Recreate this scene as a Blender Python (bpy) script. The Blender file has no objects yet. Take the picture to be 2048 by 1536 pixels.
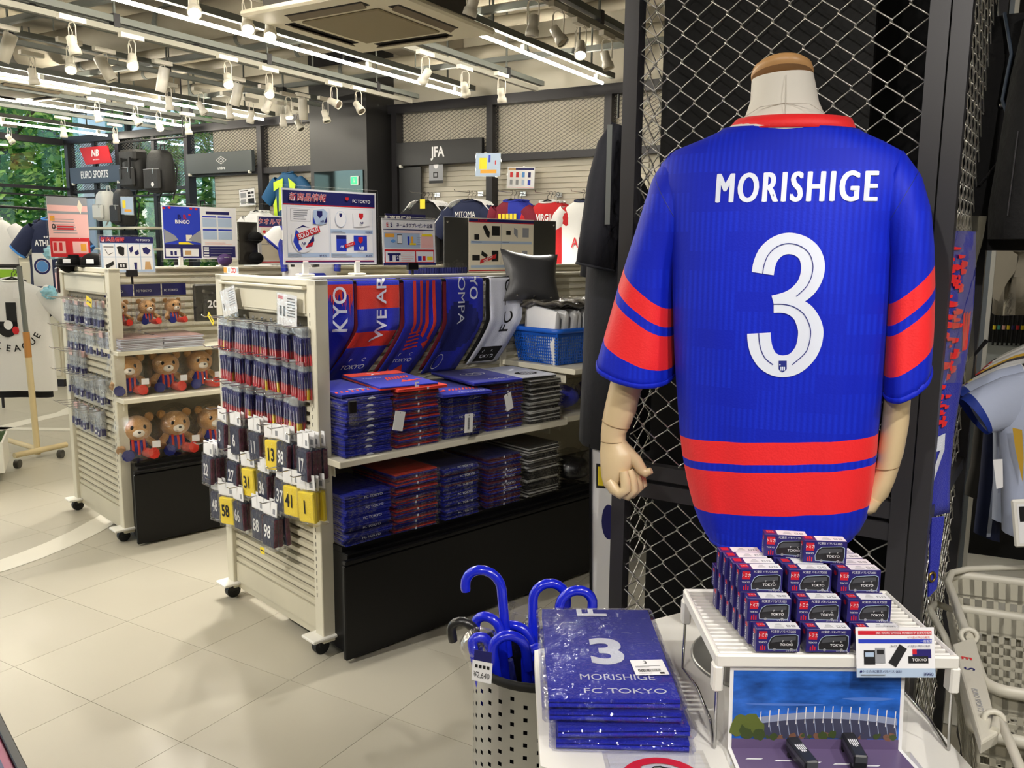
import bpy, bmesh, math, random
from mathutils import Vector, Matrix, Euler
from math import sin, cos, pi, radians, atan2, sqrt
random.seed(7)
S = bpy.context.scene
COL = S.collection
# ---------------------------------------------------------------- camera
F, PITCH, ROLL, EYE = 1724.9, radians(8.87), radians(0.5206), 1.5
FW = Vector((0, cos(PITCH), -sin(PITCH)))
_u = Vector((0, sin(PITCH), cos(PITCH))); _r = Vector((1, 0, 0))
RT = _r*cos(ROLL) + _u*sin(ROLL); UP = -_r*sin(ROLL) + _u*cos(ROLL)
CP = Vector((0, 0, EYE))
cd = bpy.data.cameras.new('camera'); cam = bpy.data.objects.new('camera', cd); COL.objects.link(cam)
cd.sensor_width = 36; cd.lens = 36*F/2048; cd.clip_start = .05; cd.clip_end = 200
m = Matrix((RT, UP, -FW)).transposed().to_4x4(); m.translation = CP; cam.matrix_world = m
S.camera = cam
# ---------------------------------------------------------------- view, world, sun
S.view_settings.view_transform = 'Standard'; S.view_settings.look = 'None'
S.view_settings.gamma = 1; S.view_settings.use_curve_mapping = False
S.view_settings.exposure = 0.68
S.cycles.transparent_max_bounces = 40; S.cycles.max_bounces = 10; S.cycles.use_denoising = True
S.cycles.sample_clamp_indirect = 6
w = bpy.data.worlds.new('sky'); S.world = w; w.use_nodes = True
nt = w.node_tree; bg = nt.nodes['Background']
sk = nt.nodes.new('ShaderNodeTexSky'); sk.sky_type = 'NISHITA'; sk.sun_elevation = radians(55); sk.sun_rotation = radians(200); sk.sun_disc = False
nt.links.new(sk.outputs[0], bg.inputs[0]); bg.inputs[1].default_value = .22
LED = 46.0          # tube radiance
SPOT_W = 62.0       # watts per lit spot lamp
SUN_W = 1.6
def add_light(name, kind, loc, energy, col=(1, .95, .87), aim=None, **k):
    l = bpy.data.lights.new(name, kind); l.energy = energy; l.color = col
    for a, b in k.items(): setattr(l, a, b)
    o = bpy.data.objects.new(name, l); COL.objects.link(o); o.location = loc
    if aim is not None: o.rotation_euler = (Vector(aim)-Vector(loc)).to_track_quat('-Z', 'Y').to_euler()
    return o
add_light('daylight_sun', 'SUN', (0, 0, 20), SUN_W, (1, .96, .88), aim=(-6, 14, 0), angle=.02)
# ---------------------------------------------------------------- pixel of the photo -> point on a real plane
def ray(x, y): return FW + RT*((x-1024)/F) - UP*((y-768)/F)
def onz(x, y, z=0.):
    r = ray(x, y); return CP + r*((z-EYE)/r.z)
def onv(x, y, p, yaw):
    a = radians(yaw); n = Vector((cos(a), -sin(a), 0)); r = ray(x, y)
    return CP + r*(n.dot(Vector((p[0], p[1], 0)))/n.dot(r))
def ydir(yaw): return Vector((sin(radians(yaw)), cos(radians(yaw)), 0))
# ---------------------------------------------------------------- materials
def lin(c):
    return tuple(((v/255)/12.92 if v/255 <= .04045 else ((v/255+.055)/1.055)**2.4) for v in c)
MATS = {}
def mat(name, c=(128, 128, 128), rough=.5, metal=0, emit=0, alpha=None, bump=0, bscale=60, var=0, vscale=3, spec=None, coat=0, sheen=0, trans=0, stretch=None):
    if name in MATS: return MATS[name]
    m = bpy.data.materials.new(name); m.use_nodes = True; MATS[name] = m
    t = m.node_tree; p = t.nodes['Principled BSDF']; c4 = (*lin(c), 1)
    p.inputs['Base Color'].default_value = c4; p.inputs['Roughness'].default_value = rough; p.inputs['Metallic'].default_value = metal
    if spec is not None: p.inputs['Specular IOR Level'].default_value = spec
    if coat: p.inputs['Coat Weight'].default_value = coat; p.inputs['Coat Roughness'].default_value = .1
    if sheen: p.inputs['Sheen Weight'].default_value = sheen
    if trans: p.inputs['Transmission Weight'].default_value = trans
    if emit: p.inputs['Emission Color'].default_value = c4; p.inputs['Emission Strength'].default_value = emit
    if bump or var:
        tc = t.nodes.new('ShaderNodeTexCoord'); mp = t.nodes.new('ShaderNodeMapping'); t.links.new(tc.outputs['Object'], mp.inputs[0])
        if stretch: mp.inputs['Scale'].default_value = stretch
    if bump:
        n = t.nodes.new('ShaderNodeTexNoise'); n.inputs['Scale'].default_value = bscale; n.inputs['Detail'].default_value = 4
        b = t.nodes.new('ShaderNodeBump'); b.inputs['Strength'].default_value = bump; b.inputs['Distance'].default_value = .01
        t.links.new(mp.outputs[0], n.inputs['Vector']); t.links.new(n.outputs[0], b.inputs['Height']); t.links.new(b.outputs[0], p.inputs['Normal'])
    if var:
        n = t.nodes.new('ShaderNodeTexNoise'); n.inputs['Scale'].default_value = vscale; n.inputs['Detail'].default_value = 6
        r = t.nodes.new('ShaderNodeValToRGB'); r.color_ramp.elements[0].position = .3; r.color_ramp.elements[1].position = .7
        k = 1-var; r.color_ramp.elements[0].color = tuple(v*k for v in c4[:3])+(1,); r.color_ramp.elements[1].color = tuple(min(1, v*(1+var*.6)) for v in c4[:3])+(1,)
        t.links.new(mp.outputs[0], n.inputs['Vector']); t.links.new(n.outputs[0], r.inputs[0]); t.links.new(r.outputs[0], p.inputs['Base Color'])
    return m
def film(name, c=(255, 255, 255), a=.2, rough=.08, bump=.5, bscale=35, tint=1.0, k=.3):
    """thin clear plastic: mostly see-through with crinkled highlights"""
    if name in MATS: return MATS[name]
    m = bpy.data.materials.new(name); m.use_nodes = True; MATS[name] = m
    t = m.node_tree; t.nodes.remove(t.nodes['Principled BSDF']); out = t.nodes['Material Output']
    tr = t.nodes.new('ShaderNodeBsdfTransparent'); tr.inputs[0].default_value = (tint, tint, tint, 1)
    gl = t.nodes.new('ShaderNodeBsdfGlossy'); gl.inputs['Color'].default_value = (*lin(c), 1); gl.inputs['Roughness'].default_value = rough
    mx = t.nodes.new('ShaderNodeMixShader'); lw = t.nodes.new('ShaderNodeLayerWeight'); lw.inputs[0].default_value = .35
    ma = t.nodes.new('ShaderNodeMath'); ma.operation = 'MULTIPLY_ADD'; ma.inputs[1].default_value = k; ma.inputs[2].default_value = a; ma.use_clamp = True
    t.links.new(lw.outputs['Fresnel'], ma.inputs[0]); t.links.new(ma.outputs[0], mx.inputs[0])
    t.links.new(tr.outputs[0], mx.inputs[1]); t.links.new(gl.outputs[0], mx.inputs[2]); t.links.new(mx.outputs[0], out.inputs[0])
    if bump:
        tc = t.nodes.new('ShaderNodeTexCoord'); n = t.nodes.new('ShaderNodeTexNoise'); n.inputs['Scale'].default_value = bscale; n.inputs['Detail'].default_value = 3
        b = t.nodes.new('ShaderNodeBump'); b.inputs['Strength'].default_value = bump; b.inputs['Distance'].default_value = .02
        t.links.new(tc.outputs['Object'], n.inputs['Vector']); t.links.new(n.outputs[0], b.inputs['Height'])
        t.links.new(b.outputs[0], gl.inputs['Normal']); t.links.new(b.outputs[0], lw.inputs['Normal'])
    return m
WHITE = mat('white_paint', (232, 230, 222), .45); IVORY = mat('ivory_paint', (214, 209, 190), .4); IVORY_D = mat('ivory_slat', (205, 199, 178), .45, var=.06, vscale=5)
BLACK = mat('black_paint', (12, 12, 14), .4, spec=.3); BLACKM = mat('black_matte', (10, 10, 12), .8, spec=.2); STEEL = mat('brushed_steel', (200, 202, 206), .24, 1)
CHROME = mat('chrome', (215, 215, 215), .12, 1); DKSTEEL = mat('dark_steel', (46, 45, 49), .42, .3); PAPER = mat('paper_white', (238, 238, 240), .6); GREYST = mat('galvanised', (104, 108, 104), .55, 0)
NAVY = mat('navy_ink', (26, 26, 96), .5); RED = mat('red_ink', (206, 32, 40), .5); BLUE = mat('blue_ink', (38, 62, 190), .5); INK = mat('black_ink', (20, 20, 22), .5); GREYP = mat('grey_ink', (150, 152, 158), .6)
LBLUE = mat('pale_blue_ink', (176, 196, 222), .6); YELLOW = mat('yellow_ink', (246, 220, 40), .5); PINK = mat('pink_ink', (240, 190, 185), .6); ORANGE = mat('orange_ink', (240, 170, 60), .6); SKYB = mat('sky_blue_ink', (90, 150, 220), .5); TAN = mat('tan_ink', (200, 160, 110), .6); CREAM = mat('cream_ink', (236, 228, 208), .6)
RUBBER = mat('black_rubber', (18, 18, 18), .6); CLEAR = film('clear_film', a=.035, bump=.5, bscale=45); ACRYL = film('clear_acrylic', a=.05, bump=0, rough=.03)
# ---------------------------------------------------------------- mesh builder
class B:
    def __init__(s): s.v = []; s.f = []; s.m = []; s.s = []
    def add(s, vs, fs, m=0, smooth=False):
        o = len(s.v); s.v += [tuple(v) for v in vs]
        for f in fs: s.f.append([i+o for i in f]); s.m.append(m); s.s.append(smooth)
        return s
    def box(s, x0, x1, y0, y1, z0, z1, m=0):
        return s.add([(x0,y0,z0),(x1,y0,z0),(x1,y1,z0),(x0,y1,z0),(x0,y0,z1),(x1,y0,z1),(x1,y1,z1),(x0,y1,z1)],
                     [(0,3,2,1),(4,5,6,7),(0,1,5,4),(1,2,6,5),(2,3,7,6),(3,0,4,7)], m)
    def cbox(s, x0, x1, y0, y1, z0, z1, c=.004, m=0):
        c = min(c, (x1-x0)*.45, (y1-y0)*.45, (z1-z0)*.45); vs = []; idx = {}
        for i, x in enumerate((x0, x1)):
            for j, y in enumerate((y0, y1)):
                for k, z in enumerate((z0, z1)):
                    sx, sy, sz = (1, -1)[i], (1, -1)[j], (1, -1)[k]
                    for a in range(3):
                        idx[i,j,k,a] = len(vs)
                        vs.append((x+(sx*c if a != 0 else 0), y+(sy*c if a != 1 else 0), z+(sz*c if a != 2 else 0)))
        fs = []
        I = lambda i,j,k,a: idx[i,j,k,a]
        for i in (0,1):
            q = [I(i,0,0,0),I(i,1,0,0),I(i,1,1,0),I(i,0,1,0)]; fs.append(q if i else q[::-1])
            q = [I(0,i,0,1),I(0,i,1,1),I(1,i,1,1),I(1,i,0,1)]; fs.append(q if i else q[::-1])
            q = [I(0,0,i,2),I(1,0,i,2),I(1,1,i,2),I(0,1,i,2)]; fs.append(q if i else q[::-1])
        for i in (0,1):
            for j in (0,1):
                q = [I(i,j,0,0),I(i,j,1,0),I(i,j,1,1),I(i,j,0,1)]; fs.append(q if i != j else q[::-1])
                q = [I(i,0,j,0),I(i,1,j,0),I(i,1,j,2),I(i,0,j,2)]; fs.append(q if i == j else q[::-1])
                q = [I(0,i,j,1),I(1,i,j,1),I(1,i,j,2),I(0,i,j,2)]; fs.append(q if i != j else q[::-1])
        for i in (0,1):
            for j in (0,1):
                for k in (0,1):
                    q = [I(i,j,k,0),I(i,j,k,1),I(i,j,k,2)]; fs.append(q if (i+j+k) % 2 else q[::-1])
        return s.add(vs, fs, m)
    def loft(s, rings, m=0, smooth=True, closed=True, cap=True):
        n = len(rings[0]); vs = [p for r in rings for p in r]; fs = []
        for a in range(len(rings)-1):
            for i in range(n if closed else n-1):
                j = (i+1) % n; fs.append((a*n+i, a*n+j, (a+1)*n+j, (a+1)*n+i))
        s.add(vs, fs, m, smooth)
        if cap and closed:
            s.add(rings[0], [tuple(range(n))[::-1]], m); s.add(rings[-1], [tuple(range(n))], m)
        return s
    def tube(s, pts, r, n=8, m=0, cap=True, closed=False, smooth=True, flat=1):
        pts = [Vector(p) for p in pts]; N = len(pts); rings = []; up = None
        for i, p in enumerate(pts):
            if closed: t = pts[(i+1) % N]-pts[i-1]
            else: t = pts[min(i+1, N-1)]-pts[max(i-1, 0)]
            t.normalize()
            if up is None: up = Vector((0, 0, 1)) if abs(t.z) < .9 else Vector((0, 1, 0))
            a = t.cross(up); a.normalize(); b = a.cross(t); up = b
            rr = r[i] if isinstance(r, (list, tuple)) else r
            rings.append([p + a*(rr*cos(2*pi*k/n)) + b*(rr*flat*sin(2*pi*k/n)) for k in range(n)])
        if closed: rings.append(rings[0]); cap = False
        return s.loft(rings, m, smooth, True, cap)
    def lathe(s, prof, n=16, m=0, c=(0,0,0), smooth=True, cap=True):
        rings = [[(c[0]+r*cos(2*pi*k/n), c[1]+r*sin(2*pi*k/n), c[2]+z) for k in range(n)] for r, z in prof]
        return s.loft(rings, m, smooth, True, cap)
    def ell(s, c, r, n=12, k=8, m=0):
        rings = [[(c[0]+r[0]*sin(pi*j/k)*cos(2*pi*i/n), c[1]+r[1]*sin(pi*j/k)*sin(2*pi*i/n), c[2]-r[2]*cos(pi*j/k)) for i in range(n)] for j in range(k+1)]
        rings[0] = [(c[0], c[1], c[2]-r[2])]*n; rings[-1] = [(c[0], c[1], c[2]+r[2])]*n
        return s.loft(rings, m, True, True, False)
    def prism(s, poly, y0, y1, m=0, mside=None):
        """polygon in x,z extruded along y (front = y0); counter-clockwise as seen from -y"""
        n = len(poly); a = [(p[0], y0, p[1]) for p in poly]; b = [(p[0], y1, p[1]) for p in poly]
        s.add(a, [tuple(range(n))], m); s.add(b, [tuple(range(n))[::-1]], m)
        return s.add(a+b, [(i, n+i, n+(i+1) % n, (i+1) % n) for i in range(n)], m if mside is None else mside)
    def prismz(s, poly, z0, z1, m=0):
        n = len(poly); a = [(p[0], p[1], z0) for p in poly]; b = [(p[0], p[1], z1) for p in poly]
        s.add(a, [tuple(range(n))[::-1]], m); s.add(b, [tuple(range(n))], m)
        return s.add(a+b, [(i, (i+1) % n, n+(i+1) % n, n+i) for i in range(n)], m)
    def rect(s, x0, z0, x1, z1, y=0, m=0):   # flat print on a face looking to -y
        return s.add([(x0,y,z0),(x1,y,z0),(x1,y,z1),(x0,y,z1)], [(0,1,2,3)], m)
    def quad(s, a, b, c, d, m=0): return s.add([a,b,c,d], [(0,1,2,3)], m)
    def grid(s, fn, nu, nv, m=0, smooth=True, mfn=None):
        vs = [fn(i/nu, j/nv) for j in range(nv+1) for i in range(nu+1)]; o = len(s.v); s.v += [tuple(v) for v in vs]
        for j in range(nv):
            for i in range(nu):
                a = o+j*(nu+1)+i; s.f.append([a, a+1, a+nu+2, a+nu+1]); s.s.append(smooth)
                s.m.append(mfn((i+.5)/nu, (j+.5)/nv) if mfn else m)
        return s
    def xf(s, M, start=0):
        s.v[start:] = [tuple(M @ Vector(v)) for v in s.v[start:]]; return s
    def mesh(s, name, mats):
        me = bpy.data.meshes.new(name); me.from_pydata(s.v, [], s.f)
        for x in (mats if isinstance(mats, (list, tuple)) else [mats]): me.materials.append(x)
        me.polygons.foreach_set('material_index', s.m); me.polygons.foreach_set('use_smooth', s.s); me.update()
        return me
def ob(name, b, mats, parent=None, loc=(0,0,0), rot=(0,0,0), label=None, sub=0, solid=0, bevel=0):
    me = b if isinstance(b, bpy.types.Mesh) else b.mesh(name, mats)
    o = bpy.data.objects.new(name, me); COL.objects.link(o); o.location = loc; o.rotation_euler = rot
    if parent is not None: o.parent = parent
    if label: o['label'] = label
    if solid:
        k = o.modifiers.new('thick', 'SOLIDIFY'); k.thickness = solid; k.offset = 0
    if bevel:
        k = o.modifiers.new('edge', 'BEVEL'); k.width = bevel; k.segments = 2; k.limit_method = 'ANGLE'
    if sub:
        k = o.modifiers.new('smooth', 'SUBSURF'); k.levels = sub; k.render_levels = sub
    return o
def each(name, b, m, par, locs):
    me = b.mesh(name, m)
    for l in locs: ob(name, me, None, par, l)
LABELS = {}
def tag(o, label, cat, group=None):
    o['label'] = label; o['category'] = cat
    if group: o['group'] = group
    LABELS[label] = LABELS.get(label, 0)+1
    return o
def thing(name, label, cat, loc=(0,0,0), rz=0, group=None, rot=None):
    o = bpy.data.objects.new(name, None); COL.objects.link(o); o.location = loc; o.empty_display_size = .05
    o.rotation_euler = rot if rot else (0, 0, radians(rz))
    return tag(o, label, cat, group)
def struct(o): o['kind'] = 'structure'; return o
def dup(root, loc=None, rot=None, label=None, group=None):
    def cp(o, par):
        c = o.copy(); COL.objects.link(c)
        if par is not None: c.parent = par
        for ch in KIDS(o): cp(ch, c)
        return c
    r = cp(root, None)
    if loc is not None: r.location = loc
    if rot is not None: r.rotation_euler = rot
    if label: r['label'] = label
    if group: r['group'] = group
    return r
_kids = {}
def KIDS(o): return list(o.children)
# ---------------------------------------------------------------- lettering (built-in font) -> mesh
TXT = {}
def txt(body, h, m, parent, loc, rot=(pi/2,0,0), sx=1., bold=0, al='CENTER', name='lettering', ext=.0003, shear=0, sp=1., warp=None):
    if 'M' in body: bold = 0
    key = (body, h, sx, bold, al, m.name, ext, shear, sp)
    if key not in TXT or warp:
        cu = bpy.data.curves.new('lettering', 'FONT'); cu.body = body; cu.size = 1; cu.align_x = al; cu.align_y = 'CENTER'
        cu.offset = bold; cu.shear = shear; cu.space_character = sp; cu.resolution_u = 4
        t = bpy.data.objects.new('lettering', cu); COL.objects.link(t)
        dg = bpy.context.evaluated_depsgraph_get(); me = bpy.data.meshes.new_from_object(t.evaluated_get(dg))
        bpy.data.objects.remove(t); bpy.data.curves.remove(cu)
        k = h/.73
        for v in me.vertices: v.co = (v.co.x*k*sx, v.co.y*k, 0)
        if warp:
            bm = bmesh.new(); bm.from_mesh(me); bmesh.ops.triangulate(bm, faces=bm.faces)
            for _ in range(4):
                le = [e for e in bm.edges if e.calc_length() > h*.16]
                if not le: break
                bmesh.ops.subdivide_edges(bm, edges=le, cuts=1); bmesh.ops.triangulate(bm, faces=[f for f in bm.faces if len(f.verts) > 3])
            bm.to_mesh(me); bm.free()
            for v in me.vertices: v.co = warp(v.co)
        me.materials.clear(); me.materials.append(m); me.name = 'lettering'
        if warp: return ob(name, me, None, parent, loc, rot)
        TXT[key] = me
    return ob(name, TXT[key], None, parent, loc, rot)
ORD = 'first second third fourth fifth sixth seventh eighth ninth tenth eleventh twelfth thirteenth fourteenth fifteenth sixteenth seventeenth eighteenth nineteenth twentieth'.split()
def face(m): return (m.to_euler() if hasattr(m, 'to_euler') else m)
# ================================================================ SETTING
BY = 31.0; WU = Vector((cos(radians(BY)), -sin(radians(BY)), 0)); WN = Vector((sin(radians(BY)), cos(radians(BY)), 0)); WD = 7.25
WLOC = WN*WD; WRZ = radians(-BY)
def W(u, d, z): return WU*u + WN*(WD-d) + Vector((0, 0, z))
def onw(x, y, d=0.):                       # pixel -> (u, z) on the plane d in front of the back wall
    r = ray(x, y); p = CP + r*((WD-d)/(WN.dot(r))); return p.dot(WU), p.z
# floor -----------------------------------------------------------
FLOOR = mat('floor_vinyl', (180, 175, 159), .34, var=.06, vscale=.9, bump=.03, bscale=4)
FL2 = mat('floor_vinyl_b', (179, 174, 158), .35, var=.06, vscale=1.1, bump=.03, bscale=4)
FL3 = mat('floor_vinyl_c', (181, 176, 160), .33, var=.06, vscale=.8, bump=.03, bscale=4)
JOINT = mat('floor_joint', (164, 159, 144), .5)
floor = struct(ob('floor', B().box(-11.7, 7, -8, 7.55, -.2, -.004).xf(Matrix.Rotation(WRZ, 4, 'Z')), JOINT))
T = .4535; tm = [B().box(-T/2+.0008, T/2-.0008, -T/2+.0008, T/2-.0008, -.004, 0).mesh('floor_tile', x) for x in (FLOOR, FL2, FL3)]
cand = []
for i in range(-40, 40):
    for j in range(-12, 40):
        p = WU*(-2.117+(i+.5)*T) + WN*(1.574+(j+.5)*T)
        if p.y < .3 or p.dot(WU) < -11.4 or p.dot(WN) > 7.2: continue
        px = 1024+F*p.x/(p.y*.988+.23)
        if -180 < px < 1500 and p.y < 13: cand.append((p.y*p.y+p.x*p.x, p))
cand.sort(key=lambda c: c[0])
for k, (_, p) in enumerate(cand[:292]):
    ob('floor_tile', random.choice(tm), None, floor, (p.x, p.y, 0), (0, 0, WRZ))
rest = B()
for _, p in cand[292:]:
    n = len(rest.v); rest.box(-T/2+.001, T/2-.001, -T/2+.001, T/2-.001, -.004, 0); rest.xf(Matrix.Translation(p) @ Matrix.Rotation(WRZ, 4, 'Z'), n)
far = ob('distant_tiles', rest, FLOOR, floor); far['kind'] = 'stuff'
LINE = mat('floor_line_white', (226, 222, 208), .35, var=.04)
def strip(pts, wd, nm):
    b = B(); P = [onz(*q) for q in pts]; N = len(P); L, R = [], []
    for i, p in enumerate(P):
        t = (P[min(i+1, N-1)]-P[max(i-1, 0)]).normalized(); s = Vector((-t.y, t.x, 0))*wd/2; L.append(p+s); R.append(p-s)
    vs = [(p.x, p.y, .0015) for p in L+R]
    b.add(vs, [(N+i, N+i+1, i+1, i) for i in range(N-1)])
    struct(ob(nm, b, LINE))
strip([(-160, 1172), (0, 1133), (60, 1112), (120, 1088), (170, 1064), (220, 1036), (300, 985), (400, 925)], .16, 'trim_1')
strip([(-60, 872), (60, 842), (130, 826), (180, 800)], .16, 'trim_2')
strip([(-40, 856), (60, 858), (150, 859), (240, 860)], .10, 'trim_3')
# ceiling ---------------------------------------------------------
CONC = mat('raw_concrete', (134, 126, 108), .9, var=.4, vscale=1.6, bump=.5, bscale=14)
CEIL_W = mat('ceiling_render', (138, 130, 114), .8, var=.3, vscale=2)
ceil = struct(ob('ceiling', B().box(-11.7, 7, -8, 7.55, 3.62, 3.8).xf(Matrix.Rotation(WRZ, 4, 'Z')), CONC))
b = B()
for n_ in (-1.2, 1.5, 4.2, 6.4): b.box(-11.6, 4, -.18, .18, 3.40, 3.62); b.xf(Matrix.Translation((0, n_, 0)), len(b.v)-8)
struct(ob('trim_4', b, CONC, None, (0,0,0), (0,0,WRZ)))
b = B()
for u_ in (-9.4, -5.2, -1.6, 1.4): b.box(u_-.22, u_+.22, -3, 9, 3.33, 3.62)
struct(ob('trim_5', b, CEIL_W, None, (0,0,0), (0,0,WRZ)))
# back wall -------------------------------------------------------
WALLP = mat('wall_beige', (214, 208, 192), .7, var=.03)
wb = struct(ob('wall_back', B().box(-8.62, 6.9, .06, .25, 0, 3.62).box(-11.6, -8.62, .06, .2, 0, .25).box(-11.6, -8.62, .06, .2, 3.3, 3.62), WALLP, None, WLOC, (0,0,WRZ)))
def slats(par, x0, x1, z0, z1, pitch, m, y=.04, gap=.007, th=.014, ax='x'):
    n = int((z1-z0)/pitch); me = {}
    prof = [(0, 0), (th, .002), (th, pitch-gap), (0, pitch-gap-.004)]
    b = B(); L = x1-x0
    vs = [(x0, y-q[0], q[1]) for q in prof]+[(x1, y-q[0], q[1]) for q in prof]
    b.add(vs, [(0,1,2,3), (4,7,6,5)]+[(i, 4+i, 4+(i+1) % 4, (i+1) % 4) for i in range(4)]); me = b.mesh('slat', m)
    for k in range(n): ob('slat', me, None, par, (0, 0, z0+k*pitch))
SLW = mat('wall_slat_beige', (206, 200, 184), .55, var=.03)
slats(wb, -8.6, -7.75, .72, 2.36, .05, SLW, .06); slats(wb, -5.72, -3.0, .72, 2.36, .05, SLW, .06)
slats(wb, -7.7, -6.62, .72, 2.36, .05, SLW, .06)
# dark frame of posts and beams in front of the back wall
fb = struct(ob('trim_6', B().box(-11.5, 2.6, -.05, .05, 2.86, 2.95), DKSTEEL, None, WLOC, (0,0,WRZ)))
for u_ in (-3.36, -4.60, -5.76, -7.72, -8.98, -10.32, -11.42, -2.1): ob('post', B().box(u_-.035, u_+.035, -.06, .05, 0, 2.86), DKSTEEL, fb)
for a, c in ((-4.565, -3.395), (-3.325, -2.13), (-5.725, -4.635), (-8.945, -7.755), (-7.685, -6.62)): ob('beam', B().box(a, c, -.04, .04, 2.335, 2.40), DKSTEEL, fb)
for a, c in ((-11.385, -10.355), (-10.285, -9.015)):
    ob('beam', B().box(a, c, -.02, .03, 2.20, 2.24), DKSTEEL, fb); ob('beam', B().box(a, c, -.02, .03, 2.13, 2.15), DKSTEEL, fb)
    ob('post', B().box((a+c)/2-.03, (a+c)/2+.03, -.02, .03, .2, 2.86), DKSTEEL, fb)
def xmesh(u0, u1, z0, z1, p=.062, q=.034, t=.0013):
    b = B(); W_, H_ = u1-u0, z1-z0; sl = q/p
    for sg in (1, -1):
        k = -int(W_*sl/q)-1
        while k*q < H_+W_*sl:
            c0 = k*q if sg > 0 else k*q; pts = []
            # z = c0 + sg*sl*x, clip to the box
            xs = [0, W_]
            for zz in (0, H_):
                x = (zz-c0)/(sg*sl)
                if 0 < x < W_: xs.append(x)
            xs = sorted(x for x in xs if -1e-6 <= c0+sg*sl*x <= H_+1e-6)
            if len(xs) >= 2:
                x0, x1 = xs[0], xs[-1]; za, zb_ = c0+sg*sl*x0, c0+sg*sl*x1
                if x1-x0 > .004:
                    for d0, d1 in ((-t, 0), (t, 0)): pass
                    b.add([(u0+x0, -.004, z0+za-t), (u0+x1, -.004, z0+zb_-t), (u0+x1, -.004, z0+zb_+t), (u0+x0, -.004, z0+za+t),
                           (u0+x0, .004, z0+za-t), (u0+x1, .004, z0+zb_-t), (u0+x1, .004, z0+zb_+t), (u0+x0, .004, z0+za+t)],
                          [(0,1,2,3), (5,4,7,6), (3,2,6,7), (1,0,4,5)])
            k += 1
    return b
XM = mat('expanded_metal', (120, 116, 110), .5, .4)
for a, c, z0, z1 in ((-4.565, -3.395, 2.40, 2.86), (-3.325, -2.13, 2.40, 2.86), (-5.70, -4.635, 2.40, 2.86), (-8.945, -7.755, 2.40, 2.86), (-7.685, -6.62, 2.40, 2.86), (-10.285, -9.015, 2.24, 2.86), (-11.385, -10.355, 2.24, 2.86)):
    o = ob('expanded_mesh', xmesh(a, c, z0, z1), XM, fb); o['kind'] = 'stuff'
# black pillar with a mirror
pil = struct(ob('pillar', B().box(-6.62, -5.85, -.38, .06, 0, 3.62), mat('pillar_black', (38, 38, 40), .38), None, WLOC, (0,0,WRZ)))
ob('mirror', B().box(-6.56, -5.90, -.392, -.38, .9, 2.28), mat('mirror_glass', (92, 104, 102), .04, .95), pil)
# windows: glass at the left end of the back wall and along the left wall
GLASS = film('window_glass', (190, 225, 230), .06, .02, 0, tint=.93)
for k, (a, c) in enumerate(((-11.5, -10.3), (-10.3, -8.62))):
    o = struct(ob('window_%d' % (k+1), B().box(a, c, .11, .12, .25, 3.3), GLASS, None, WLOC, (0,0,WRZ)))
    ob('window_frame', B().box(a, c, .08, .15, .22, .28).box(a, c, .08, .15, 3.27, 3.33).box(c-.03, c+.03, .08, .15, .25, 3.3), DKSTEEL, o)
# left wall runs towards the camera from the corner at u = -11.5
LW = W(-11.5, 0, 0); LRZ = radians(90-BY)
o = struct(ob('wall_left', B().box(-9, .1, -.1, .1, 0, .25).box(-9, .1, -.1, .1, 3.3, 3.62), WALLP, None, LW, (0,0,LRZ)))
for k in range(4):
    x1 = -.06-k*1.5; x0 = x1-1.44
    g = struct(ob('window_%d' % (k+3), B().box(x0, x1, .02, .03, .25, 3.3), GLASS, None, LW, (0,0,LRZ)))
    ob('window_frame', B().box(x0-.06, x0, -.05, .06, .2, 3.3).box(x0, x1, -.04, .04, 2.84, 2.92).box(x0, x1, -.04, .04, 2.24, 2.28).box(x0, x1, -.04, .04, 2.15, 2.17), DKSTEEL, g)
# walls out of sight that close the room (right side and behind the camera)
struct(ob('wall_right', B().box(3.6, 3.8, -7.5, 7.4, 0, 3.62), WALLP, None, (0,0,0), (0,0,WRZ))); struct(ob('wall_front', B().box(-11.5, 3.6, -5.2, -5.0, 0, 3.62), WALLP, None, (0,0,0), (0,0,WRZ)))
# ---------------------------------------------------------------- outdoors beyond the glass
GRD = mat('outside_paving', (170, 168, 160), .9, var=.1)
struct(ob('ground', B().box(-60, 40, -10, 60, -.35, -.25), GRD))
def leafm(nm, c):
    m_ = mat(nm, c, .6); t_ = m_.node_tree; tl = t_.nodes.new('ShaderNodeBsdfTranslucent'); tl.inputs[0].default_value = (*lin(tuple(min(255, v*1.15) for v in c)), 1)
    mx_ = t_.nodes.new('ShaderNodeMixShader'); mx_.inputs[0].default_value = .5; t_.links.new(t_.nodes['Principled BSDF'].outputs[0], mx_.inputs[1]); t_.links.new(tl.outputs[0], mx_.inputs[2]); t_.links.new(mx_.outputs[0], t_.nodes['Material Output'].inputs[0]); return m_
LEAF = [leafm('leaf_green_a', (112, 160, 70)), leafm('leaf_green_b', (74, 128, 64)), leafm('leaf_green_c', (166, 200, 96))]
BARK = mat('bark', (88, 72, 56), .9, bump=.6, bscale=20)
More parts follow.
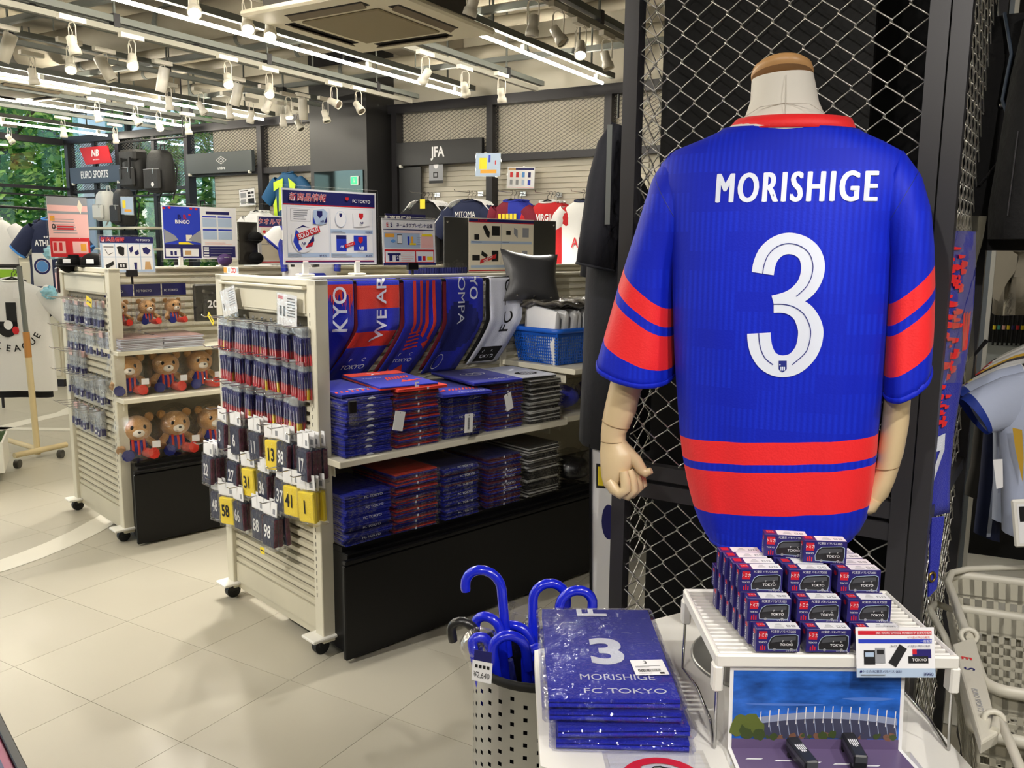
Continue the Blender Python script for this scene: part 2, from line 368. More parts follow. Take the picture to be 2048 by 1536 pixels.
def tree(x, y, h, r, label, seed, n=7000):
    rnd = random.Random(seed); t = thing('tree', label, 'tree', (x, y, -.25), 0, None)
    b = B(); b.tube([(0,0,0), (.05,.03,h*.3), (-.05,.05,h*.6), (.02,0,h*.85)], [.16,.13,.09,.04], 8)
    for k in range(7):
        a = k*.9+rnd.random(); z = h*(.3+.07*k); b.tube([(0,0,z), (cos(a)*r*.45, sin(a)*r*.45, z+.5), (cos(a)*r*.8, sin(a)*r*.8, z+.8)], [.06,.04,.015], 6)
    ob('trunk', b, BARK, t)
    b = B(); bl = [(rnd.uniform(-.6,.6)*r, rnd.uniform(-.6,.6)*r, h*rnd.uniform(.18, .95), r*rnd.uniform(.35,.6)) for _ in range(16)]
    for k in range(n):
        c = rnd.choice(bl); d = Vector((rnd.gauss(0,1), rnd.gauss(0,1), rnd.gauss(0,1))).normalized()*c[3]*rnd.uniform(.7,1.05)
        p = Vector(c[:3])+d; s = rnd.uniform(.045,.10); a = Vector((rnd.gauss(0,1), rnd.gauss(0,1), rnd.gauss(0,.5))).normalized(); e = a.orthogonal().normalized()
        b.add([p-a*s, p+e*s*.55+Vector((0,0,.02)), p+a*s, p-e*s*.55], [(0,1,2,3)], rnd.randrange(3))
    o = ob('foliage', b, LEAF, t); o['kind'] = 'stuff'
for k, (u_, d_, h_, r_, lb) in enumerate(((-11.9, -3.4, 5.2, 1.9, 'leafy green tree outside the corner window'), (-10.3, -4.6, 6.0, 2.2, 'tall green tree outside, behind the hanging black backpacks'), (-9.1, -2.6, 4.6, 1.3, 'bushy green tree outside, beside the dark grey logo sign'), (-14.2, -2.6, 5.0, 1.8, 'green tree outside the left-hand window wall'), (-13.2, -7.6, 7.5, 3.0, 'dark green tree farthest outside the windows'), (-15.0, -1.0, 4.4, 1.9, 'bright green tree outside the leftmost window, nearest the glass'), (-16.5, -5.0, 6.5, 2.8, 'tall green tree far outside the leftmost window'), (-10.6, -9.0, 8.0, 3.4, 'tall green tree far outside, behind the slate sign'), (-7.5, -8.0, 7.5, 3.0, 'tall green tree far outside, behind the grey logo sign'))):
    p = W(u_, d_, 0); tree(p.x, p.y, h_, r_, lb, 40+k)
EXT = mat('outside_cladding', (214, 222, 228), .6)
for k, (u_, d_, lb) in enumerate(((-12.7, -1.2, 'pale blue outdoor column by the leftmost window'), (-8.86, -1.0, 'pale outdoor column seen through the glass over the grey logo sign'))):
    p = W(u_, d_, 0); t = thing('outdoor_column', lb, 'column', (p.x, p.y, -.25), -BY)
    ob('shaft', B().cbox(-.14, .14, -.14, .14, 0, 5, .01), EXT, t); ob('base_plate', B().box(-.2, .2, -.2, .2, 0, .03), EXT, t)
p = W(-11.0, -1.4, 0); t = thing('outdoor_brace', 'pale sloping steel brace outside the corner window', 'brace', (p.x, p.y, -.25), -BY)
ob('bar', B().tube([(-2.6, 0, 2.4), (1.6, 0, 4.9)], .1, 10), EXT, t); ob('bar', B().tube([(1.9, 0, 2.2), (3.1, 0, 1.1)], .1, 10), EXT, t)
# ================================================================ CEILING SERVICES
LEDM = mat('led_glow', (255, 246, 226), .4, emit=LED)
TRZ = radians(90-BY)          # things that run along the building's long axis: local x = into the picture
def rail_pt(x, y, z): return onz(x, y, z)
def ledline(px, py, z, L, label):
    e = rail_pt(px, py, z); t = thing('led_strip_light', label, 'light', e, 0, 'linear lights under the ceiling', rot=(0,0,TRZ))
    ob('tube', B().tube([(-L, 0, 0), (0, 0, 0)], .0125, 8), LEDM, t)
    each('clip', B().box(-.04, 0, -.014, .014, .008, .05), WHITE, t, [(-x, 0, 0) for x in [k*1.2+.1 for k in range(int(L/1.2))]])
    ob('carrier_rail', B().box(-L, .12, -.06, -.02, .05, .095), GREYST, t)
    each('hanger_rod', B().box(-.006, .006, -.046, -.034, .09, .72), GREYST, t, [(-x, 0, 0) for x in [k*1.5+.3 for k in range(int(L/1.5))]])
for a in ((1205, 166, 2.9, 9.5, 'lit strip light ending closest above the cage'), (926, 190, 2.9, 9.5, 'long lit strip light passing left of the ceiling air conditioner'), (527, 239, 2.9, 9, 'lit strip light ending in front of the dark pillar'), (366, 252, 2.9, 7, 'lit strip light ending above the hanging black backpacks'), (214, 271, 2.9, 5, 'shortest visible lit strip light over the sports shop sign')): ledline(*a)
TRK = [('T1', 1073, 183, 2.86, 9), ('T2', 822, 207, 2.86, 9.5), ('T3', 1262, 92, 2.86, 8), ('T4', 640, 214, 2.9, 9), ('T5', 453, 249, 2.88, 8), ('T6', 345, 262, 2.88, 7), ('T7', 700, 180, 3.0, 9)]
TRKL = {'T1': 'white lighting track beside the ceiling air conditioner', 'T2': 'white lighting track ending at the black pillar', 'T3': 'slotted white lighting track nearest the mesh cage', 'T4': 'grey lighting track over the middle of the shop', 'T5': 'lighting track left of the pillar, over the bingo poster', 'T6': 'lighting track above the hanging backpacks', 'T7': 'high grey strut rail above the middle lighting track'}
TP = {}; TRKM = mat('track_grey', (150, 148, 138), .5)
for nm, px, py, z, L in TRK:
    e = rail_pt(px, py, z); TP[nm] = e
    t = thing('lighting_track', TRKL[nm], 'track', e, 0, None, rot=(0,0,TRZ))
    ob('rail', B().box(-L, 0, -.018, .018, 0, .035), TRKM if nm in ('T1','T2','T3') else GREYST, t)
    ob('strut', B().box(-L, .1, -.022, .022, .06, .10), GREYST, t)
    xs_ = [(-x, 0, 0) for x in [k*1.3+.5 for k in range(int(L/1.3))]]
    each('hanger_rod', B().box(-.006, .006, -.006, .006, .03, .75), GREYST, t, xs_); each('clamp', B().box(-.022, .022, -.026, .026, .03, .112), DKSTEEL, t, xs_)
# cross struts
for k, n_ in enumerate((2.2, 3.6, 5.0, 6.3)):
    t = thing('cross_strut', 'grey cross strut under the ceiling, %s from the camera' % ORD[k], 'strut', WN*n_+Vector((0,0,3.02)), -BY)
    ob('channel', B().box(-9, 2.2, -.021, .021, 0, .041), GREYST, t)
    each('hanger_rod', B().tube([(0, 0, .03), (0, 0, .6)], .006, 6), GREYST, t, [(u_, 0, 0) for u_ in (-8, -6.4, -4.8, -3.2, -1.6, 0, 1.4)])
# pipes and ducts across the ceiling
PIPE = mat('pipe_wrap', (166, 159, 142), .6, var=.12); DUCT = mat('duct_wrap', (140, 133, 118), .7, var=.14)
for k, (n_, z, r, m_, lb) in enumerate(((6.7, 3.22, .06, PIPE, 'thick pale pipe under the ceiling nearest the back wall'), (6.1, 3.28, .045, PIPE, 'slim pale pipe, second from the back wall'), (5.4, 3.25, .05, PIPE, 'pale pipe running behind the ceiling air conditioner'), (4.7, 3.2, .14, DUCT, 'wide round duct wrapped in grey under the ceiling'), (3.0, 3.3, .05, PIPE, 'pale pipe above the near strip lights'), (2.0, 3.3, .035, PIPE, 'slimmest pale ceiling pipe nearest the camera'))):
    t = thing('ceiling_pipe', lb, 'pipe', WN*n_+Vector((0,0,z)), -BY)
    ob('run', B().tube([(-9.5, 0, 0), (2.4, 0, 0)], r, 12), m_, t)
    us_ = [(u_, 0, 0) for u_ in (-8.2, -6, -3.9, -2.2, -.4, 1.2)]
    each('collar', B().tube([(0, 0, 0), (.04, 0, 0)], r*1.12, 12), GREYST, t, us_); each('hanger', B().box(.01, .03, -.008, .008, r*.9, 3.64-z), GREYST, t, us_)
# ceiling air conditioners
def cassette(x, y, z, label, rz):
    p = onz(x, y, z); t = thing('ceiling_air_conditioner', label, 'air conditioner', p, rz); s = .50; m_ = mat('aircon_shell', (240, 233, 212), .5)
    b = B(); b.cbox(-s, s, -s, s, 0, .035, .012); ob('front_panel', b, m_, t)
    ob('housing', B().box(-.41, .41, -.41, .41, .035, .30), mat('aircon_body', (70, 68, 64), .6), t)
    ob('intake_grille', B().cbox(-.27, .27, -.27, .27, -.012, 0, .006), mat('aircon_grille', (150, 138, 112), .6), t)
    for k in range(4):
        a = k*pi/2; M = Matrix.Rotation(a, 4, 'Z')
        ob('air_slot', B().cbox(-.27, .27, .325, .405, -.003, .02, .006).xf(M), mat('slot_dark', (38, 33, 28), .7), t)
        ob('louvre', B().box(-.26, .26, -.028, .028, -.003, .003).xf(M @ Matrix.Translation((0, .375, -.006)) @ Matrix.Rotation(.5, 4, 'X')), mat('aircon_vane', (120, 108, 90), .5), t)
    each('hanger_rod', B().box(-.006, .006, -.006, .006, .3, .7), GREYST, t, [(sx*.38, sy*.38, 0) for sx in (-1, 1) for sy in (-1, 1)])
cassette(744, 52, 2.72, 'cream ceiling air conditioner between the two nearest strip lights', -BY)
cassette(20, 182, 2.92, 'cream ceiling air conditioner half out of view on the left', -BY)
# spotlights ------------------------------------------------------
LENS_ON = mat('spot_lens_lit', (255, 244, 225), .3, emit=14); LENS_OFF = mat('spot_lens_off', (150, 140, 122), .15, .7); SPOTW = mat('spot_shell', (222, 217, 204), .4)
def spot_proto(kind):
    me = {}
    b = B().box(-.085, .085, -.018, .018, 0, .03); me['adapter'] = b.mesh('adapter', SPOTW)
    b = B(); h = .125 if kind == 's' else .10
    b.tube([(0,-.036,-.004-h), (0,-.036,-.03), (0,-.02,-.006), (0,.02,-.006), (0,.036,-.03), (0,.036,-.004-h)], .0035, 6); me['bracket'] = b.mesh('bracket', SPOTW)
    b = B()      # head along local -z, pivot at origin
    if kind == 's':
        b.lathe([(.018, .055), (.027, .05), (.029, .0), (.027, -.005), (.030, -.012), (.030, -.02), (.036, -.024), (.037, -.058), (.034, -.058), (.031, -.048)], 16, cap=True)
    else:
        b.lathe([(.04, .09), (.043, .085), (.043, -.10), (.039, -.10), (.037, -.085)], 18, cap=True)
    me['head'] = b.mesh('head', SPOTW)
    r, z = (.0335, -.052) if kind == 's' else (.039, -.09)
    for n_, mm in (('on', LENS_ON), ('off', LENS_OFF)): me[n_] = B().lathe([(.004, z-.004), (r*.6, z-.003), (r, z)], 14).mesh('lens', mm)
    if kind == 's':
        b = B(); b.tube([(.0,.03,-.01), (.03,.045,-.05), (.02,.04,-.1), (.0,.01,-.12)], .003, 5); me['cable'] = b.mesh('cable', SPOTW)
    return me
SP = {k: spot_proto(k) for k in 'sc'}
def spot(px, py, z, aim, lit, label, kind='s', lamp=False, power=1.):
    """(px, py): pixel of the lamp head; it hangs from a track at height z"""
    hz = z-.03-.135 if kind == 's' else z-.03-.11
    h = onz(px, py, hz); d = Vector(aim).normalized()
    t = thing('spotlight', label, 'spotlight', (h.x, h.y, z-.03), 0, 'track spotlights under the ceiling', rot=(0,0,TRZ))
    me = SP[kind]; ob('adapter', me['adapter'], None, t); ob('bracket', me['bracket'], None, t)
    ml = Matrix.Rotation(-TRZ, 3, 'Z') @ d; q = ml.to_track_quat('-Z', 'Y').to_euler()
    hd = ob('head', me['head'], None, t, (0, 0, hz-z+.03), q)
    ob('lens', me['on' if lit else 'off'], None, hd)
    if 'cable' in me: ob('cable', me['cable'], None, t)
    if lamp: add_light('spot_lamp', 'SPOT', h+d*.075, SPOT_W*power, (1, .94, .85), aim=h+d*2, spot_size=radians(62), spot_blend=.5, shadow_soft_size=.03)
cam_d = lambda px, py: (CP-onz(px, py, 2.7))
SPOTS = [  # px, py, track z, aim, lit, kind, lamp, label
 (388, 14, 2.9, (.25,-.62,-.75), 1, 's', 1, 'lit white spotlight at the top edge, left of the near strip light end'),
 (495, 46, 2.88, (.2,-.6,-.77), 1, 's', 1, 'lit white spotlight, left of a close pair by the ceiling air conditioner'),
 (541, 60, 2.88, (.1,-.6,-.79), 1, 's', 1, 'lit white spotlight, right of a close pair by the ceiling air conditioner'),
 (265, 122, 2.86, (.25,-.6,-.75), 1, 's', 0, 'lit white spotlight under the upper left rail, aimed at the viewer'),
 (141, 130, 2.86, (.3,-.6,-.73), 1, 's', 1, 'lit white spotlight under a twin head at upper left'),
 (146, 90, 2.86, (.2,.1,-.97), 0, 's', 0, 'unlit white spotlight hanging above its lit twin at upper left'),
 (456, 160, 2.86, (.25,-.6,-.75), 1, 's', 1, 'lit white spotlight left of the white can lights'),
 (539, 180, 2.86, (.15,-.6,-.78), 1, 's', 1, 'lit white spotlight above the far end of the third strip light'),
 (318, 250, 2.86, (.4,-.5,-.75), 1, 's', 0, 'lit white spotlight above the bingo poster'),
 (1161, 98, 2.86, (-.05,-.6,-.8), 1, 's', 1, 'lit white spotlight nearest the mesh cage'),
 (1066, 50, 2.86, (-.1,.1,-.98), 0, 's', 0, 'unlit white spotlight at top, left of three beside the cage'),
 (1116, 70, 2.86, (.5,-.3,-.8), 0, 's', 0, 'unlit white spotlight tilted right, middle of three beside the cage'),
 (1213, 120, 2.86, (.25,-.2,-.95), 0, 's', 0, 'unlit white spotlight touching the cage post'),
 (945, 8, 2.9, (-.3,.2,-.9), 0, 's', 0, 'unlit white spotlight cut by the top edge right of the air conditioner'),
 (851, 152, 2.86, (-.5,.6,-.6), 0, 's', 0, 'unlit white spotlight tilted left above the logo letters sign'),
 (930, 178, 2.86, (.1,.8,-.6), 0, 's', 0, 'unlit round spotlight facing the back wall beside a strip light end'),
 (1003, 190, 2.86, (.1,.2,-.95), 0, 's', 1, 'dark-lensed white spotlight hanging before the mesh panels'),  # lens stays dark, yet an added lamp shines from this head
 (651, 232, 2.86, (.3,-.2,-.93), 0, 's', 0, 'white spotlight hanging in front of the black pillar, left one'),
 (717, 214, 2.86, (.55,-.4,-.73), 0, 's', 0, 'white spotlight tilted right in front of the black pillar'),
 (668, 205, 2.86, (.8,-.4,-.4), 0, 's', 0, 'white spotlight lying almost level before the black pillar'),
 (66, 152, 2.86, (.1,.1,-.98), 0, 's', 0, 'unlit spotlight overlapping the third strip light, far left'),
 (338, 206, 2.86, (0,.2,-.97), 0, 's', 0, 'unlit spotlight overlapping the third strip light near its middle'),
 (403, 216, 2.86, (.5,.1,-.86), 0, 's', 0, 'unlit spotlight tilted right over the third strip light'),
 (459, 224, 2.86, (.1,.1,-.98), 0, 's', 0, 'unlit spotlight near the far end of the third strip light'),
 (502, 233, 2.86, (-.3,.3,-.9), 0, 's', 0, 'unlit spotlight at the far end of the third strip light'),
 (195, 232, 2.88, (.2,.2,-.95), 0, 's', 0, 'unlit spotlight over the fourth strip light, left of the backpacks'),
 (272, 240, 2.88, (.6,.1,-.8), 0, 's', 0, 'unlit spotlight over the fourth strip light, above the backpacks'),
 (127, 264, 2.88, (0,.1,-1), 0, 's', 0, 'unlit spotlight overlapping the fifth strip light'),
 (20, 278, 2.88, (.5,.2,-.8), 0, 's', 0, 'unlit spotlight at the left edge by the window'),
 (376, 258, 2.88, (.1,.2,-.97), 0, 's', 0, 'unlit spotlight at the end of the fourth strip light'),
 (231, 277, 2.88, (.1,.2,-.97), 0, 's', 0, 'unlit spotlight right of the red slanted board'),
 (535, 212, 2.86, (-.5,.2,-.8), 0, 's', 0, 'unlit spotlight tilted left before the left mesh panels'),
 (577, 224, 2.86, (.2,-.3,-.93), 1, 's', 0, 'lit spotlight before the left mesh panels'),
 (566, 240, 2.86, (0,.2,-.97), 0, 's', 0, 'unlit spotlight hanging low before the left mesh panels'),
 (598, 250, 2.86, (.5,-.3,-.8), 0, 's', 0, 'unlit spotlight tilted right, lowest before the left mesh panels'),
 (14, 94, 2.95, (-.35,-.1,-.93), 0, 'c', 0, 'white can light cut by the left edge'),
 (210, 136, 2.95, (.45,.1,-.88), 0, 'c', 0, 'white can light tilted right at upper left'),
 (326, 158, 2.95, (-.25,.1,-.95), 0, 'c', 0, 'white can light in the middle of three, tilted slightly left'),
 (474, 188, 2.95, (-.3,.1,-.95), 0, 'c', 0, 'white can light right of the lit spotlights'),
 (606, 218, 2.95, (0,.1,-1), 0, 'c', 0, 'white can light hanging upright beside the pillar')]
for px, py, z, aim, lit, kd, lamp, lb in SPOTS: spot(px, py, z, aim, lit, lb, kd, bool(lamp))
# unseen spot lamps without fixtures, added to brighten the goods and cast shadows
for k, (x, y, aim) in enumerate(((-.9, -.7, (.55, 1.65, 1.2)), (.4, -1.0, (.75, 1.6, 1.4)), (1.9, -.2, (.6, 1.5, 1.0)), (-.15, 3.55, (-1.05, 2.75, .2)), (-2.6, 1.4, (-1.0, 3.3, 1.0)), (-3.2, 2.4, (-2.4, 4.4, .8)), (-.6, 1.2, (.2, 3.6, 1.2)), (-2.2, 3.4, (-1.6, 5.0, 1.4)), (-1.6, 5.0, W(-4.2, 0, 1.9)), (-2.8, 5.6, W(-6.5, 0, 2.0)), (-4.6, 6.4, W(-8.2, 0, 2.0)), (.75, .15, (.45, 1.42, .7)))):
    add_light('spot_lamp', 'SPOT', (x, y, 2.72), SPOT_W*(2.2 if k == 4 else .78 if k < 3 else 1.0), (1, .95, .88), aim=aim, spot_size=radians(50), spot_blend=.6, shadow_soft_size=.03)
# ================================================================ FOREGROUND: table, rack, boxes, mannequin, cage
LAM = mat('white_laminate', (236, 234, 228), .3)
t = thing('display_table', 'white hexagonal display table under the mannequin and the toy boxes', 'table', (.39, 1.4415, 0))
hexp = [(-.34, -.1965), (0, -.3925), (.34, -.1965), (.34, .1965), (0, .3925), (-.34, .1965)]
ob('tabletop', B().prismz(hexp, .668, .70), LAM, t, bevel=.003)
ob('apron', B().prismz([(x*.86, y*.86) for x, y in hexp], .60, .668), LAM, t)
for x, y in hexp: ob('leg', B().tube([(x*.8, y*.8, 0), (x*.8, y*.8, .61)], .02, 10), WHITE, t)
TZ = .7005
# ---- toy box stack ------------------------------------------------
RP = mat('white_plastic', (238, 236, 230), .35)
t = thing('wire_rack', 'white slatted plastic riser rack carrying the boxed toy buses', 'rack', (.525, 1.43, 0))
b = B(); b.cbox(-.195, .195, -.137, -.127, .842, .864, .003).cbox(-.195, .195, .127, .137, .842, .864, .003).cbox(-.195, -.186, -.13, .13, .842, .864, .003).cbox(.186, .195, -.13, .13, .842, .864, .003)
ob('frame', b, RP, t)
sm = B().cbox(-.188, .188, -.0026, .0026, .852, .861, .0015).mesh('slat', RP)
for k in range(17): ob('slat', sm, None, t, (0, -.118+k*.0148, 0))
wr = B().tube([(0, -.125, .85), (0, -.135, .7035), (.012, -.05, .7035), (.012, .06, .7035), (0, .135, .7035), (0, .125, .85)], .0026, 8).mesh('leg', CHROME)
for x in (-.19, .19): ob('leg', wr, None, t, (x, 0, 0))
hm = B().cbox(-.008, .008, -.012, .012, .80, .845, .003).mesh('leg_socket', RP)
for x in (-.19, .19):
    for y in (-.126, .126): ob('leg_socket', hm, None, t, (x, y, 0))
# one carton: 71 x 26.5 x 39 mm, window picture of a bus on the front
CN = mat('carton_navy', (44, 38, 112), .35); CRED = mat('carton_red', (204, 34, 52), .4); CWH = mat('carton_white', (240, 240, 244), .4); CBK = mat('bus_black', (38, 38, 42), .35); CGL = mat('bus_window', (78, 80, 86), .3)
BW, BD, BH = .071, .0265, .039
def carton_mesh(front):
    b = B(); b.cbox(0, BW, 0, BD, 0, BH, .0006, 0)
    b.quad((.0215,.001,BH+.0001), (BW-.001,.001,BH+.0001), (BW-.001,BD-.001,BH+.0001), (.0215,BD-.001,BH+.0001), 2)
    b.quad((.0045,.009,BH+.0001), (.017,.009,BH+.0001), (.017,BD-.004,BH+.0001), (.0045,BD-.004,BH+.0001), 1)
    for k in range(4): b.quad((.03+k*.002,.006+k*.004,BH+.0002), (.046-k*.001,.006+k*.004,BH+.0002), (.046-k*.001,.0075+k*.004,BH+.0002), (.03+k*.002,.0075+k*.004,BH+.0002), 4)
    for k in range(2): b.quad((.051+k*.008,.007,BH+.0002), (.057+k*.008,.007,BH+.0002), (.057+k*.008,.015,BH+.0002), (.051+k*.008,.015,BH+.0002), 4); b.quad((.0523+k*.008,.009,BH+.0003), (.0557+k*.008,.009,BH+.0003), (.0557+k*.008,.013,BH+.0003), (.0523+k*.008,.013,BH+.0003), 2)
    b.add([(-.0001, .012+.006*cos(a), .030+.004*sin(a)) for a in [2*pi*k/10 for k in range(10)]], [tuple(range(10))], 1)
    if front:
        y = -.0002
        b.rect(.0040, .0215, .0172, .0352, y, 1)
        out = [(.020,.004),(.066,.0035),(.068,.012),(.0675,.028),(.062,.0305),(.030,.0285),(.0235,.024),(.019,.013)]
        b.add([(x, y, z) for x, z in out], [tuple(range(8))], 3)
        inn = [(.0208,.0048),(.0654,.0043),(.0672,.012),(.0668,.0273),(.0617,.0297),(.0303,.0277),(.0242,.0235),(.0198,.0132)]
        b.add([(x, y-.0001, z) for x, z in inn], [tuple(range(8))], 5)
        b.add([(x, y-.0002, z) for x, z in [(.024,.016),(.058,.020),(.0635,.0205),(.0635,.027),(.031,.0255),(.026,.022)]], [tuple(range(6))], 6)
        for cx in (.030, .057): b.add([(cx+.0024*cos(a), y-.0003, .0045+.0024*sin(a)) for a in [2*pi*k/10 for k in range(10)]], [tuple(range(10))], 4)
        for k in range(3): b.rect(.0065+k*.0035, .003, .0085+k*.0035, .012-abs(k-1)*.002, y, 1)
    return b.mesh('carton', [CN, CRED, CWH, LBLUE, GREYP, CBK, CGL])
CM = [carton_mesh(False), carton_mesh(True)]
COLN = ['left', 'middle', 'right']; TIER = ['bottom', 'middle', 'upper']
def carton(x, y, z, rz, label, front=True, side=True):
    t = thing('toy_box', label, 'box', (x, y, z), rz, 'boxed toy buses stacked on the white rack')
    ob('carton', CM[1 if front else 0], None, t)
    if front:
        txt('トミカ', .0056, CWH, t, (.0105, -.0006, .0283), bold=0, sx=.72)
        txt('FC東京 バモバス2025', .0036, CWH, t, (.043, -.0006, .0345), sx=.86, bold=0)
        txt('F        C', .0034, CWH, t, (.050, -.0008, .0185), sx=1.0); txt('TOKYO', .0042, CWH, t, (.049, -.0008, .0125), sx=1.05, bold=.01)
        txt('TOKYO', .0028, CWH, t, (.0105, -.0006, .0165)); txt('いすゞ ガーラ', .0022, CWH, t, (.058, -.0006, .0022))
        txt('トミカ', .0035, CWH, t, (.0108, .0155, BH+.0004), rot=(0,0,0), sx=.9)
    if side: txt('TOKYO', .0060, CWH, t, (-.0005, .0135, .0165), rot=(pi/2, pi/2, -pi/2), sx=.9, bold=.015)
R0 = (.394, 1.302, .8655)
ROWW = ['front', 'second', 'third', 'fourth', 'fifth', 'sixth', 'seventh']
for tier, rows in ((0, range(0, 7)), (1, range(1, 7)), (2, range(2, 6))):
    for r in rows:
        for c in range(3):
            fr = r == rows[0]
            if not fr and c > 0 and tier < 2 and r != rows[-1]: pass
            carton(R0[0]+c*.0815-r*.0042+random.uniform(-.0008,.0008)-tier*.004, R0[1]+r*.0272, R0[2]+tier*(BH+.0004), random.uniform(-.6,.6),
                   'navy toy bus box, %s column, %s row of %s tier on white rack' % (COLN[c], ROWW[r], TIER[tier]), fr, c == 0)
carton(.435, 1.418, R0[2]+3*(BH+.0004), -7, 'navy toy bus box on the very top, partly behind another'); carton(.492, 1.389, R0[2]+3*(BH+.0004), -5, 'navy toy bus box on the very top, in front')
# ---- price card on the rack ----------------------------------------
def card_sheet(par, nm, w_, h_, rects, mats, y=-.0006, th=.0008):
    """paper with flat print: rects = (x0,z0,x1,z1,mat index) in metres from the lower left corner"""
    ob(nm, B().box(0, w_, 0, th, 0, h_), mats[0], par)
    b = B()
    for k, (x0, z0, x1, z1, mi) in enumerate(rects): b.rect(x0, z0, x1, z1, -.0002-.00012*(k % 9 if len(rects) > 30 else k*.6), mi)
    if rects: ob('print', b, mats, par)
t = thing('price_card', 'laminated price card with bus pictures clipped to rack front', 'card', (.551, 1.280, .8345), 0, None, rot=(radians(-14), 0, radians(1)))
card_sheet(t, 'card', .126, .078, [(.004,.066,.122,.0725,1), (.004,.053,.122,.0595,2), (0,0,.126,.014,3), (.09,.030,.12,.044,4), (.09,.036,.097,.044,1),
    (.083,.022,.115,.033,5), (.012,.02,.03,.042,5), (.03,.022,.046,.046,6), (.014,.032,.028,.039,3), (.033,.036,.044,.043,7)], [CWH, CRED, BLUE, LBLUE, CN, CBK, GREYP, CBK])
ob('bus_picture', B().cbox(-.007, .007, -.0006, .0, -.017, .017, .0005), CBK, t, (.066, -.001, .034), (0, radians(33), 0))
txt('2025 SOCIO / OFFICIAL MEMBERSHIP 会員先行販売', .0034, PAPER, t, (.076, -.0022, .0692), sx=.85); txt('一般販売', .0034, PAPER, t, (.112, -.0022, .0563))
txt('6/11(金) 17時から販売', .003, RED, t, (.1, -.0022, .0625), sx=.9); txt('6/13(金) 17時から販売', .003, NAVY, t, (.1, -.0022, .049), sx=.9)
txt('BACK', .003, INK, t, (.06, -.0022, .049)); txt('TOKYO', .0045, PAPER, t, (.1, -.0022, .0275), sx=1.1); txt('●トミカ FC東京バモバス 2025', .0036, NAVY, t, (.004, -.0022, .0095), al='LEFT'); ob('small_print', B().rect(.006, .0036, .045, .0052, -.0022), GREYP, t); txt('¥990', .0055, NAVY, t, (.114, -.0022, .005))
b = B().cbox(.05, .07, -.004, .012, .07, .085, .002); ob('clip', b, ACRYL, t)
# ---- stadium photo stand -------------------------------------------
t = thing('photo_stand', 'clear acrylic stand holding a printed stadium photo under the rack', 'stand', (.355, 1.291, TZ), 0)
SKY1 = mat('print_sky_a', (44, 104, 206), .25, var=.62, vscale=16, stretch=(1, 1, 2.6)); SKY2 = mat('print_sky_b', (22, 62, 176), .25); SKY3 = mat('print_sky_c', (86, 128, 214), .25); ROAD = mat('print_road', (104, 88, 126), .25); GRN = mat('print_tree', (100, 112, 56), .3); GRN2 = mat('print_tree_dark', (70, 84, 48), .3); STL = mat('print_stadium', (150, 160, 190), .3); STD = mat('print_stadium_dark', (70, 72, 96), .3); BRN = mat('print_autumn', (128, 92, 76), .3)
TL_ = Matrix.Rotation(radians(-4), 4, 'X')
wS, hS = .282, .140
b = B().cbox(-.008, wS+.008, .0004, .003, -.0, hS+.008, .001); ob('acrylic_back', b, ACRYL, t, rot=(radians(-4),0,0))
b = B(); b.rect(0, .004, wS, hS, 0, 0)
P_ = [PAPER, SKY1, SKY2, SKY3, ROAD, GRN, GRN2, STL, STD, BRN, CWH]
b.rect(.006, .020, wS-.006, hS-.006, -.0002, 1)
for x, z, wx, wz in ((.225,.088,.04,.003),(.09,.078,.06,.002)): b.add([(x+wx*cos(a)*(1+.2*sin(3*a)), -.0004, z+wz*sin(a)) for a in [2*pi*k/14 for k in range(14)]], [tuple(range(14))], 3)
ring = [(.046+.226*k/16, .060-.010*((k-8)/8.)**2) for k in range(17)]
b.add([(x, -.0005, z) for x, z in ring]+[(x, -.0005, .022) for x, z in ring[::-1]], [tuple(range(34))[::-1]], 8)
b.add([(x, -.0006, z+.006) for x, z in ring]+[(x, -.0006, z-.005) for x, z in ring[::-1]], [tuple(range(34))[::-1]], 7)
for k in range(16):
    x = .05+k*.0145; z = ring[min(16, k)][1]
    b.add([(x, -.0007, z-.012), (x+.0016, -.0007, z-.012), (x+.0028, -.0007, z+.016), (x+.0012, -.0007, z+.016)], [(0,1,2,3)], 10)
    b.add([(x+.005, -.0007, .026), (x+.0062, -.0007, .026), (x+.0018, -.0007, z-.004), (x+.0006, -.0007, z-.004)], [(0,1,2,3)], 7)
rnd = random.Random(3)
for k in range(46):
    x = rnd.uniform(.05, .272); s = rnd.uniform(.003,.007); z = .021+rnd.uniform(0,.008)
    b.add([(x+s*cos(a)*rnd.uniform(.7,1.2), -.0008-.00001*k, z+s*sin(a)*rnd.uniform(.7,1.2)) for a in [2*pi*j/9 for j in range(9)]], [tuple(range(9))], rnd.choice((9,6,9,6,8)))
for x, z, s in ((.022,.045,.017),(.036,.05,.014),(.046,.04,.012),(.014,.036,.012),(.03,.034,.013),(.05,.028,.01)):
    b.add([(x+s*cos(a)*rnd.uniform(.85,1.15), -.0014-.00004*x, z+s*sin(a)*rnd.uniform(.85,1.15)) for a in [2*pi*j/14 for j in range(14)]], [tuple(range(14))], 5 if z > .035 else 6)
b.rect(.006, .004, wS-.006, .021, -.0012, 4)
ob('photo_print', b, P_, t, rot=(radians(-4),0,0))
b = B(); b.quad((0,-.078,.001), (wS+.01,-.078,.001), (wS,0,.004), (0,0,.004), 0); b.quad((.006,-.076,.0014), (wS+.002,-.076,.0014), (wS-.006,0,.0044), (.006,0,.0044), 4)
for k in range(5): b.quad((.02+k*.045,-.03-k*.004,.0032), (.045+k*.045,-.03-k*.004,.0032), (.05+k*.045,-.027-k*.004,.0034), (.025+k*.045,-.027-k*.004,.0034), 10)
ob('ground_print', b, P_, t)
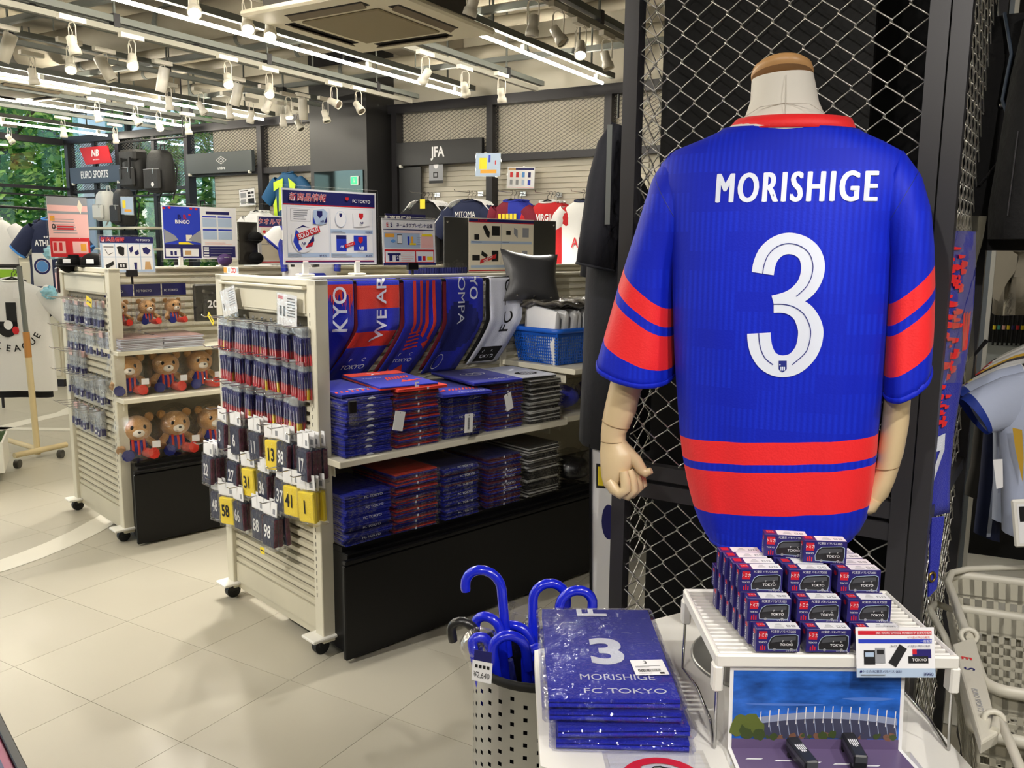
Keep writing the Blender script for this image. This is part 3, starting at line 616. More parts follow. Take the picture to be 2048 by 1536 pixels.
ob('acrylic_foot', B().box(-.008, wS+.014, -.08, .0, -.0, .0008), ACRYL, t)
for k, (px, py, rz, lb) in enumerate(((1602, 1531, 8, 'left of two black toy buses standing on the stadium photo'), (1706, 1520, -4, 'right of two black toy buses standing on the stadium photo'))):
    p = onz(px, py, TZ+.003); t = thing('toy_bus', lb, 'toy', (p.x, p.y, TZ+.0038), rz, None)
    b = B().cbox(-.0105, .0105, -.035, .035, .004, .028, .0025); ob('body', b, CBK, t)
    ob('windscreen', B().rect(-.009, .016, .009, .026, -.0352), CGL, t); ob('window_strip', B().box(-.0108, .0108, -.03, .032, .016, .023), CGL, t)
    for sx in (-1, 1):
        for y in (-.022, .022): ob('wheel', B().tube([(sx*.0085, y, .004), (sx*.011, y, .004)], .0042, 10), RUBBER, t)
    b = B(); [b.quad((x-.0009, y0, .0283), (x+.0009, y0, .0283), (x+.0009, .012, .0283), (x-.0009, .012, .0283)) for x, y0 in ((-.006,-.002),(-.003,-.008),(0,-.01),(.003,-.008),(.006,-.002))]; ob('emblem', b, CWH, t)
p = onz(1452, 1529, TZ)
t = thing('black_plinth', 'black strip plinth with white marks at the lower picture edge', 'plinth', (.345, 1.20, TZ)); ob('base', B().cbox(0, .31, -.02, .012, 0, .02, .001), BLACK, t)
# ---- wrapped towels on the table ------------------------------------
TB = mat('towel_blue', (16, 32, 176), .95, sheen=.12, bump=.5, bscale=420); TBD = mat('towel_blue_dark', (12, 22, 130), .95, bump=.5, bscale=420); TW = mat('towel_white', (226, 230, 244), .95, bump=.4, bscale=420)
def folded(w_, d_, h_, m0, m1=None, layers=2):
    """folded towel: rounded folds at the front, profile in y-z extruded along x"""
    b = B(); r = h_/layers/2
    for l in range(layers):
        z0 = l*2*r; prof = [(d_/2, z0+.0004)]+[(-d_/2+r-r*cos(a), z0+r-r*.97*sin(a)) for a in [pi/2-pi*k/6 for k in range(7)]][::1]
        prof = [(d_/2, z0+.0006)]+[(-d_/2+r-r*sin(pi*k/6), z0+r-r*.96*cos(pi*k/6)) for k in range(7)]+[(d_/2, z0+2*r-.0006)]
        n = len(prof); xs = [-w_/2, -w_/4, 0, w_/4, w_/2]
        rings = [[(x, y, z) for y, z in prof] for x in xs]
        b.loft(rings, (0 if l == layers-1 else (1 if m1 else 0)), True, True, True)
    return b
PACKF = film('pack_film', a=.02, bump=1.0, bscale=15, rough=.03, k=.42)
def pack(x, y, z, rz, tilt, label, top):
    t = thing('wrapped_towel', label, 'towel', (x, y, z), 0, 'number three towels stacked on the table', rot=(tilt, 0, radians(rz)))
    ob('towel', folded(.214, .352, .017, TB, None), TB, t)
    b = B().cbox(-.119, .117, -.186, .184, -.0004, .0192, .006); ob('plastic_wrap', b, PACKF, t)
    if top:
        z = .0176
        txt('3', .098, TW, t, (.005, -.012, z), rot=(0,0,0), bold=.035, sx=1.05); txt('MORISHIGE', .021, TW, t, (.012, -.104, z), rot=(0,0,0), bold=.02, sx=.88)
        txt('FC TOKYO', .0165, TW, t, (.020, -.150, z), rot=(0,0,0), sx=1.25); txt('F', .06, TW, t, (-.005, .158, z), rot=(0,0,pi/2), bold=.02)
        sl = ob('price_label', B().box(-.029, .029, -.027, .027, 0, .0006), PAPER, t, (.072, -.072, .0198), (0,0,radians(4)))
        txt('3', .011, INK, sl, (-.004, .017, .0009), rot=(0,0,0)); b = B(); rn = random.Random(5); x = -.022
        while x < .018: wd = rn.choice((.0006,.001,.0015)); b.quad((x,-.017,.0009),(x+wd,-.017,.0009),(x+wd,-.007,.0009),(x,-.007,.0009)); x += wd+rn.choice((.0006,.001))
        b.quad((-.024,.003,.0009),(.02,.003,.0009),(.02,.0042,.0009),(-.024,.0042,.0009)); b.quad((-.024,-.001,.0009),(.0,-.001,.0009),(.0,.0006,.0009),(-.024,.0006,.0009)); b.quad((.014,-.025,.0009),(.022,-.025,.0009),(.022,-.019,.0009),(.014,-.019,.0009)); b.quad((-.022,-.022,.0009),(.0,-.022,.0009),(.0,-.021,.0009),(-.022,-.021,.0009))
        ob('barcode', b, INK, sl)
for k, (dx, dy, rz, tl, lb) in enumerate(((.018, -.022, -2, 0, 'bottom wrapped blue towel of the table stack, sticking out right'), (.010, -.016, 1.5, .006, 'wrapped blue towel second from the bottom on the table'), (.004, -.006, -1, 0, 'wrapped blue towel just under the top one on the table'), (0, 0, 0, .004, 'top wrapped blue towel with white number 3 on the table'))):
    pack(.172+dx, 1.483+dy, TZ+k*.0202+.001, rz, tl, lb, k == 3)
# ---- no-handling sheet ----------------------------------------------
t = thing('notice_sheet', 'laminated notice with a red prohibition ring on the table front', 'notice', (.235, 1.20, TZ), 2)
ob('sheet', B().box(-.075, .075, -.085, .078, 0, .001), PAPER, t); ob('sleeve', B().box(-.082, .082, -.09, .085, .0012, .0018), ACRYL, t)
def ringp(r0, r1, z, n=40): 
    b = B(); b.add([(r0*cos(2*pi*k/n), r0*sin(2*pi*k/n), z) for k in range(n)]+[(r1*cos(2*pi*k/n), r1*sin(2*pi*k/n), z) for k in range(n)], [(k, n+k, n+(k+1) % n, (k+1) % n) for k in range(n)]); return b
b = ringp(.05, .066, .0022); b.quad((-.042,.03,.0023),(-.03,.042,.0023),(.042,-.03,.0023),(.03,-.042,.0023)); b.f[-1] = b.f[-1][::-1]; ob('ring', b, CRED, t)
b = B(); ln = [(-.03,-.02),(-.03,.02),(-.022,.034),(-.012,.034),(-.006,.04),(.004,.041),(.012,.036),(.02,.034),(.028,.024),(.028,-.02)]
b.tube([(x, y, .0024) for x, y in ln], .0012, 6); [b.tube([(x, .036, .0024), (x+.002, .012, .0024)], .001, 6) for x in (-.01, .006, .018)]; ob('hand_drawing', b, INK, t)
# ---- umbrella stand and umbrellas ------------------------------------
UC = Vector((.069, 1.845, 0)); UR = .152; UH = .60
t = thing('umbrella_stand', 'perforated stainless steel umbrella stand beside the white table', 'umbrella stand', UC)
b = B(); nC = 32; da = 2*pi/nC; hw = .009/UR; zs = [0.02]; z = .05
def cyl_holes():
    for c in range(nC):
        a0 = c*da; aa = [a0, a0+(da-hw)/2, a0+da-hw]
        b.quad(*[(UR*cos(q), UR*sin(q), zz) for q, zz in ((a0,.01),(a0+da-hw,.01),(a0+da-hw,UH-.02),(a0,UH-.02))])
        z0 = .01; z = .045+(.0145 if c % 2 else 0); q0, q1 = a0+da-hw, a0+da
        while z < UH-.045:
            b.quad(*[(UR*cos(q), UR*sin(q), zz) for q, zz in ((q0,z0),(q1,z0),(q1,z),(q0,z))]); z0 = z+.009; z += .029
        b.quad(*[(UR*cos(q), UR*sin(q), zz) for q, zz in ((q0,z0),(q1,z0),(q1,UH-.02),(q0,UH-.02))])
cyl_holes(); o = ob('perforated_body', b, STEEL, t)
ob('rim', B().tube([(UR*cos(2*pi*k/40), UR*sin(2*pi*k/40), UH-.012) for k in range(40)], .007, 8, closed=True, flat=1.6), RUBBER, t)
ob('shade_liner', B().lathe([(UR-.012, .02), (UR-.012, UH-.03)], 32, cap=False), BLACKM, t); ob('base_ring', B().lathe([(UR-.001, 0), (UR+.003, .002), (UR+.003, .012), (UR-.001, .014)], 36), RUBBER, t)  # black liner added so the holes look as dark as a shaded inside
HB = mat('handle_blue', (22, 40, 214), .22, coat=.6); CNP = mat('umbrella_canopy', (24, 34, 120), .8, bump=.5, bscale=60); HBK = mat('handle_black', (30, 30, 32), .3, bump=.2, bscale=80, coat=.4)
def umbrella(pbase, ydep, pdir, r, end, label, m_=HB, hr=.0115, wrap=False, name=True):
    """pbase: pixel where the hook leaves the shaft; ydep: its distance; pdir: yaw of the hook's opening"""
    P0 = ray(*pbase); P0 = CP + P0*(ydep/P0.y); d = ydir(pdir)
    ft = UC + Vector((P0.x-UC.x, P0.y-UC.y, 0))*.28; ft.z = .06
    t = thing('umbrella', label, 'umbrella', ft, 0, 'umbrellas in the perforated stand'); A = (P0-ft).normalized(); up = A
    pts = [P0-A*.16, P0-A*.05]+[P0+d*(r-r*cos(pi*k/9))+up*(r*sin(pi*k/9)) for k in range(10)]
    e = pts[-1]; pts += [e-up*end*.6, e-up*end]
    b = B(); b.tube([p-ft for p in pts], [hr*1.05]+[hr]*(len(pts)-2)+[hr*.9], 12); ob('handle', b, m_, t)
    ob('shaft', B().tube([Vector((0,0,0)), (P0-A*.16)-ft], .005, 8), CHROME, t)
    b = B(); b.tube([A*.02, A*.12, (P0-ft).length*A*.5, (P0-A*.17)-ft], [.008, .02, .027, .012], 10); ob('canopy', b, CNP if m_ is HB else BLACKM, t)
    if wrap: b = B(); b.tube([p-ft for p in pts[1:]]+[e-up*(end+.03)-ft], [hr*1.7, hr*2.6, hr*2.4, hr*2.2, hr*2.0, hr*2, hr*2, hr*2, hr*2.1, hr*2.1, hr*2.2, hr*1.8, hr*1.3, hr*.6], 9); ob('plastic_sleeve', b, CLEAR, t)
    return t
umbrella((1003, 1178), 1.86, -80, .042, .012, 'blue crook umbrella standing tallest, hook turned left')
umbrella((1066, 1200), 1.90, 85, .039, .02, 'blue crook umbrella behind the towels, hook end hidden by another')
umbrella((1185, 1212), 1.86, -88, .037, .012, 'blue crook umbrella farthest right, above the wrapped towels')
umbrella((1000, 1262), 1.84, -70, .030, .006, 'blue crook umbrella at back left, below the tallest one')
umbrella((1062, 1288), 1.88, -75, .040, .0, 'blue crook umbrella in the middle, behind the front hook')
umbrella((986, 1302), 1.76, 82, .036, .05, 'blue crook umbrella at the very front of the stand')
umbrella((1052, 1322), 1.80, 80, .030, .02, 'blue crook umbrella half hidden by the white table corner')
umbrella((945, 1290), 1.79, 78, .018, .02, 'blue crook umbrella still in a clear sleeve, far left', wrap=True)
umbrella((952, 1268), 1.82, -82, .028, .022, 'black crook umbrella leaning out left over the rim', HBK, .011)
# clear sleeve sticking up in the middle
p = CP + ray(1035, 1225)*(1.93/ray(1035, 1225).y)
t = thing('plastic_sleeve', 'crumpled clear plastic sleeve behind the tallest umbrella hook', 'sleeve', (p.x, p.y, p.z-.02)); b = B()
b.loft([[(.006*cos(a), .006*sin(a), -.14) for a in [2*pi*k/9 for k in range(9)]], [(.02*cos(a)*(1+.3*sin(3*a)), .018*sin(a), -.03) for a in [2*pi*k/9 for k in range(9)]], [(.036*cos(a)*(1+.3*sin(2*a))+.01, .03*sin(a)*(1+.25*cos(4*a)), .035+.012*sin(3*a)) for a in [2*pi*k/9 for k in range(9)]]], 0, True, True, False); ob('film', b, CLEAR, t)
# price tag on the rim
p = CP + ray(964, 1338)*(1.70/ray(964, 1338).y)
t = thing('price_tag', 'white price tag hanging on the umbrella stand rim', 'tag', p, 0, None, rot=(radians(-8), 0, radians(-22)))
ob('tag', B().cbox(-.023, .023, 0, .0008, -.028, .016, .0004), PAPER, t); ob('header', B().box(-.02, .02, 0, .0008, .016, .038), NAVY, t)
txt('¥2,640', .0125, INK, t, (0, -.0006, -.014), sx=.78); [ob('tag_mark', B().rect(x, .001, x+.006, .008, -.0006), INK, t) for x in (-.016, -.007, .002, .011)]
# ---- shopping baskets -------------------------------------------------
BKM = mat('basket_grey', (176, 172, 156), .45); BKL = mat('basket_rim', (196, 192, 178), .4)
def basket(name, label, loc, rz, L, Wd, Hh, tilt=0, m0=BKM, m1=BKL, cell=.026, bar=.0075, group=None, taper=.86):
    """open basket: local x = width, y = length (0..L), rim at z=0, bottom at -Hh; walls are real lattices"""
    t = thing(name, label, 'basket', loc, 0, group, rot=(tilt, 0, radians(rz)))
    def wall(P00, P10, P11, P01, nu, nv, nm, solid_top=.16):
        P00, P10, P11, P01 = map(Vector, (P00, P10, P11, P01)); b = B(); nrm = (P10-P00).cross(P01-P00).normalized()*.0013
        pt = lambda u, v: (P00*(1-u)+P10*u)*(1-v)+(P01*(1-u)+P11*u)*v
        def pl(u0, u1, v0, v1):
            q = [pt(u0,v0), pt(u1,v0), pt(u1,v1), pt(u0,v1)]; b.add([p+nrm for p in q]+[p-nrm for p in q], [(0,1,2,3),(7,6,5,4),(0,4,5,1),(1,5,6,2),(2,6,7,3),(3,7,4,0)])
        wu = bar/(P10-P00).length; wv = bar/(P01-P00).length
        for k in range(nu+1): u = k/nu; pl(max(0, u-wu/2), min(1, u+wu/2), 0, 1)
        for k in range(nv+1): v = k*(1-solid_top)/nv; pl(0, 1, max(0, v-wv/2), v+wv/2)
        if solid_top: pl(0, 1, 1-solid_top, 1)
        o = ob(nm, b, m0, t); o['kind'] = 'stuff'
    w2, tw = Wd/2, Wd/2*taper; y0, y1 = L*(1-taper)/2, L-L*(1-taper)/2
    wall((-tw,y1,-Hh), (-tw,y0,-Hh), (-w2,0,0), (-w2,L,0), int(L/cell), int(Hh*.84/cell), 'side_wall'); wall((tw,y0,-Hh), (tw,y1,-Hh), (w2,L,0), (w2,0,0), int(L/cell), int(Hh*.84/cell), 'side_wall')
    wall((-tw,y0,-Hh), (tw,y0,-Hh), (w2,0,0), (-w2,0,0), int(Wd/cell), int(Hh*.84/cell), 'end_wall'); wall((tw,y1,-Hh), (-tw,y1,-Hh), (-w2,L,0), (w2,L,0), int(Wd/cell), int(Hh*.84/cell), 'end_wall')
    wall((-tw,y0,-Hh), (tw,y0,-Hh), (tw,y1,-Hh), (-tw,y1,-Hh), int(Wd*taper/cell), int(L*taper/cell), 'floor_grid', 0)
    rr = .03; pts = []
    for cx, cy, a0 in ((w2-rr, L-rr, 0), (-w2+rr, L-rr, pi/2), (-w2+rr, rr, pi), (w2-rr, rr, 3*pi/2)): pts += [(cx+(rr+.006)*cos(a0+pi/2*k/4), cy+(rr+.006)*sin(a0+pi/2*k/4), 0) for k in range(5)]
    ob('rim', B().tube(pts, .009, 8, closed=True, flat=1.3), m1, t)
    return t
A_, D_ = onz(1896, 1150, .76), onz(2036, 1536, .76); bY = (A_-D_).normalized(); bX = Vector((bY.y, -bY.x, 0)); bL, bW = .56, .42
bo = A_ + bX*(bW/2) - bY*bL; brz = math.degrees(atan2(bX.y, bX.x))
bk = basket('shopping_basket', 'grey shopping basket on top, handle folded left with red and blue letters', (bo.x, bo.y, .76), brz, bL, bW, .27, cell=.024, bar=.0085)
def bl(px, py, z=.778): p = onz(px, py, z)-Vector((bo.x, bo.y, .76)); return Vector((p.dot(bX), p.dot(bY), z-.76))
b = B(); top = [bl(1905, 1287), bl(1950, 1272), bl(1998, 1464), bl(1962, 1486)]; bot = [p+Vector((0, 0, -.022)) for p in top]
b.add([tuple(p) for p in top+bot], [(0,3,2,1)[::-1], (4,5,6,7)[::-1], (0,1,5,4)[::-1], (1,2,6,5)[::-1], (2,3,7,6)[::-1], (3,0,4,7)[::-1]]); h = ob('handle', b, BKL, bk, bevel=.004)
ob('bail', B().tube([bl(1940, 1275), bl(1930, 1255), bl(1912, 1205), bl(1896, 1165), bl(1903, 1146), bl(1935, 1138), bl(2060, 1134)], .0075, 8), BKL, bk); ob('bail', B().tube([bl(1990, 1462), bl(1994, 1435), bl(2005, 1450), bl(2030, 1510), bl(2060, 1580)], .0075, 8), BKL, bk)
for q in ((1938, 1272), (1988, 1440)): c = bl(*q); ob('hinge_ring', B().tube([(c.x+.014*cos(a), c.y+.004*sin(a), c.z+.012*sin(a)) for a in [2*pi*k/12 for k in range(12)]], .005, 6, closed=True), BKL, bk)
ha = atan2((top[3]-top[0]).y, (top[3]-top[0]).x)
for ch, f, hh_, mm in (('E', .22, .017, RED), ('S', .34, .017, NAVY), ('EURO SPORTS', .66, .009, GREYP)): c = (top[0]*(1-f)+top[3]*f)*.62+(top[1]*(1-f)+top[2]*f)*.38; txt(ch, hh_, mm, h, tuple(c+Vector((0,0,.0012))), rot=(0, 0, ha), bold=.02 if len(ch) == 1 else 0)
bk2 = basket('shopping_basket', 'grey shopping basket nested underneath, its bail poking out left', (bo.x-.03, bo.y-.03, .69), brz-3, .56, .42, .26, cell=.024, bar=.0085)
b = B(); b.tube([(-.21, .52, .012), (-.25, .50, .03), (-.265, .44, .035), (-.24, .30, .03), (-.215, .10, .015)], .0075, 8); ob('bail', b, BKL, bk2)
t = thing('basket_stand', 'dark low trolley holding the grey shopping baskets', 'trolley', (bo.x, bo.y, 0), brz); ob('frame', B().box(-.17, .17, .05, .51, .40, .425), DKSTEEL, t)
for x in (-.15, .15):
    for y in (.08, .48): ob('leg', B().box(x-.012, x+.012, y-.012, y+.012, .05, .4), DKSTEEL, t); ob('wheel', B().tube([(x-.01, y, .025), (x+.01, y, .025)], .025, 12), RUBBER, t)
# ---- mesh cage --------------------------------------------------------
CX = Vector((.61, 1.87, 0)); CYAW = 123.4; CRZ = 90-CYAW
t = cage = thing('mesh_cage', 'black steel cage of galvanised chain link behind the mannequin', 'cage', CX, CRZ)
CAGEM = mat('cage_paint', (58, 57, 60), .38, .2); LINK = mat('galvanised_wire', (206, 204, 198), .3, .85)
CH = 3.35; xl, xr = -.40, .245
def post(x, y, w_=.034): ob('post', B().box(x-w_/2, x+w_/2, y-w_/2, y+w_/2, 0, CH), CAGEM, t)
post(xl, 0, .036); post(xr-.002, 0, .036); post(xr+.036, .001, .034); post(xl, .62); post(xr+.04, .62)
ob('rail', B().box(xl+.018, xr-.02, -.016, .014, .952, .987), CAGEM, t); ob('rail', B().box(xl+.018, xr-.02, -.016, .014, .905, .942), CAGEM, t)
for z in (.02, CH-.04): ob('rail', B().box(xl+.018, xr-.02, -.015, .015, z, z+.035), CAGEM, t)
for x in (xl, xr+.037):
    for z in (.02, .94, CH-.04): ob('side_rail', B().box(x-.014, x+.014, .02, .60, z, z+.032), CAGEM, t)
def chain(x0, x1, z0, z1, p=.0335, q=.0300, r=.0016):
    """woven chain link: every wire zigzags between two columns, stepping front and back"""
    b = B(); nx = int((x1-x0)/p); nz = int((z1-z0)/q)
    for k in range(nx):
        pts = []
        for j in range(nz+1):
            right = (j+k) % 2; x = x0+(k+(1 if right else 0))*p+(.0016 if right else -.0016); pts.append((x, .0022 if right else -.0022, z0+j*q-.0018)); pts.append((x, -.0022 if right else .0022, z0+j*q+.0018))
        b.tube(pts, r, 5)
    return b
o = ob('chain_link', chain(xl+.018, xr-.018, .99, CH-.04), LINK, t); o['kind'] = 'stuff'
o = ob('chain_link', chain(xl+.018, xr-.018, .055, .905), LINK, t); o['kind'] = 'stuff'
for x in (xl, xr+.037):
    b = chain(.02, .60, .055, CH-.04).xf(Matrix.Translation((x, 0, 0)) @ Matrix.Rotation(pi/2, 4, 'Z')); o = ob('chain_link', b, LINK, t); o['kind'] = 'stuff'
ob('backing_board', B().box(-.372, .105, .10, .118, .28, CH), mat('board_black', (13, 13, 14), .55, spec=.25), t); ob('backing_board', B().box(.0, .26, .40, .415, .2, CH), BLACKM, t)
ob('backing_board', B().box(-.385, -.25, .585, .595, .28, 1.12), BLACKM, t)
# ---- mannequin and jersey ---------------------------------------------
MC = Vector((.518, 1.65, 0)); MYAW = 113.; MX = ydir(MYAW); MY = ydir(MYAW-90)
def ML(px, py, dy=0.):
    p = onv(px, py, MC+MY*dy, MYAW); d = p-MC; return Vector((d.dot(MX), dy, p.z))
mq = thing('mannequin', 'headless white neck mannequin with jointed tan arms on a steel base', 'mannequin', MC, 90-MYAW)
NECK = mat('mannequin_cloth', (224, 219, 209), .7, var=.04, vscale=8, bump=.05, bscale=90); WOODC = mat('cap_wood', (196, 150, 98), .4, var=.1, vscale=20); ARM = mat('arm_resin', (214, 190, 150), .32, var=.04, vscale=6)
def ring_lr(l, r, ry, dy=0, n=28, tilt=0, k=1.0):
    a, c = ML(*l, dy), ML(*r, dy); m_ = (a+c)/2; h = (c-a)/2
    return [m_+h*math.copysign(abs(cos(q))**k, cos(q))+Vector((0, ry*math.copysign(abs(sin(q))**k, sin(q)), tilt*sin(q))) for q in [2*pi*i/n for i in range(n)]]
nk = [((1446, 262), (1722, 262), .085), ((1484, 245), (1668, 243), .072), ((1492, 232), (1650, 230), .066), ((1501, 205), (1638, 203), .06), ((1503, 172), (1630, 160), .058), ((1504, 163), (1627, 146), .057)]
ob('torso', B().loft([ring_lr((1400, 980), (1730, 980), .09), ring_lr((1385, 600), (1752, 600), .10), ring_lr((1375, 420), (1765, 420), .085), ring_lr((1400, 330), (1770, 330), .07)]+[ring_lr(a, c, r) for a, c, r in nk]), NECK, mq)
b = B().loft([ring_lr((1503, 163), (1627, 145), .058, tilt=-.012), ring_lr((1502, 158), (1628, 139), .061, tilt=-.013), ring_lr((1505, 148), (1625, 129), .060, tilt=-.014), ring_lr((1514, 140), (1616, 123), .052, tilt=-.012)]); ob('neck_cap', b, WOODC, mq)
b = B(); b.tube([ML(1486, 236, -.067), ML(1520, 214, -.0655), ML(1570, 206, -.0645), ML(1620, 208, -.0655), ML(1650, 226, -.067)], .0007, 5); b.tube([ML(1572, 150, -.058), ML(1570, 243, -.073)], .0006, 5); ob('seam', b, mat('seam_thread', (196, 190, 180), .8), mq)
ob('pole', B().tube([(-.01, 0, TZ-.0), (-.01, 0, 1.05)], .0125, 14), STEEL, mq)
pb = onz(1530, 1312, TZ); q = pb-MC; q2 = Vector((q.dot(MX), q.dot(MY), TZ)); 
ob('base_plate', B().lathe([(.001, 0), (.15, 0), (.15, .004), (.145, .006), (.02, .007), (.018, .02), (.001, .02)], 40, c=(.012, -.045, TZ)), mat('base_grey', (150, 150, 146), .35, .6), mq)
# arms: one continuous skin each, fingers rooted in the palm
def arm(rings, fingers, nm, seams):
    b = B(); b.loft([ring_lr(a, c, ry, dy, 18) for a, c, ry, dy in rings])
    for pts, rad in fingers: b.tube([ML(*p) for p in pts], rad, 10)
    o = ob(nm, b, ARM, mq)
    for a, c, ry, dy in seams: ob('joint_seam', B().tube(ring_lr(a, c, ry, dy, 20), .0011, 5, closed=True), mat('seam_dark', (150, 124, 88), .6), o)
arm([((1262, 560), (1330, 590), .04, 0), ((1240, 690), (1328, 720), .042, 0), ((1221, 768), (1281, 784), .037, 0), ((1210, 815), (1271, 826), .034, 0), ((1206, 838), (1258, 857), .031, 0), ((1203, 866), (1251, 868), .029, 0), ((1203, 880), (1250, 881), .028, 0), ((1202, 890), (1256, 889), .028, 0), ((1201, 905), (1268, 900), .032, 0), ((1202, 925), (1272, 915), .036, 0), ((1204, 948), (1266, 932), .038, 0), ((1209, 968), (1256, 950), .037, 0), ((1216, 976), (1248, 962), .03, 0)],
    [([(1218, 962, -.03), (1228, 978, -.033), (1240, 987, -.034), (1252, 978, -.034), (1250, 958, -.032), (1247, 943, -.03)], [.012, .013, .0125, .0115, .0105, .009]),
     ([(1222, 964, -.01), (1238, 983, -.012), (1256, 990, -.013), (1268, 978, -.013), (1264, 956, -.012), (1258, 940, -.011)], [.012, .013, .0125, .0118, .0108, .009]),
     ([(1228, 962, .01), (1246, 982, .009), (1265, 986, .008), (1277, 974, .008), (1273, 954, .008), (1266, 941, .008)], [.012, .013, .0125, .0118, .0108, .009]),
     ([(1234, 958, .028), (1254, 976, .027), (1272, 980, .026), (1285, 968, .026), (1281, 950, .026), (1273, 938, .026)], [.0115, .012, .0115, .011, .010, .0085]),
     ([(1252, 905, -.004), (1272, 922, -.002), (1284, 940, .0), (1292, 946, .0), (1303, 941, .0)], [.016, .0135, .0115, .010, .007])],
    'arm', [((1206, 838), (1258, 857), .0315, 0), ((1203, 879), (1250, 883), .0285, 0)])
arm([((1845, 620), (1790, 620), .04, 0), ((1834, 740), (1776, 745), .04, 0), ((1822, 800), (1766, 803), .036, 0), ((1818, 850), (1762, 852), .034, 0), ((1808, 905), (1754, 915), .031, 0), ((1800, 930), (1752, 932), .029, 0), ((1797, 940), (1748, 942), .029, 0), ((1790, 962), (1738, 962), .031, .0), ((1778, 990), (1728, 985), .032, 0), ((1762, 1006), (1722, 1002), .028, 0)],
    [([(1752, 1000, -.024), (1742, 1016, -.026), (1728, 1020, -.028), (1716, 1008, -.028), (1716, 992, -.026)], [.011, .011, .0105, .0095, .008]), ([(1748, 1002, -.006), (1736, 1019, -.008), (1722, 1022, -.009), (1710, 1010, -.009), (1712, 992, -.008)], [.011, .011, .0105, .0095, .008]),
     ([(1742, 1002, .012), (1730, 1018, .011), (1716, 1020, .010), (1705, 1008, .01), (1708, 990, .01)], [.011, .011, .0105, .0095, .008]), ([(1736, 1000, .028), (1724, 1014, .027), (1711, 1015, .026), (1702, 1004, .026), (1704, 988, .026)], [.0105, .0105, .010, .009, .0075]),
     ([(1740, 950, -.01), (1722, 972, -.008), (1708, 986, -.006), (1698, 990, -.005)], [.015, .013, .011, .008])],
    'arm', [((1799, 931), (1750, 935), .0295, 0)])
# jersey
JB = mat('jersey_blue', (8, 32, 192), .6, spec=.25, sheen=.03, bump=.06, bscale=240); JR = mat('jersey_red', (238, 32, 38), .55, sheen=.08, bump=.1, bscale=240); JP = mat('print_white', (224, 230, 246), .4); JN = mat('print_navy', (26, 40, 130), .5)
# tone-on-tone woven bars inside the blue cloth
nt_ = JB.node_tree; pr = nt_.nodes['Principled BSDF']; tc = nt_.nodes.new('ShaderNodeTexCoord'); sep = nt_.nodes.new('ShaderNodeSeparateXYZ'); nt_.links.new(tc.outputs['Object'], sep.inputs[0])
wv = nt_.nodes.new('ShaderNodeTexWave'); wv.inputs['Scale'].default_value = 30; wv.inputs['Distortion'].default_value = 0; nt_.links.new(tc.outputs['Object'], wv.inputs['Vector'])
ns = nt_.nodes.new('ShaderNodeTexBrick'); ns.inputs['Scale'].default_value = 7; ns.inputs['Mortar Size'].default_value = 0; ns.inputs['Color1'].default_value = (0,0,0,1); ns.inputs['Color2'].default_value = (1,1,1,1); ns.offset = .37
cmb = nt_.nodes.new('ShaderNodeCombineXYZ'); nt_.links.new(sep.outputs['X'], cmb.inputs['X']); nt_.links.new(sep.outputs['Z'], cmb.inputs['Y']); nt_.links.new(cmb.outputs[0], ns.inputs['Vector'])
mu = nt_.nodes.new('ShaderNodeMath'); mu.operation = 'MULTIPLY'; nt_.links.new(wv.outputs['Fac'], mu.inputs[0]); nt_.links.new(ns.outputs['Color'], mu.inputs[1])
mx = nt_.nodes.new('ShaderNodeMix'); mx.data_type = 'RGBA'; mx.inputs[6].default_value = (*lin((6, 30, 184)), 1); mx.inputs[7].default_value = (*lin((12, 44, 206)), 1); nt_.links.new(mu.outputs[0], mx.inputs[0]); nt_.links.new(mx.outputs[2], pr.inputs['Base Color'])
js = thing('football_jersey', 'blue football jersey with red bands and number 3 worn by the mannequin', 'jersey', MC, 90-MYAW)
def interp(tab, x):
    for i in range(len(tab)-1):
        if tab[i][0] <= x <= tab[i+1][0] or i == len(tab)-2:
            f = (x-tab[i][0])/(tab[i+1][0]-tab[i][0]); return [a+(c-a)*f for a, c in zip(tab[i][1:], tab[i+1][1:])]
TOR = [(245, 1462, 1708, .072), (258, 1452, 1716, .078), (268, 1440, 1730, .082), (285, 1402, 1768, .088), (305, 1352, 1806, .092), (330, 1326, 1826, .098), (370, 1318, 1832, .107), (420, 1330, 1816, .114), (470, 1342, 1796, .118), (540, 1349, 1786, .12), (620, 1351, 1780, .119), (700, 1353, 1774, .117), (780, 1358, 1767, .115), (860, 1364, 1757, .114), (900, 1369, 1754, .114), (918, 1372, 1752, .114), (960, 1380, 1748, .114), (1003, 1392, 1742, .114), (1030, 1402, 1734, .113), (1052, 1414, 1722, .112), (1062, 1424, 1706, .110)]
YS = [262, 268, 276, 285, 295, 305, 317, 330, 350, 370, 395, 420, 445, 470, 505, 540, 580, 620, 660, 700, 740, 780, 820, 862, 880, 900, 904, 919, 924, 950, 975, 1000, 1006, 1030, 1044, 1052, 1058, 1064]
NT = 72
def torso_pt(y, q, off=0):
    l, r, ry = interp(TOR, y); a, c = ML(l, y), ML(r, y); m_ = (a+c)/2; h = (c-a)/2; k = .80
    cx = math.copysign(abs(cos(q))**k, cos(q)); sy = math.copysign(abs(sin(q))**k, sin(q))
    fold = .0022*sin(q*9+y*.006)*min(1, max(0, (y-420)/250))+.0016*sin(q*17-y*.011)*min(1, max(0, (y-500)/300))
    sag = (-.010*abs(sy)**2) if y > 1000 else 0
    return m_+h*cx*(1+off/.2)+Vector((0, -(ry+fold+off)*sy, 0)) + Vector((0, 0, sag*min(1, (y-1000)/50.) if y > 1000 else 0))
def band(y): return 1 if (862 < y < 903 or 920 < y < 1003) else 0
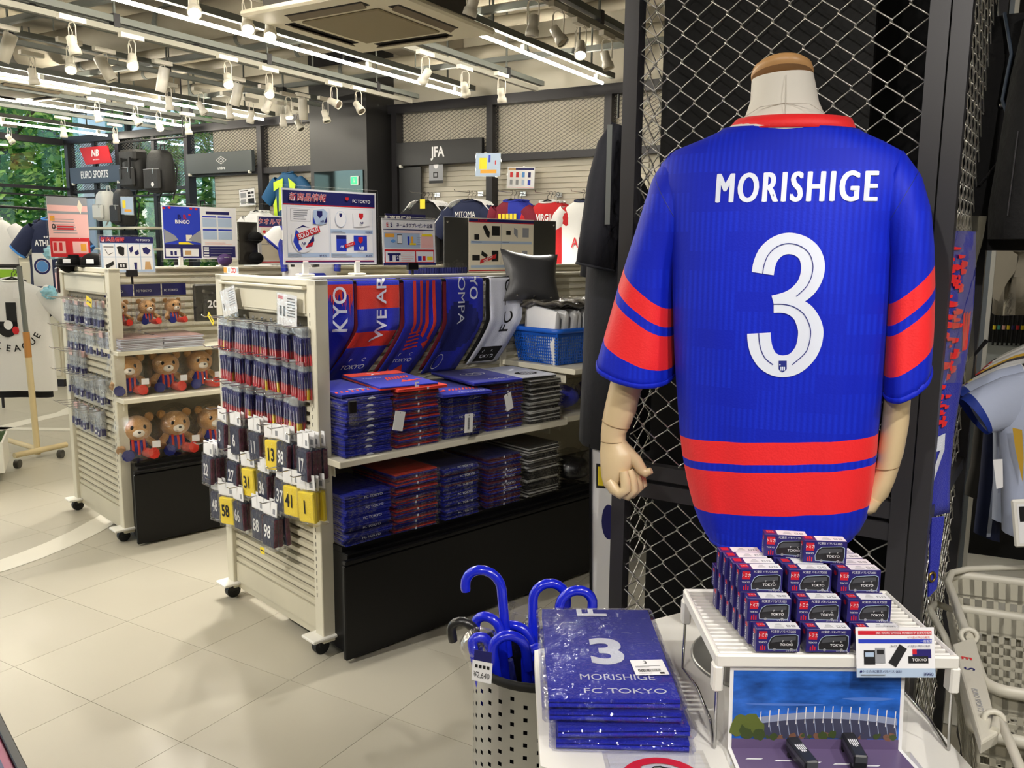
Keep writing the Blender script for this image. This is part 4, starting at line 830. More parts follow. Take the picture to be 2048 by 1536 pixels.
b = B(); rings = [[torso_pt(y, 2*pi*i/NT) for i in range(NT)] for y in YS]
for a in range(len(YS)-1): b.loft([rings[a], rings[a+1]], band((YS[a]+YS[a+1])/2), True, True, False)
me = b.mesh('body', [JB, JR]); bm = bmesh.new(); bm.from_mesh(me); bmesh.ops.remove_doubles(bm, verts=bm.verts, dist=1e-5); bm.to_mesh(me); bm.free()
ob('body', me, None, js, solid=.0015)
ob('hem', B().tube([torso_pt(1060, 2*pi*i/NT, .0005) for i in range(NT)], .0028, 8, closed=True, flat=2.2), JB, js)
SB = [(0, .565, 0), (.565, .655, 1), (.655, .70, 0), (.70, .885, 1), (.885, 1.01, 0)]
def sleeve(LR, nm):
    n = 30; b = B(); rr = []; TT = sorted(set([k/28 for k in range(29)]+[.565, .655, .70, .885]))
    for t_ in TT:
        f = t_*(len(LR)-1); i = min(int(f), len(LR)-2); f -= i
        l = [LR[i][0][j]*(1-f)+LR[i+1][0][j]*f for j in (0, 1)]; r = [LR[i][1][j]*(1-f)+LR[i+1][1][j]*f for j in (0, 1)]; ry = LR[i][2]*(1-f)+LR[i+1][2]*f
        rg = ring_lr(l, r, ry, 0, n, .024*t_, .9)
        rr.append([p+Vector((0, .0035*sin(5*2*pi*j/n+t_*5)*t_+.002*sin(11*2*pi*j/n)*t_, 0)) for j, p in enumerate(rg)])
    for a in range(len(TT)-1):
        tm_ = (TT[a]+TT[a+1])/2; mi = [s[2] for s in SB if s[0] <= tm_ < s[1]][0]; b.loft([rr[a], rr[a+1]], mi, True, True, False)
    me = b.mesh(nm, [JB, JR]); bm = bmesh.new(); bm.from_mesh(me); bmesh.ops.remove_doubles(bm, verts=bm.verts, dist=1e-5); bm.to_mesh(me); bm.free()
    o = ob(nm, me, None, js, solid=.0015); ob('cuff', B().tube(rr[-1], .0025, 8, closed=True, flat=2.2), JB, o)
    ob('seam', B().tube([p*1.0 for p in rr[4]], .0012, 5, closed=True), JN, o)
sleeve([((1345, 306), (1400, 460), .07), ((1312, 352), (1384, 476), .078), ((1286, 430), (1358, 535), .078), ((1262, 503), (1351, 588), .076), ((1240, 570), (1349, 654), .074), ((1219, 645), (1350, 718), .074), ((1198, 718), (1347, 752), .074)], 'sleeve')
sleeve([((1806, 302), (1750, 450), .07), ((1842, 350), (1766, 470), .078), ((1862, 420), (1776, 510), .078), ((1868, 495), (1776, 572), .076), ((1870, 575), (1770, 650), .074), ((1868, 655), (1766, 722), .074), ((1862, 738), (1766, 778), .074)], 'sleeve')
# collar
b = B(); cr = []
for (l, r, ry) in (((1458, 268), (1713, 264), .086), ((1464, 254), (1708, 250), .081), ((1474, 243), (1703, 238), .077)): cr.append(ring_lr(l, r, ry, 0, 40))
b.loft(cr, 0, True, True, False); ob('collar', b, JR, js, solid=.003)
# printed name and number follow the cloth
def back_y(x, z):
    """depth of the jersey's back at local x, z"""
    lo, hi = 262, 1060
    for _ in range(24):
        mid = (lo+hi)/2
        if torso_pt(mid, pi/2).z > z: lo = mid
        else: hi = mid
    l, r, ry = interp(TOR, lo); a, c = ML(l, lo), ML(r, lo); u = (x-(a.x+c.x)/2)/((c.x-a.x)/2); u = max(-.98, min(.98, u)); q = math.acos(math.copysign(abs(u)**(1/.8), u)); return torso_pt(lo, q).y
def BK(px, py):
    p = ML(px, py, -.116); y = back_y(p.x, p.z); p = ML(px, py, y); return Vector((p.x, back_y(p.x, p.z)-.0022, p.z))
c0, cL, cR, cT = BK(1587, 377), BK(1428, 377), BK(1746, 377), BK(1587, 346)
hh = (cT.z-c0.z)*2; wd = cR.x-cL.x
def nwarp(me_w):
    def f(co): x = c0.x+co.x*wd/me_w; z = c0.z+co.y; return (x, back_y(x, z)-.0022, z)
    return f
cu = bpy.data.curves.new('lettering', 'FONT'); cu.body = 'MORISHIGE'; cu.offset = 0; cu.space_character = 1.22; tt = bpy.data.objects.new('lettering', cu); COL.objects.link(tt); bpy.context.view_layer.update(); rw = tt.dimensions.x; bpy.data.objects.remove(tt)
for sft, sfz in ((-.0021, 0), (-.0010, .0006), (0, -.0006), (.0010, .0006), (.0021, 0)):
    f_ = nwarp(rw*hh/.73); txt('MORISHIGE', hh, JP, js, (sft, 0, sfz), rot=(0,0,0), bold=0, sp=1.22, warp=f_)
def cr_px(x, y): return (1480+x/4.52, 440+y/4.518)
def smooth(pts, n=6):
    out = []; P = [Vector(p) for p in pts]
    for i in range(len(P)-1):
        p0, p1, p2, p3 = P[max(i-1,0)], P[i], P[i+1], P[min(i+2,len(P)-1)]
        for k in range(n):
            t_ = k/n; out.append(.5*((2*p1)+(p2-p0)*t_+(2*p0-5*p1+4*p2-p3)*t_*t_+(3*p1-p0-3*p2+p3)*t_**3))
    out.append(P[-1]); return out
def ribbon(path, off):
    """path: (x, y, halfwidth) in zoom pixels -> band lying on the back"""
    P = smooth(path, 8); L_, R_ = [], []
    for i, p in enumerate(P):
        d = P[min(i+1, len(P)-1)]-P[max(i-1, 0)]; d = Vector((d.x, d.y)).normalized(); n = Vector((-d.y, d.x)); h = p.z
        row = []
        for s in (-1, -.33, .33, 1): c = cr_px(p.x+n.x*h*s, p.y+n.y*h*s); v = BK(*c); v.y -= off; row.append(v)
        L_.append(row)
    b = B(); vs = [v for r in L_ for v in r]; fs = []
    for i in range(len(L_)-1):
        for k in range(3): fs.append((i*4+k, i*4+k+1, (i+1)*4+k+1, (i+1)*4+k))
    return b.add(vs, fs, 0, True)
up_ = [(207,484,100),(222,400,100),(262,310,98),(340,240,95),(440,212,96),(545,235,98),(625,300,104),(660,400,108),(650,500,104),(610,590,96),(550,655,88),(470,705,78),(390,735,76),(306,758,78)]
lo_ = [(306,760,78),(400,762,78),(490,785,86),(570,840,100),(618,920,110),(640,1000,114),(630,1100,112),(590,1200,104),(510,1285,98),(420,1318,98),(330,1312,98),(250,1265,100),(198,1180,104),(177,1090,106),(172,1022,106)]
b = ribbon(up_, 0); b2 = ribbon(lo_, .00035); b.add(b2.v, b2.f, 0, True); ob('number', b, JP, js)
b = ribbon([(x, y, 4) for x, y, _ in up_[:11]]+[(508, 690, 4)], .001); b2 = ribbon([(x, y, 4) for x, y, _ in lo_[:8]]+[(472, 1307, 4)], .0012); b.add(b2.v, b2.f, 0, True); b2 = ribbon([(300,1306,4),(232,1250,4),(192,1170,4),(176,1090,4),(172,1022,4)], .0012); b.add(b2.v, b2.f, 0, True); ob('number_line', b, JN, js)
sh = [(352,1270),(424,1270),(424,1345),(408,1362),(388,1374),(366,1362),(352,1345)]
b = B(); b.add([BK(*cr_px(x, y))+Vector((0,-.0012,0)) for x, y in sh[::-1]], [tuple(range(7))], 0)
for x in (368, 384, 400): b.add([BK(*cr_px(xx, yy))+Vector((0,-.0016,0)) for xx, yy in ((x,1358),(x+9,1358),(x+9,1325),(x,1325))], [(0,1,2,3)], 1)
b.add([BK(*cr_px(xx, yy))+Vector((0,-.0016,0)) for xx, yy in ((358,1312),(372,1308),(358,1300))], [(0,1,2)], 1); ob('crest', b, [JN, JP], js)
# ================================================================ GONDOLAS
GY = 46.4; GRZ = 90-GY; GX = ydir(GY); GN = ydir(GY-90)
G1 = Vector((-.69, 3.012, 0)); G2 = Vector((-1.973, 4.234, 0))
def gp(G, x, y, z=0.): return G + GX*x + GN*y + Vector((0, 0, z))
PW = .78
EPR = (0, 0, -pi/2)                         # end-panel frame inside a gondola: x along the panel, front = -y
def gondola(name, label, G, L, x_sh0, x_sh1, slat_z, units):
    t = thing(name, label, 'shelving unit', G, GRZ)
    for x, y in ((0, 0), (0, PW-.055)): ob('post', B().cbox(x, x+.055, y, y+.055, .045, 1.39, .003), IVORY, t)
    b = B(); [b.box(-.0006, .001, .034, .038, .22+k*.028, .235+k*.028) for k in range(38)]; ob('slot_row', b, mat('slot_shadow', (90, 86, 74), .7), t)['kind'] = 'stuff'
    sm = B(); pr = [(-.004, .0), (.012, .004), (.013, .022), (-.004, .0245), (-.004, .012)]; x0, x1 = .056, PW-.056
    sm.add([(x0, -q[0], q[1]) for q in pr]+[(x1, -q[0], q[1]) for q in pr], [(0,1,2,3,4), (9,8,7,6,5)]+[(i, 5+i, 5+(i+1) % 5, (i+1) % 5) for i in range(5)]); sm = sm.mesh('slat', IVORY_D)
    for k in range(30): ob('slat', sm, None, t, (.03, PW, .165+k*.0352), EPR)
    fr = lambda b: b.xf(Matrix.Translation((.03, PW, 0)) @ Matrix.Rotation(-pi/2, 4, 'Z'))
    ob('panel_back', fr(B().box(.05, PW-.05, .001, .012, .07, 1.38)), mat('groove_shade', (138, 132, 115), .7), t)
    ob('kick_panel', fr(B().box(.056, PW-.056, -.015, 0, .078, .162)), IVORY_D, t); ob('base_rail', fr(B().box(.05, PW-.05, -.008, .02, .045, .072)), IVORY_D, t)
    ob('header_panel', fr(B().cbox(.06, PW-.06, -.02, 0, 1.255, 1.355, .004).box(.075, PW-.075, -.026, -.02, 1.268, 1.34)), IVORY, t); ob('header_lip', fr(B().cbox(.058, PW-.058, -.045, 0, 1.352, 1.364, .003)), IVORY, t); ob('top_cap', fr(B().cbox(.0, PW, -.03, .025, 1.366, 1.39, .004)), IVORY, t)
    for y in (.03, PW-.03):
        c = ob('caster_plate', B().cbox(-.05, .09, y-.045, y+.045, .062, .074, .003), WHITE, t); ob('caster_fork', B().cbox(-.012, .022, y-.018, y+.018, .028, .062, .004), RUBBER, c); ob('caster_wheel', B().tube([(.005, y-.014, .03), (.005, y+.014, .03)], .03, 16), RUBBER, c)
    # spine with slat boards
    for k in range(units+1): x = .055+(L-.11)*k/units; ob('upright', B().box(x, x+.04, .37, .41, .05, 1.385), IVORY, t)
    ob('spine_top', B().cbox(.055, L, .355, .425, 1.375, 1.388, .003), IVORY, t)
    ob('spine_back', B().box(.056, L, .385, .395, .3, 1.376), IVORY_D, t)
    sm = B(); sm.add([(.056, .384-q[0], q[1]) for q in pr]+[(L, .384-q[0], q[1]) for q in pr], [(0,1,2,3,4), (9,8,7,6,5)]+[(i, 5+i, 5+(i+1) % 5, (i+1) % 5) for i in range(5)]); sm = sm.mesh('slat', IVORY)
    for k in range(int((1.372-slat_z)/.0352)): ob('slat', sm, None, t, (0, 0, 1.338-k*.0352))
    # black base with drawer front and plinth
    ob('base_cabinet', B().cbox(.05, L, -.095, .38, .02, .405, .003).box(.05, L, -.06, .38, .405, .425), BLACK, t)
    dr = ob('drawer_front', B().cbox(.024, L-.01, -.115, -.096, .012, .372, .004), BLACK, t); ob('finger_rail', B().cbox(.024, L-.01, -.122, -.10, .376, .392, .003), BLACK, dr)
    for a, c, z in zip(x_sh0, x_sh1, (.73, .95)):
        s = ob('shelf', B().cbox(a, c, -.10, .37, z, z+.0245, .002), IVORY, t); ob('price_rail', B().box(a+.002, c-.002, -.1022, -.0985, z+.003, z+.021), mat('rail_ivory', (226, 221, 204), .35), s)
        for x in (a+.03, c-.03): ob('bracket', B().prism([(x, z-.05), (x+.003, z-.05), (x+.003, z), (x, z)], -.02, .37), IVORY, s)
    return t
gondola('gondola_shelf', 'ivory gondola with towel stacks, its slatted end panel nearest the camera', G1, 2.45, (.022, 1.24), (1.20, 2.42), .75, 2)
gondola('gondola_shelf', 'ivory gondola behind with plush bears, slatted end panel on the left', G2, 3.9, (.0, 1.3), (1.28, 3.85), 1.0, 3)
# second shelf board of the near gondola's right bay is lower
# ---- towel stacks ---------------------------------------------------
TR_ = mat('towel_red', (214, 48, 28), .95, sheen=.12, bump=.5, bscale=420); TM = mat('towel_maroon', (120, 28, 46), .95, bump=.5, bscale=420); TK = mat('towel_black', (24, 24, 26), .95, bump=.5, bscale=420); TBN = mat('towel_navy', (24, 32, 110), .95, bump=.5, bscale=420)
WRAP = film('towel_wrap', a=.008, bump=1.0, bscale=40, rough=.06, k=.24)
TH = .0128
def tmesh(m0, m1, w_, h=TH): return folded(w_, .30, h-.0012, m0, m1).mesh('towel', [m0, m1])
def wmesh(w_, h=TH):
    b = B(); rnd = random.Random(int(w_*1000)); n = 6
    rings = []
    for x in [-w_/2-.014, -w_/2-.006, -w_/4, 0, w_/4, w_/2+.005, w_/2+.013]:
        e = .35 if abs(x) > w_/2+.01 else 1; rings.append([(x, y+rnd.uniform(-.006,.006), h/2+(z-h/2)*e+rnd.uniform(-.001,.001)) for y, z in ((.155, .001), (-.152, -.0003), (-.160, h*.5), (-.152, h+.0003), (.155, h))])
    b.loft(rings, 0, False, True, True); return b.mesh('plastic_wrap', WRAP)
TBs = mat('stack_blue', (14, 32, 158), .9, bump=.4, bscale=300); TBNs = mat('stack_navy', (16, 22, 96), .9, bump=.4, bscale=300); TRs = mat('stack_red', (184, 42, 28), .9, bump=.4, bscale=300); TMs = mat('stack_maroon', (84, 16, 34), .9, bump=.4, bscale=300); TWs = mat('stack_white', (190, 190, 190), .9, bump=.4, bscale=300)  # towel colours darkened to paint in the shade between stacked layers
STK = [ # name, x centre, width, (material pairs), count upper, count lower
 ('blue', .166, .198, [(TBs, TBNs), (TBNs, TBs), (TBs, TBs)], 17, 15), ('red and blue', .388, .195, [(TRs, TBNs), (TBNs, TMs), (TRs, TBs)], 17, 18), ('dark blue', .618, .175, [(TBNs, TBs), (TBs, TBNs), (TBNs, TMs)], 14, 17), ('maroon and navy', .852, .185, [(TMs, TBNs), (TBNs, TMs), (TMs, TBs)], 15, 17), ('black and white', 1.085, .185, [(TK, TWs), (TWs, TK), (TK, TK)], 15, 18)]
WM = {}
for nm, xc, w_, prs, nu, nl in STK:
    ms = [tmesh(a, c, w_) for a, c in prs]; wm = wmesh(w_)
    for lv, z0, n, off in (('middle', .7555, nu, 0), ('lower', .4255, nl, -.008)):
        for k in range(n):
            z = z0+k*TH
            p = gp(G1, xc+off+random.uniform(-.005,.005), .075+random.uniform(-.008,.008), z)
            top = n-1-k
            lb = 'wrapped %s towel, %s, %s shelf stack' % (nm, ('topmost' if top == 0 else ORD[top]+' from the top' if top < 20 else ''), lv)
            t = thing('folded_towel', lb, 'towel', p, GRZ, '%s towels stacked on the %s shelf' % (nm, lv), rot=(random.uniform(-.004,.004), random.uniform(-.006,.006), radians(GRZ+random.uniform(-1.6,1.6))))
            ob('towel', ms[random.randrange(len(ms))] if nm != 'red and blue' else ms[k % 3], None, t); ob('plastic_wrap', wm, None, t)
            if (nm in ('blue', 'dark blue') and lv == 'lower' and k % 3 == 1) or (nm == 'maroon and navy' and lv == 'lower' and 4 < k < 13 and k % 2) or (nm == 'dark blue' and lv == 'middle' and k in (2, 6)):
                txt('FC TOKYO', .0095, TW, t, (.02, -.1535, TH*.5), sx=1.25, bold=.01)
            elif nm == 'blue' and lv == 'middle' and k % 2 == 0: ob('printed_arc', B().add([(.016*cos(a), -.1532, TH*.15+.0075*sin(a)) for a in [pi*j/8 for j in range(9)]], [tuple(range(9))[::-1]]), TW, t)
            elif nm in ('red and blue', 'maroon and navy') and k % 2 == 0: ob('woven_mark', B().rect(-.004, .002, .004, TH-.002, -.1532), TW, t)
# ---- loose display towels on the stacks --------------------------------
def pr_quad(b, x0, y0, x1, y1, z, m, sk=0): b.quad((x0, y0, z), (x1, y0, z), (x1+sk, y1, z), (x0+sk, y1, z), m)
def display_towel(xc, y, z, rz, w_, d_, label, m0, m1, deco, tilt=0):
    t = thing('display_towel', label, 'towel', gp(G1, xc, y, z), 0, None, rot=(tilt, 0, radians(GRZ+rz)))
    b = folded(w_, d_, .013, m0, m1); ob('towel', b, [m0, m1], t)
    b = B(); deco(b); ob('woven_print', b, [TW, TR_, TB, TK], t)
    return t
zt = lambda n: .7555+n*TH+.001
def dA(b):
    for k in range(7): pr_quad(b, -.11+k*.022, -.13, -.10+k*.022, -.10, .0138, 1, .012)
    pr_quad(b, -.03, -.085, .03, -.078, .0138, 0)
t = display_towel(.168, .09, zt(17), -2, .205, .32, 'loose blue display towel on the leftmost stack, red hatching at its front', TB, TBN, dA); txt('FC TOKYO', .012, TW, t, (.02, -.09, .0139), rot=(0,0,0), sx=1.2)
def dB(b):
    pr_quad(b, -.12, .09, .12, .165, .0138, 1)
    for k in range(8): pr_quad(b, -.03+k*.014, -.04+k*.004, -.021+k*.014, .02+k*.002, .0138, 1, .02)
    for k in range(3): b.add([(.0+k*.03, -.10+k*.01, .0139), (.045+k*.03, -.095+k*.01, .0139), (.03+k*.03, -.05, .0139)], [(0,1,2)], 1)
t = display_towel(.36, .07, zt(17)+.014, -8, .245, .33, 'loose blue display towel with a red band and red triangles, second stack', TB, TR_, dB, .02); txt('TOKYO', .014, TW, t, (-.06, .03, .0140), rot=(0,0,0), sx=1.2); txt('Y', .05, TW, t, (0, .12, .0140), rot=(0,0,pi/2), sx=1.2); txt('E', .03, TW, t, (.03, -.166, .005), bold=.03)
t2 = thing('display_towel', 'loose folded red display towel beneath the blue one, second stack', 'towel', gp(G1, .40, .05, zt(17)), 0, None, rot=(0, 0, radians(GRZ-4))); ob('towel', folded(.22, .32, .0125, TR_, None), [TR_], t2); txt('E', .009, TW, t2, (.02, -.162, .006), bold=.03, sx=1.6)
def dC(b):
    for k in range(9): pr_quad(b, -.05+k*.016, -.10, -.041+k*.016, -.065+k*.001, .0138, 1, .02)
    b.add([(-.1, -.11, .0139), (-.06, -.10, .0139), (-.05, -.06, .0139)], [(0,1,2)], 1)
    for k in range(3): pr_quad(b, -.12+k*.035, .06, -.10+k*.035, .15, .0138, 1)
t = display_towel(.615, .03, zt(14), -9, .225, .33, 'loose blue display towel on the middle stack, club name on its front edge', TB, TB, dC, .015); txt('FC TOKYO', .014, TW, t, (.03, -.145, .0139), rot=(0,0,0), sx=1.25, bold=.01); txt('TOKYO', .010, TW, t, (-.05, -.02, .0139), rot=(0,0,0), sx=1.2)
def dD(b):
    for x, y, r in ((-.03, .03, .03), (.03, .03, .03), (0, .02, .038)): b.add([(x+r*cos(a), y+r*.8*sin(a), .0138) for a in [2*pi*k/14 for k in range(14)]]+[(x+r*.86*cos(a), y+r*.68*sin(a), .0138) for a in [2*pi*k/14 for k in range(14)]], [(k, (k+1) % 14, 14+(k+1) % 14, 14+k) for k in range(14)], 0)
t = display_towel(.80, .06, zt(16), -8, .24, .34, 'loose blue display towel with white outlined rings, fourth stack', TB, TBN, dD, .012); txt('OMPA', .026, TW, t, (.04, -.12, .0139), rot=(0,0,0), sx=1.2, bold=.01)
def dE(b): b.add([(.0+.055*cos(a), -.07+.04*sin(a), .0138) for a in [2*pi*k/18 for k in range(18)]], [tuple(range(18))], 3)
t = display_towel(1.05, .08, zt(15)+.004, -5, .20, .32, 'loose white display towel with a round black emblem, rightmost stack', TW, TK, dE)
b = B(); [b.quad((-.03+k*.013, -.10, .0141), (-.023+k*.013, -.10, .0141), (-.012+k*.013, -.045, .0141), (-.019+k*.013, -.045, .0141)) for k in range(5)]; ob('emblem_stripes', b, TW, t); txt('F', .02, TK, t, (-.05, .10, .0139), rot=(0,0,pi/2), sx=1.2)
for k, (x, y, z, w_, h_, ry, lb, bc) in enumerate(((.286, -.105, .905, .052, .072, 14, 'blank white swing tag hanging from the second towel stack', 0), (.60, -.128, .86, .042, .075, 3, 'white barcode tag hanging from the middle towel stack', 1), (.815, -.118, .915, .045, .072, -16, 'blank white swing tag hanging from the fourth towel stack', 0))):
    t = thing('swing_tag', lb, 'tag', gp(G1, x, y, z), 0, None, rot=(0, radians(ry), radians(GRZ+(8 if k != 1 else 0)))); ob('card', B().box(-w_/2, w_/2, 0, .0008, -h_, 0), PAPER, t); ob('string', B().tube([(0, .0004, -.006), (.004, .01, .02), (0, .02, .03)], .0006, 5), INK, t)
    ob('eyelet', B().tube([(0, -.0003, -.006), (0, .001, -.006)], .0022, 8), INK, t)
    if bc: b = B(); [b.rect(-.006, -.062+j*.0026, .004, -.0605+j*.0026, -.0005) for j in range(18)]; ob('barcode', b, INK, t)
t = thing('towel_clip', 'black clip tag on the leftmost towel stack', 'clip', gp(G1, .075, -.115, .955), GRZ); ob('clip', B().cbox(-.016, .016, 0, .012, -.03, .015, .003), BLACK, t); ob('tag', B().box(-.02, .02, -.001, .0, -.075, -.03), CLEAR, t)
# ---- towels hanging from the rail --------------------------------------
rl = thing('towel_rail', 'dark round rail in front of the near gondola, five towels over it', 'rail', gp(G1, 0, 0, 0), GRZ); ob('rail', B().tube([(.06, .27, 1.368), (1.30, .27, 1.368)], .008, 8), DKSTEEL, rl); [ob('bracket', B().box(x, x+.006, .27, .375, 1.358, 1.376), DKSTEEL, rl) for x in (.1, .55, .78, 1.03, 1.28)]
def hang(u, s, xc, w_, sw, back=0):
    """point on a hanging towel: u across (-.5...5), s metres down from the rail (s<0 = over the back)"""
    wob = .006*sin(u*9+s*8)+.003*sin(u*17)
    if s < 0: z = 1.379+s; y = .285
    else:
        y = .256+wob*min(1, s*6)+.085*max(0, (s-.20)/.22)**1.2; z = 1.379-s*(.985)
    if -.012 < s < .012: z = 1.379-abs(s)*.3; y = .27-s*1.1
    return Vector((xc+u*w_+sw*max(0, s-.19)**1.2*4.6, y, z))
def hung(xc, w_, L_, sw, label, mats, mfn, texts=(), extra=None):
    t = thing('hanging_towel', label, 'towel', G1, GRZ, None)
    ss = [-.20+.22*k/8 for k in range(8)]+[.012+(L_-.012)*k/26 for k in range(27)]
    b = B(); n = 24; vs = [hang(i/n-.5, s, xc, w_, sw) for s in ss for i in range(n+1)]; o_ = len(b.v); b.v += [tuple(v) for v in vs]
    for j in range(len(ss)-1):
        for i in range(n):
            a = j*(n+1)+i; b.f.append([a, a+n+1, a+n+2, a+1]); b.s.append(True); b.m.append(mfn((i+.5)/n-.5, (ss[j]+ss[j+1])/2))
    ob('towel', b, mats, t, solid=.004)
    # folded-under back layer seen at the left edge
    b = B(); b.grid(lambda u, v: hang(u-.5, .012+v*(L_-.03), xc-.012, w_, sw)+Vector((0, .014, 0)), 8, 16); ob('back_layer', b, TM if mats[0] is not TW else TK, t, solid=.003)
    for body, h, s, u, m_, rot, sx, bold in texts:      # rot: 0 upright, 1 = quarter turn up (reads bottom to top), -1 = top to bottom
        def wp(co, s=s, u=u, rot=rot):
            X, Y = (co.x, co.y) if rot == 0 else ((-co.y, co.x) if rot == 1 else (co.y, -co.x))
            p = hang(u+X/w_, s-Y, xc, w_, sw); return (p.x, p.y-.0035, p.z)
        txt(body, h, m_, t, (0,0,0), rot=(0,0,0), sx=sx, bold=bold, warp=wp)
    if extra:
        for nm, mm, polys in extra:
            bm = bmesh.new()
            for poly in polys: bm.faces.new([bm.verts.new((u, s, 0)) for u, s in poly])
            bmesh.ops.triangulate(bm, faces=bm.faces)
            for _ in range(5):
                le = [e for e in bm.edges if abs(e.verts[0].co.y-e.verts[1].co.y) > .018 or abs(e.verts[0].co.x-e.verts[1].co.x) > .08]
                if not le: break
                bmesh.ops.subdivide_edges(bm, edges=le, cuts=1); bmesh.ops.triangulate(bm, faces=[f for f in bm.faces if len(f.verts) > 3])
            for v in bm.verts: v.co = hang(v.co.x, v.co.y, xc, w_, sw)+Vector((0, -.0034, 0))
            me = bpy.data.meshes.new(nm); bm.to_mesh(me); bm.free(); me.materials.append(mm); ob(nm, me, None, t)['kind'] = 'stuff'
    return t
rn = random.Random(9)
spk = [[(-.1+.02*k+rn.uniform(-.02,.02), .02), (-.06+.02*k, .02), (-.06+.02*k, rn.uniform(.05,.15)), (-.09+.02*k, rn.uniform(.04,.10))] for k in range(28)]
spk = [[(max(-.49, min(.49, u)), s) for u, s in p] for p in spk]
hung(.225, .20, .42, -.12, 'hanging blue towel with red flecks, half hidden by the ivory post', [TB], lambda u, s: 0, [('KYO', .06, .12, .20, TW, 1, 1.1, .012)], [('red_flecks', TR_, spk)])
hung(.445, .205, .42, -.16, 'hanging blue and red block towel with white words up its length', [TB, TR_], lambda u, s: 1 if (.035 < s < .125 or .215 < s < .285) else 0, [('WE ARE', .050, .105, .08, TW, 1, 1.25, .012), ('F        C', .014, .335, -.02, TW, 0, 1.1, .01), ('TOKYO', .018, .365, -.02, TW, 0, 1.2, .01)])
bars = [[(u, .012), (u+.075, .012), (u+.075, .235+k*.012), (u, .225+k*.012)] for k, u in enumerate((-.27, -.09, .08, .24))]
hatch = [[(-.27+.02*k, .235+.017*k), (.0+.06*k*.5, .225+.017*k), (.03+.06*k*.5, .230+.017*k), (-.25+.02*k, .243+.017*k)] for k in range(5)]+[[(.18, .285), (.36, .26), (.34, .315)], [(-.3, .42), (-.22, .39), (-.1, .42)], [(-.16, .405), (.05, .375), (.16, .41)]]
hung(.672, .20, .425, -.13, 'hanging blue towel with four upright red bars', [TB], lambda u, s: 0, [('F        C', .013, .33, -.03, TW, 0, 1.1, .005), ('TOKYO', .016, .356, -.03, TW, 0, 1.2, .005)], [('red_bars', TR_, bars), ('red_hatching', TR_, hatch)])
hung(.905, .21, .43, -.10, 'hanging blue towel with white letters reading downwards', [TB, TBN], lambda u, s: 1 if (u+.1)**2*1.6+(s-.22)**2*26 < .36 else 0, [('OMPA', .044, .105, -.12, TW, -1, 1.25, 0), ('KYO', .044, .025, .22, TW, -1, 1.25, .012)], [('white_outline', TW, [[(-.2+.11*cos(a), .38+.035*sin(a)), (-.2+.10*cos(a), .38+.031*sin(a)), (-.2+.10*cos(a+.32), .38+.031*sin(a+.32)), (-.2+.11*cos(a+.32), .38+.035*sin(a+.32))] for a in [k*.314 for k in range(20)]])])
hung(1.155, .205, .41, -.11, 'hanging white towel with black letters reading upwards', [TW], lambda u, s: 0, [('FC TOKYO', .050, .045, .08, TK, 1, 1.3, .008), ('F        C', .012, .352, -.04, TW, 0, 1.1, .01), ('TOKYO', .016, .377, -.04, TW, 0, 1.15, .01)], [('black_patch', TK, [[(-.3, .33), (.28, .33), (.26, .40), (-.32, .40)]])])
# ---- end panel: pen pouches ------------------------------------------------
HOOK = CHROME
def panel(G, x, y, z): return gp(G, .03-y if False else .03+y, PW-x, z)      # x along panel, y<0 towards the customer
PRZ = GRZ-90
PF = film('pouch_film', a=.05, bump=.6, bscale=60)
def pouch_mesh(kind, seed):
    rnd = random.Random(seed); w_, h = .050, .138
    fb = B(); fb.box(-w_/2, w_/2, -.0035, .0035, -h, -.004)
    b = B()
    if kind == 'pen':
        n = rnd.choice((3, 3, 4)); c0 = rnd.choice((0, 0, 3))
        b.box(-w_*.46, w_*.46, -.0008, .0008, -.06, -.034, 0)
        for k in range(n):
            x = -w_*.36+k*w_*.72/(n-1); m_ = rnd.choice((0, 0, 4)); b.box(x-.0045, x+.0045, -.0025, .0025, -.098, -.036, m_); b.box(x-.0045, x+.0045, -.0025, .0025, -.134, -.092, 1 if rnd.random() < .95 else 2); b.rect(x-.0008, -.120, x+.0008, -.05, -.0028, 3)
    else:
        b.box(-.011, .011, -.003, .003, -.128, -.092, 0); b.box(-.007, .007, -.0032, .0032, -.118, -.104, 3 if rnd.random() < .5 else 0); b.tube([(0, 0, -.092), (.004, 0, -.075), (-.003, 0, -.055), (0, 0, -.03)], .0012, 5, 5)
        b.tube([(.006*cos(a), 0, -.066+.006*sin(a)) for a in [2*pi*k/10 for k in range(10)]], .0012, 5, 5, closed=True)
    return fb.mesh('pouch', PF), b.mesh('insert', [CN, CRED, YELLOW, PAPER, TBN, CHROME])
PM = {k: [pouch_mesh(k, i) for i in range(5)] for k in ('pen', 'charm')}
hdm = B().box(-.025, .025, -.001, .001, -.03, .004).mesh('header', film('header_film', a=.3, bump=.3, bscale=50)); hdr = B().box(-.025, .025, -.001, .001, -.03, .004).mesh('header', mat('header_pink', (226, 190, 186), .5))
hookm = {}
def hook(G, x, z, L, label):
    t = thing('display_hook', label, 'hook', panel(G, x, 0, z), PRZ, 'chrome hooks on the slatted end panels')
    if round(L, 3) not in hookm: hookm[round(L, 3)] = B().tube([(0, 0, 0), (0, -L, 0), (0, -L-.012, .008)], .0022, 6).box(-.008, .008, -.016, -.012, -.012, .012).mesh('hook', HOOK)
    ob('hook', hookm[round(L, 3)], None, t)
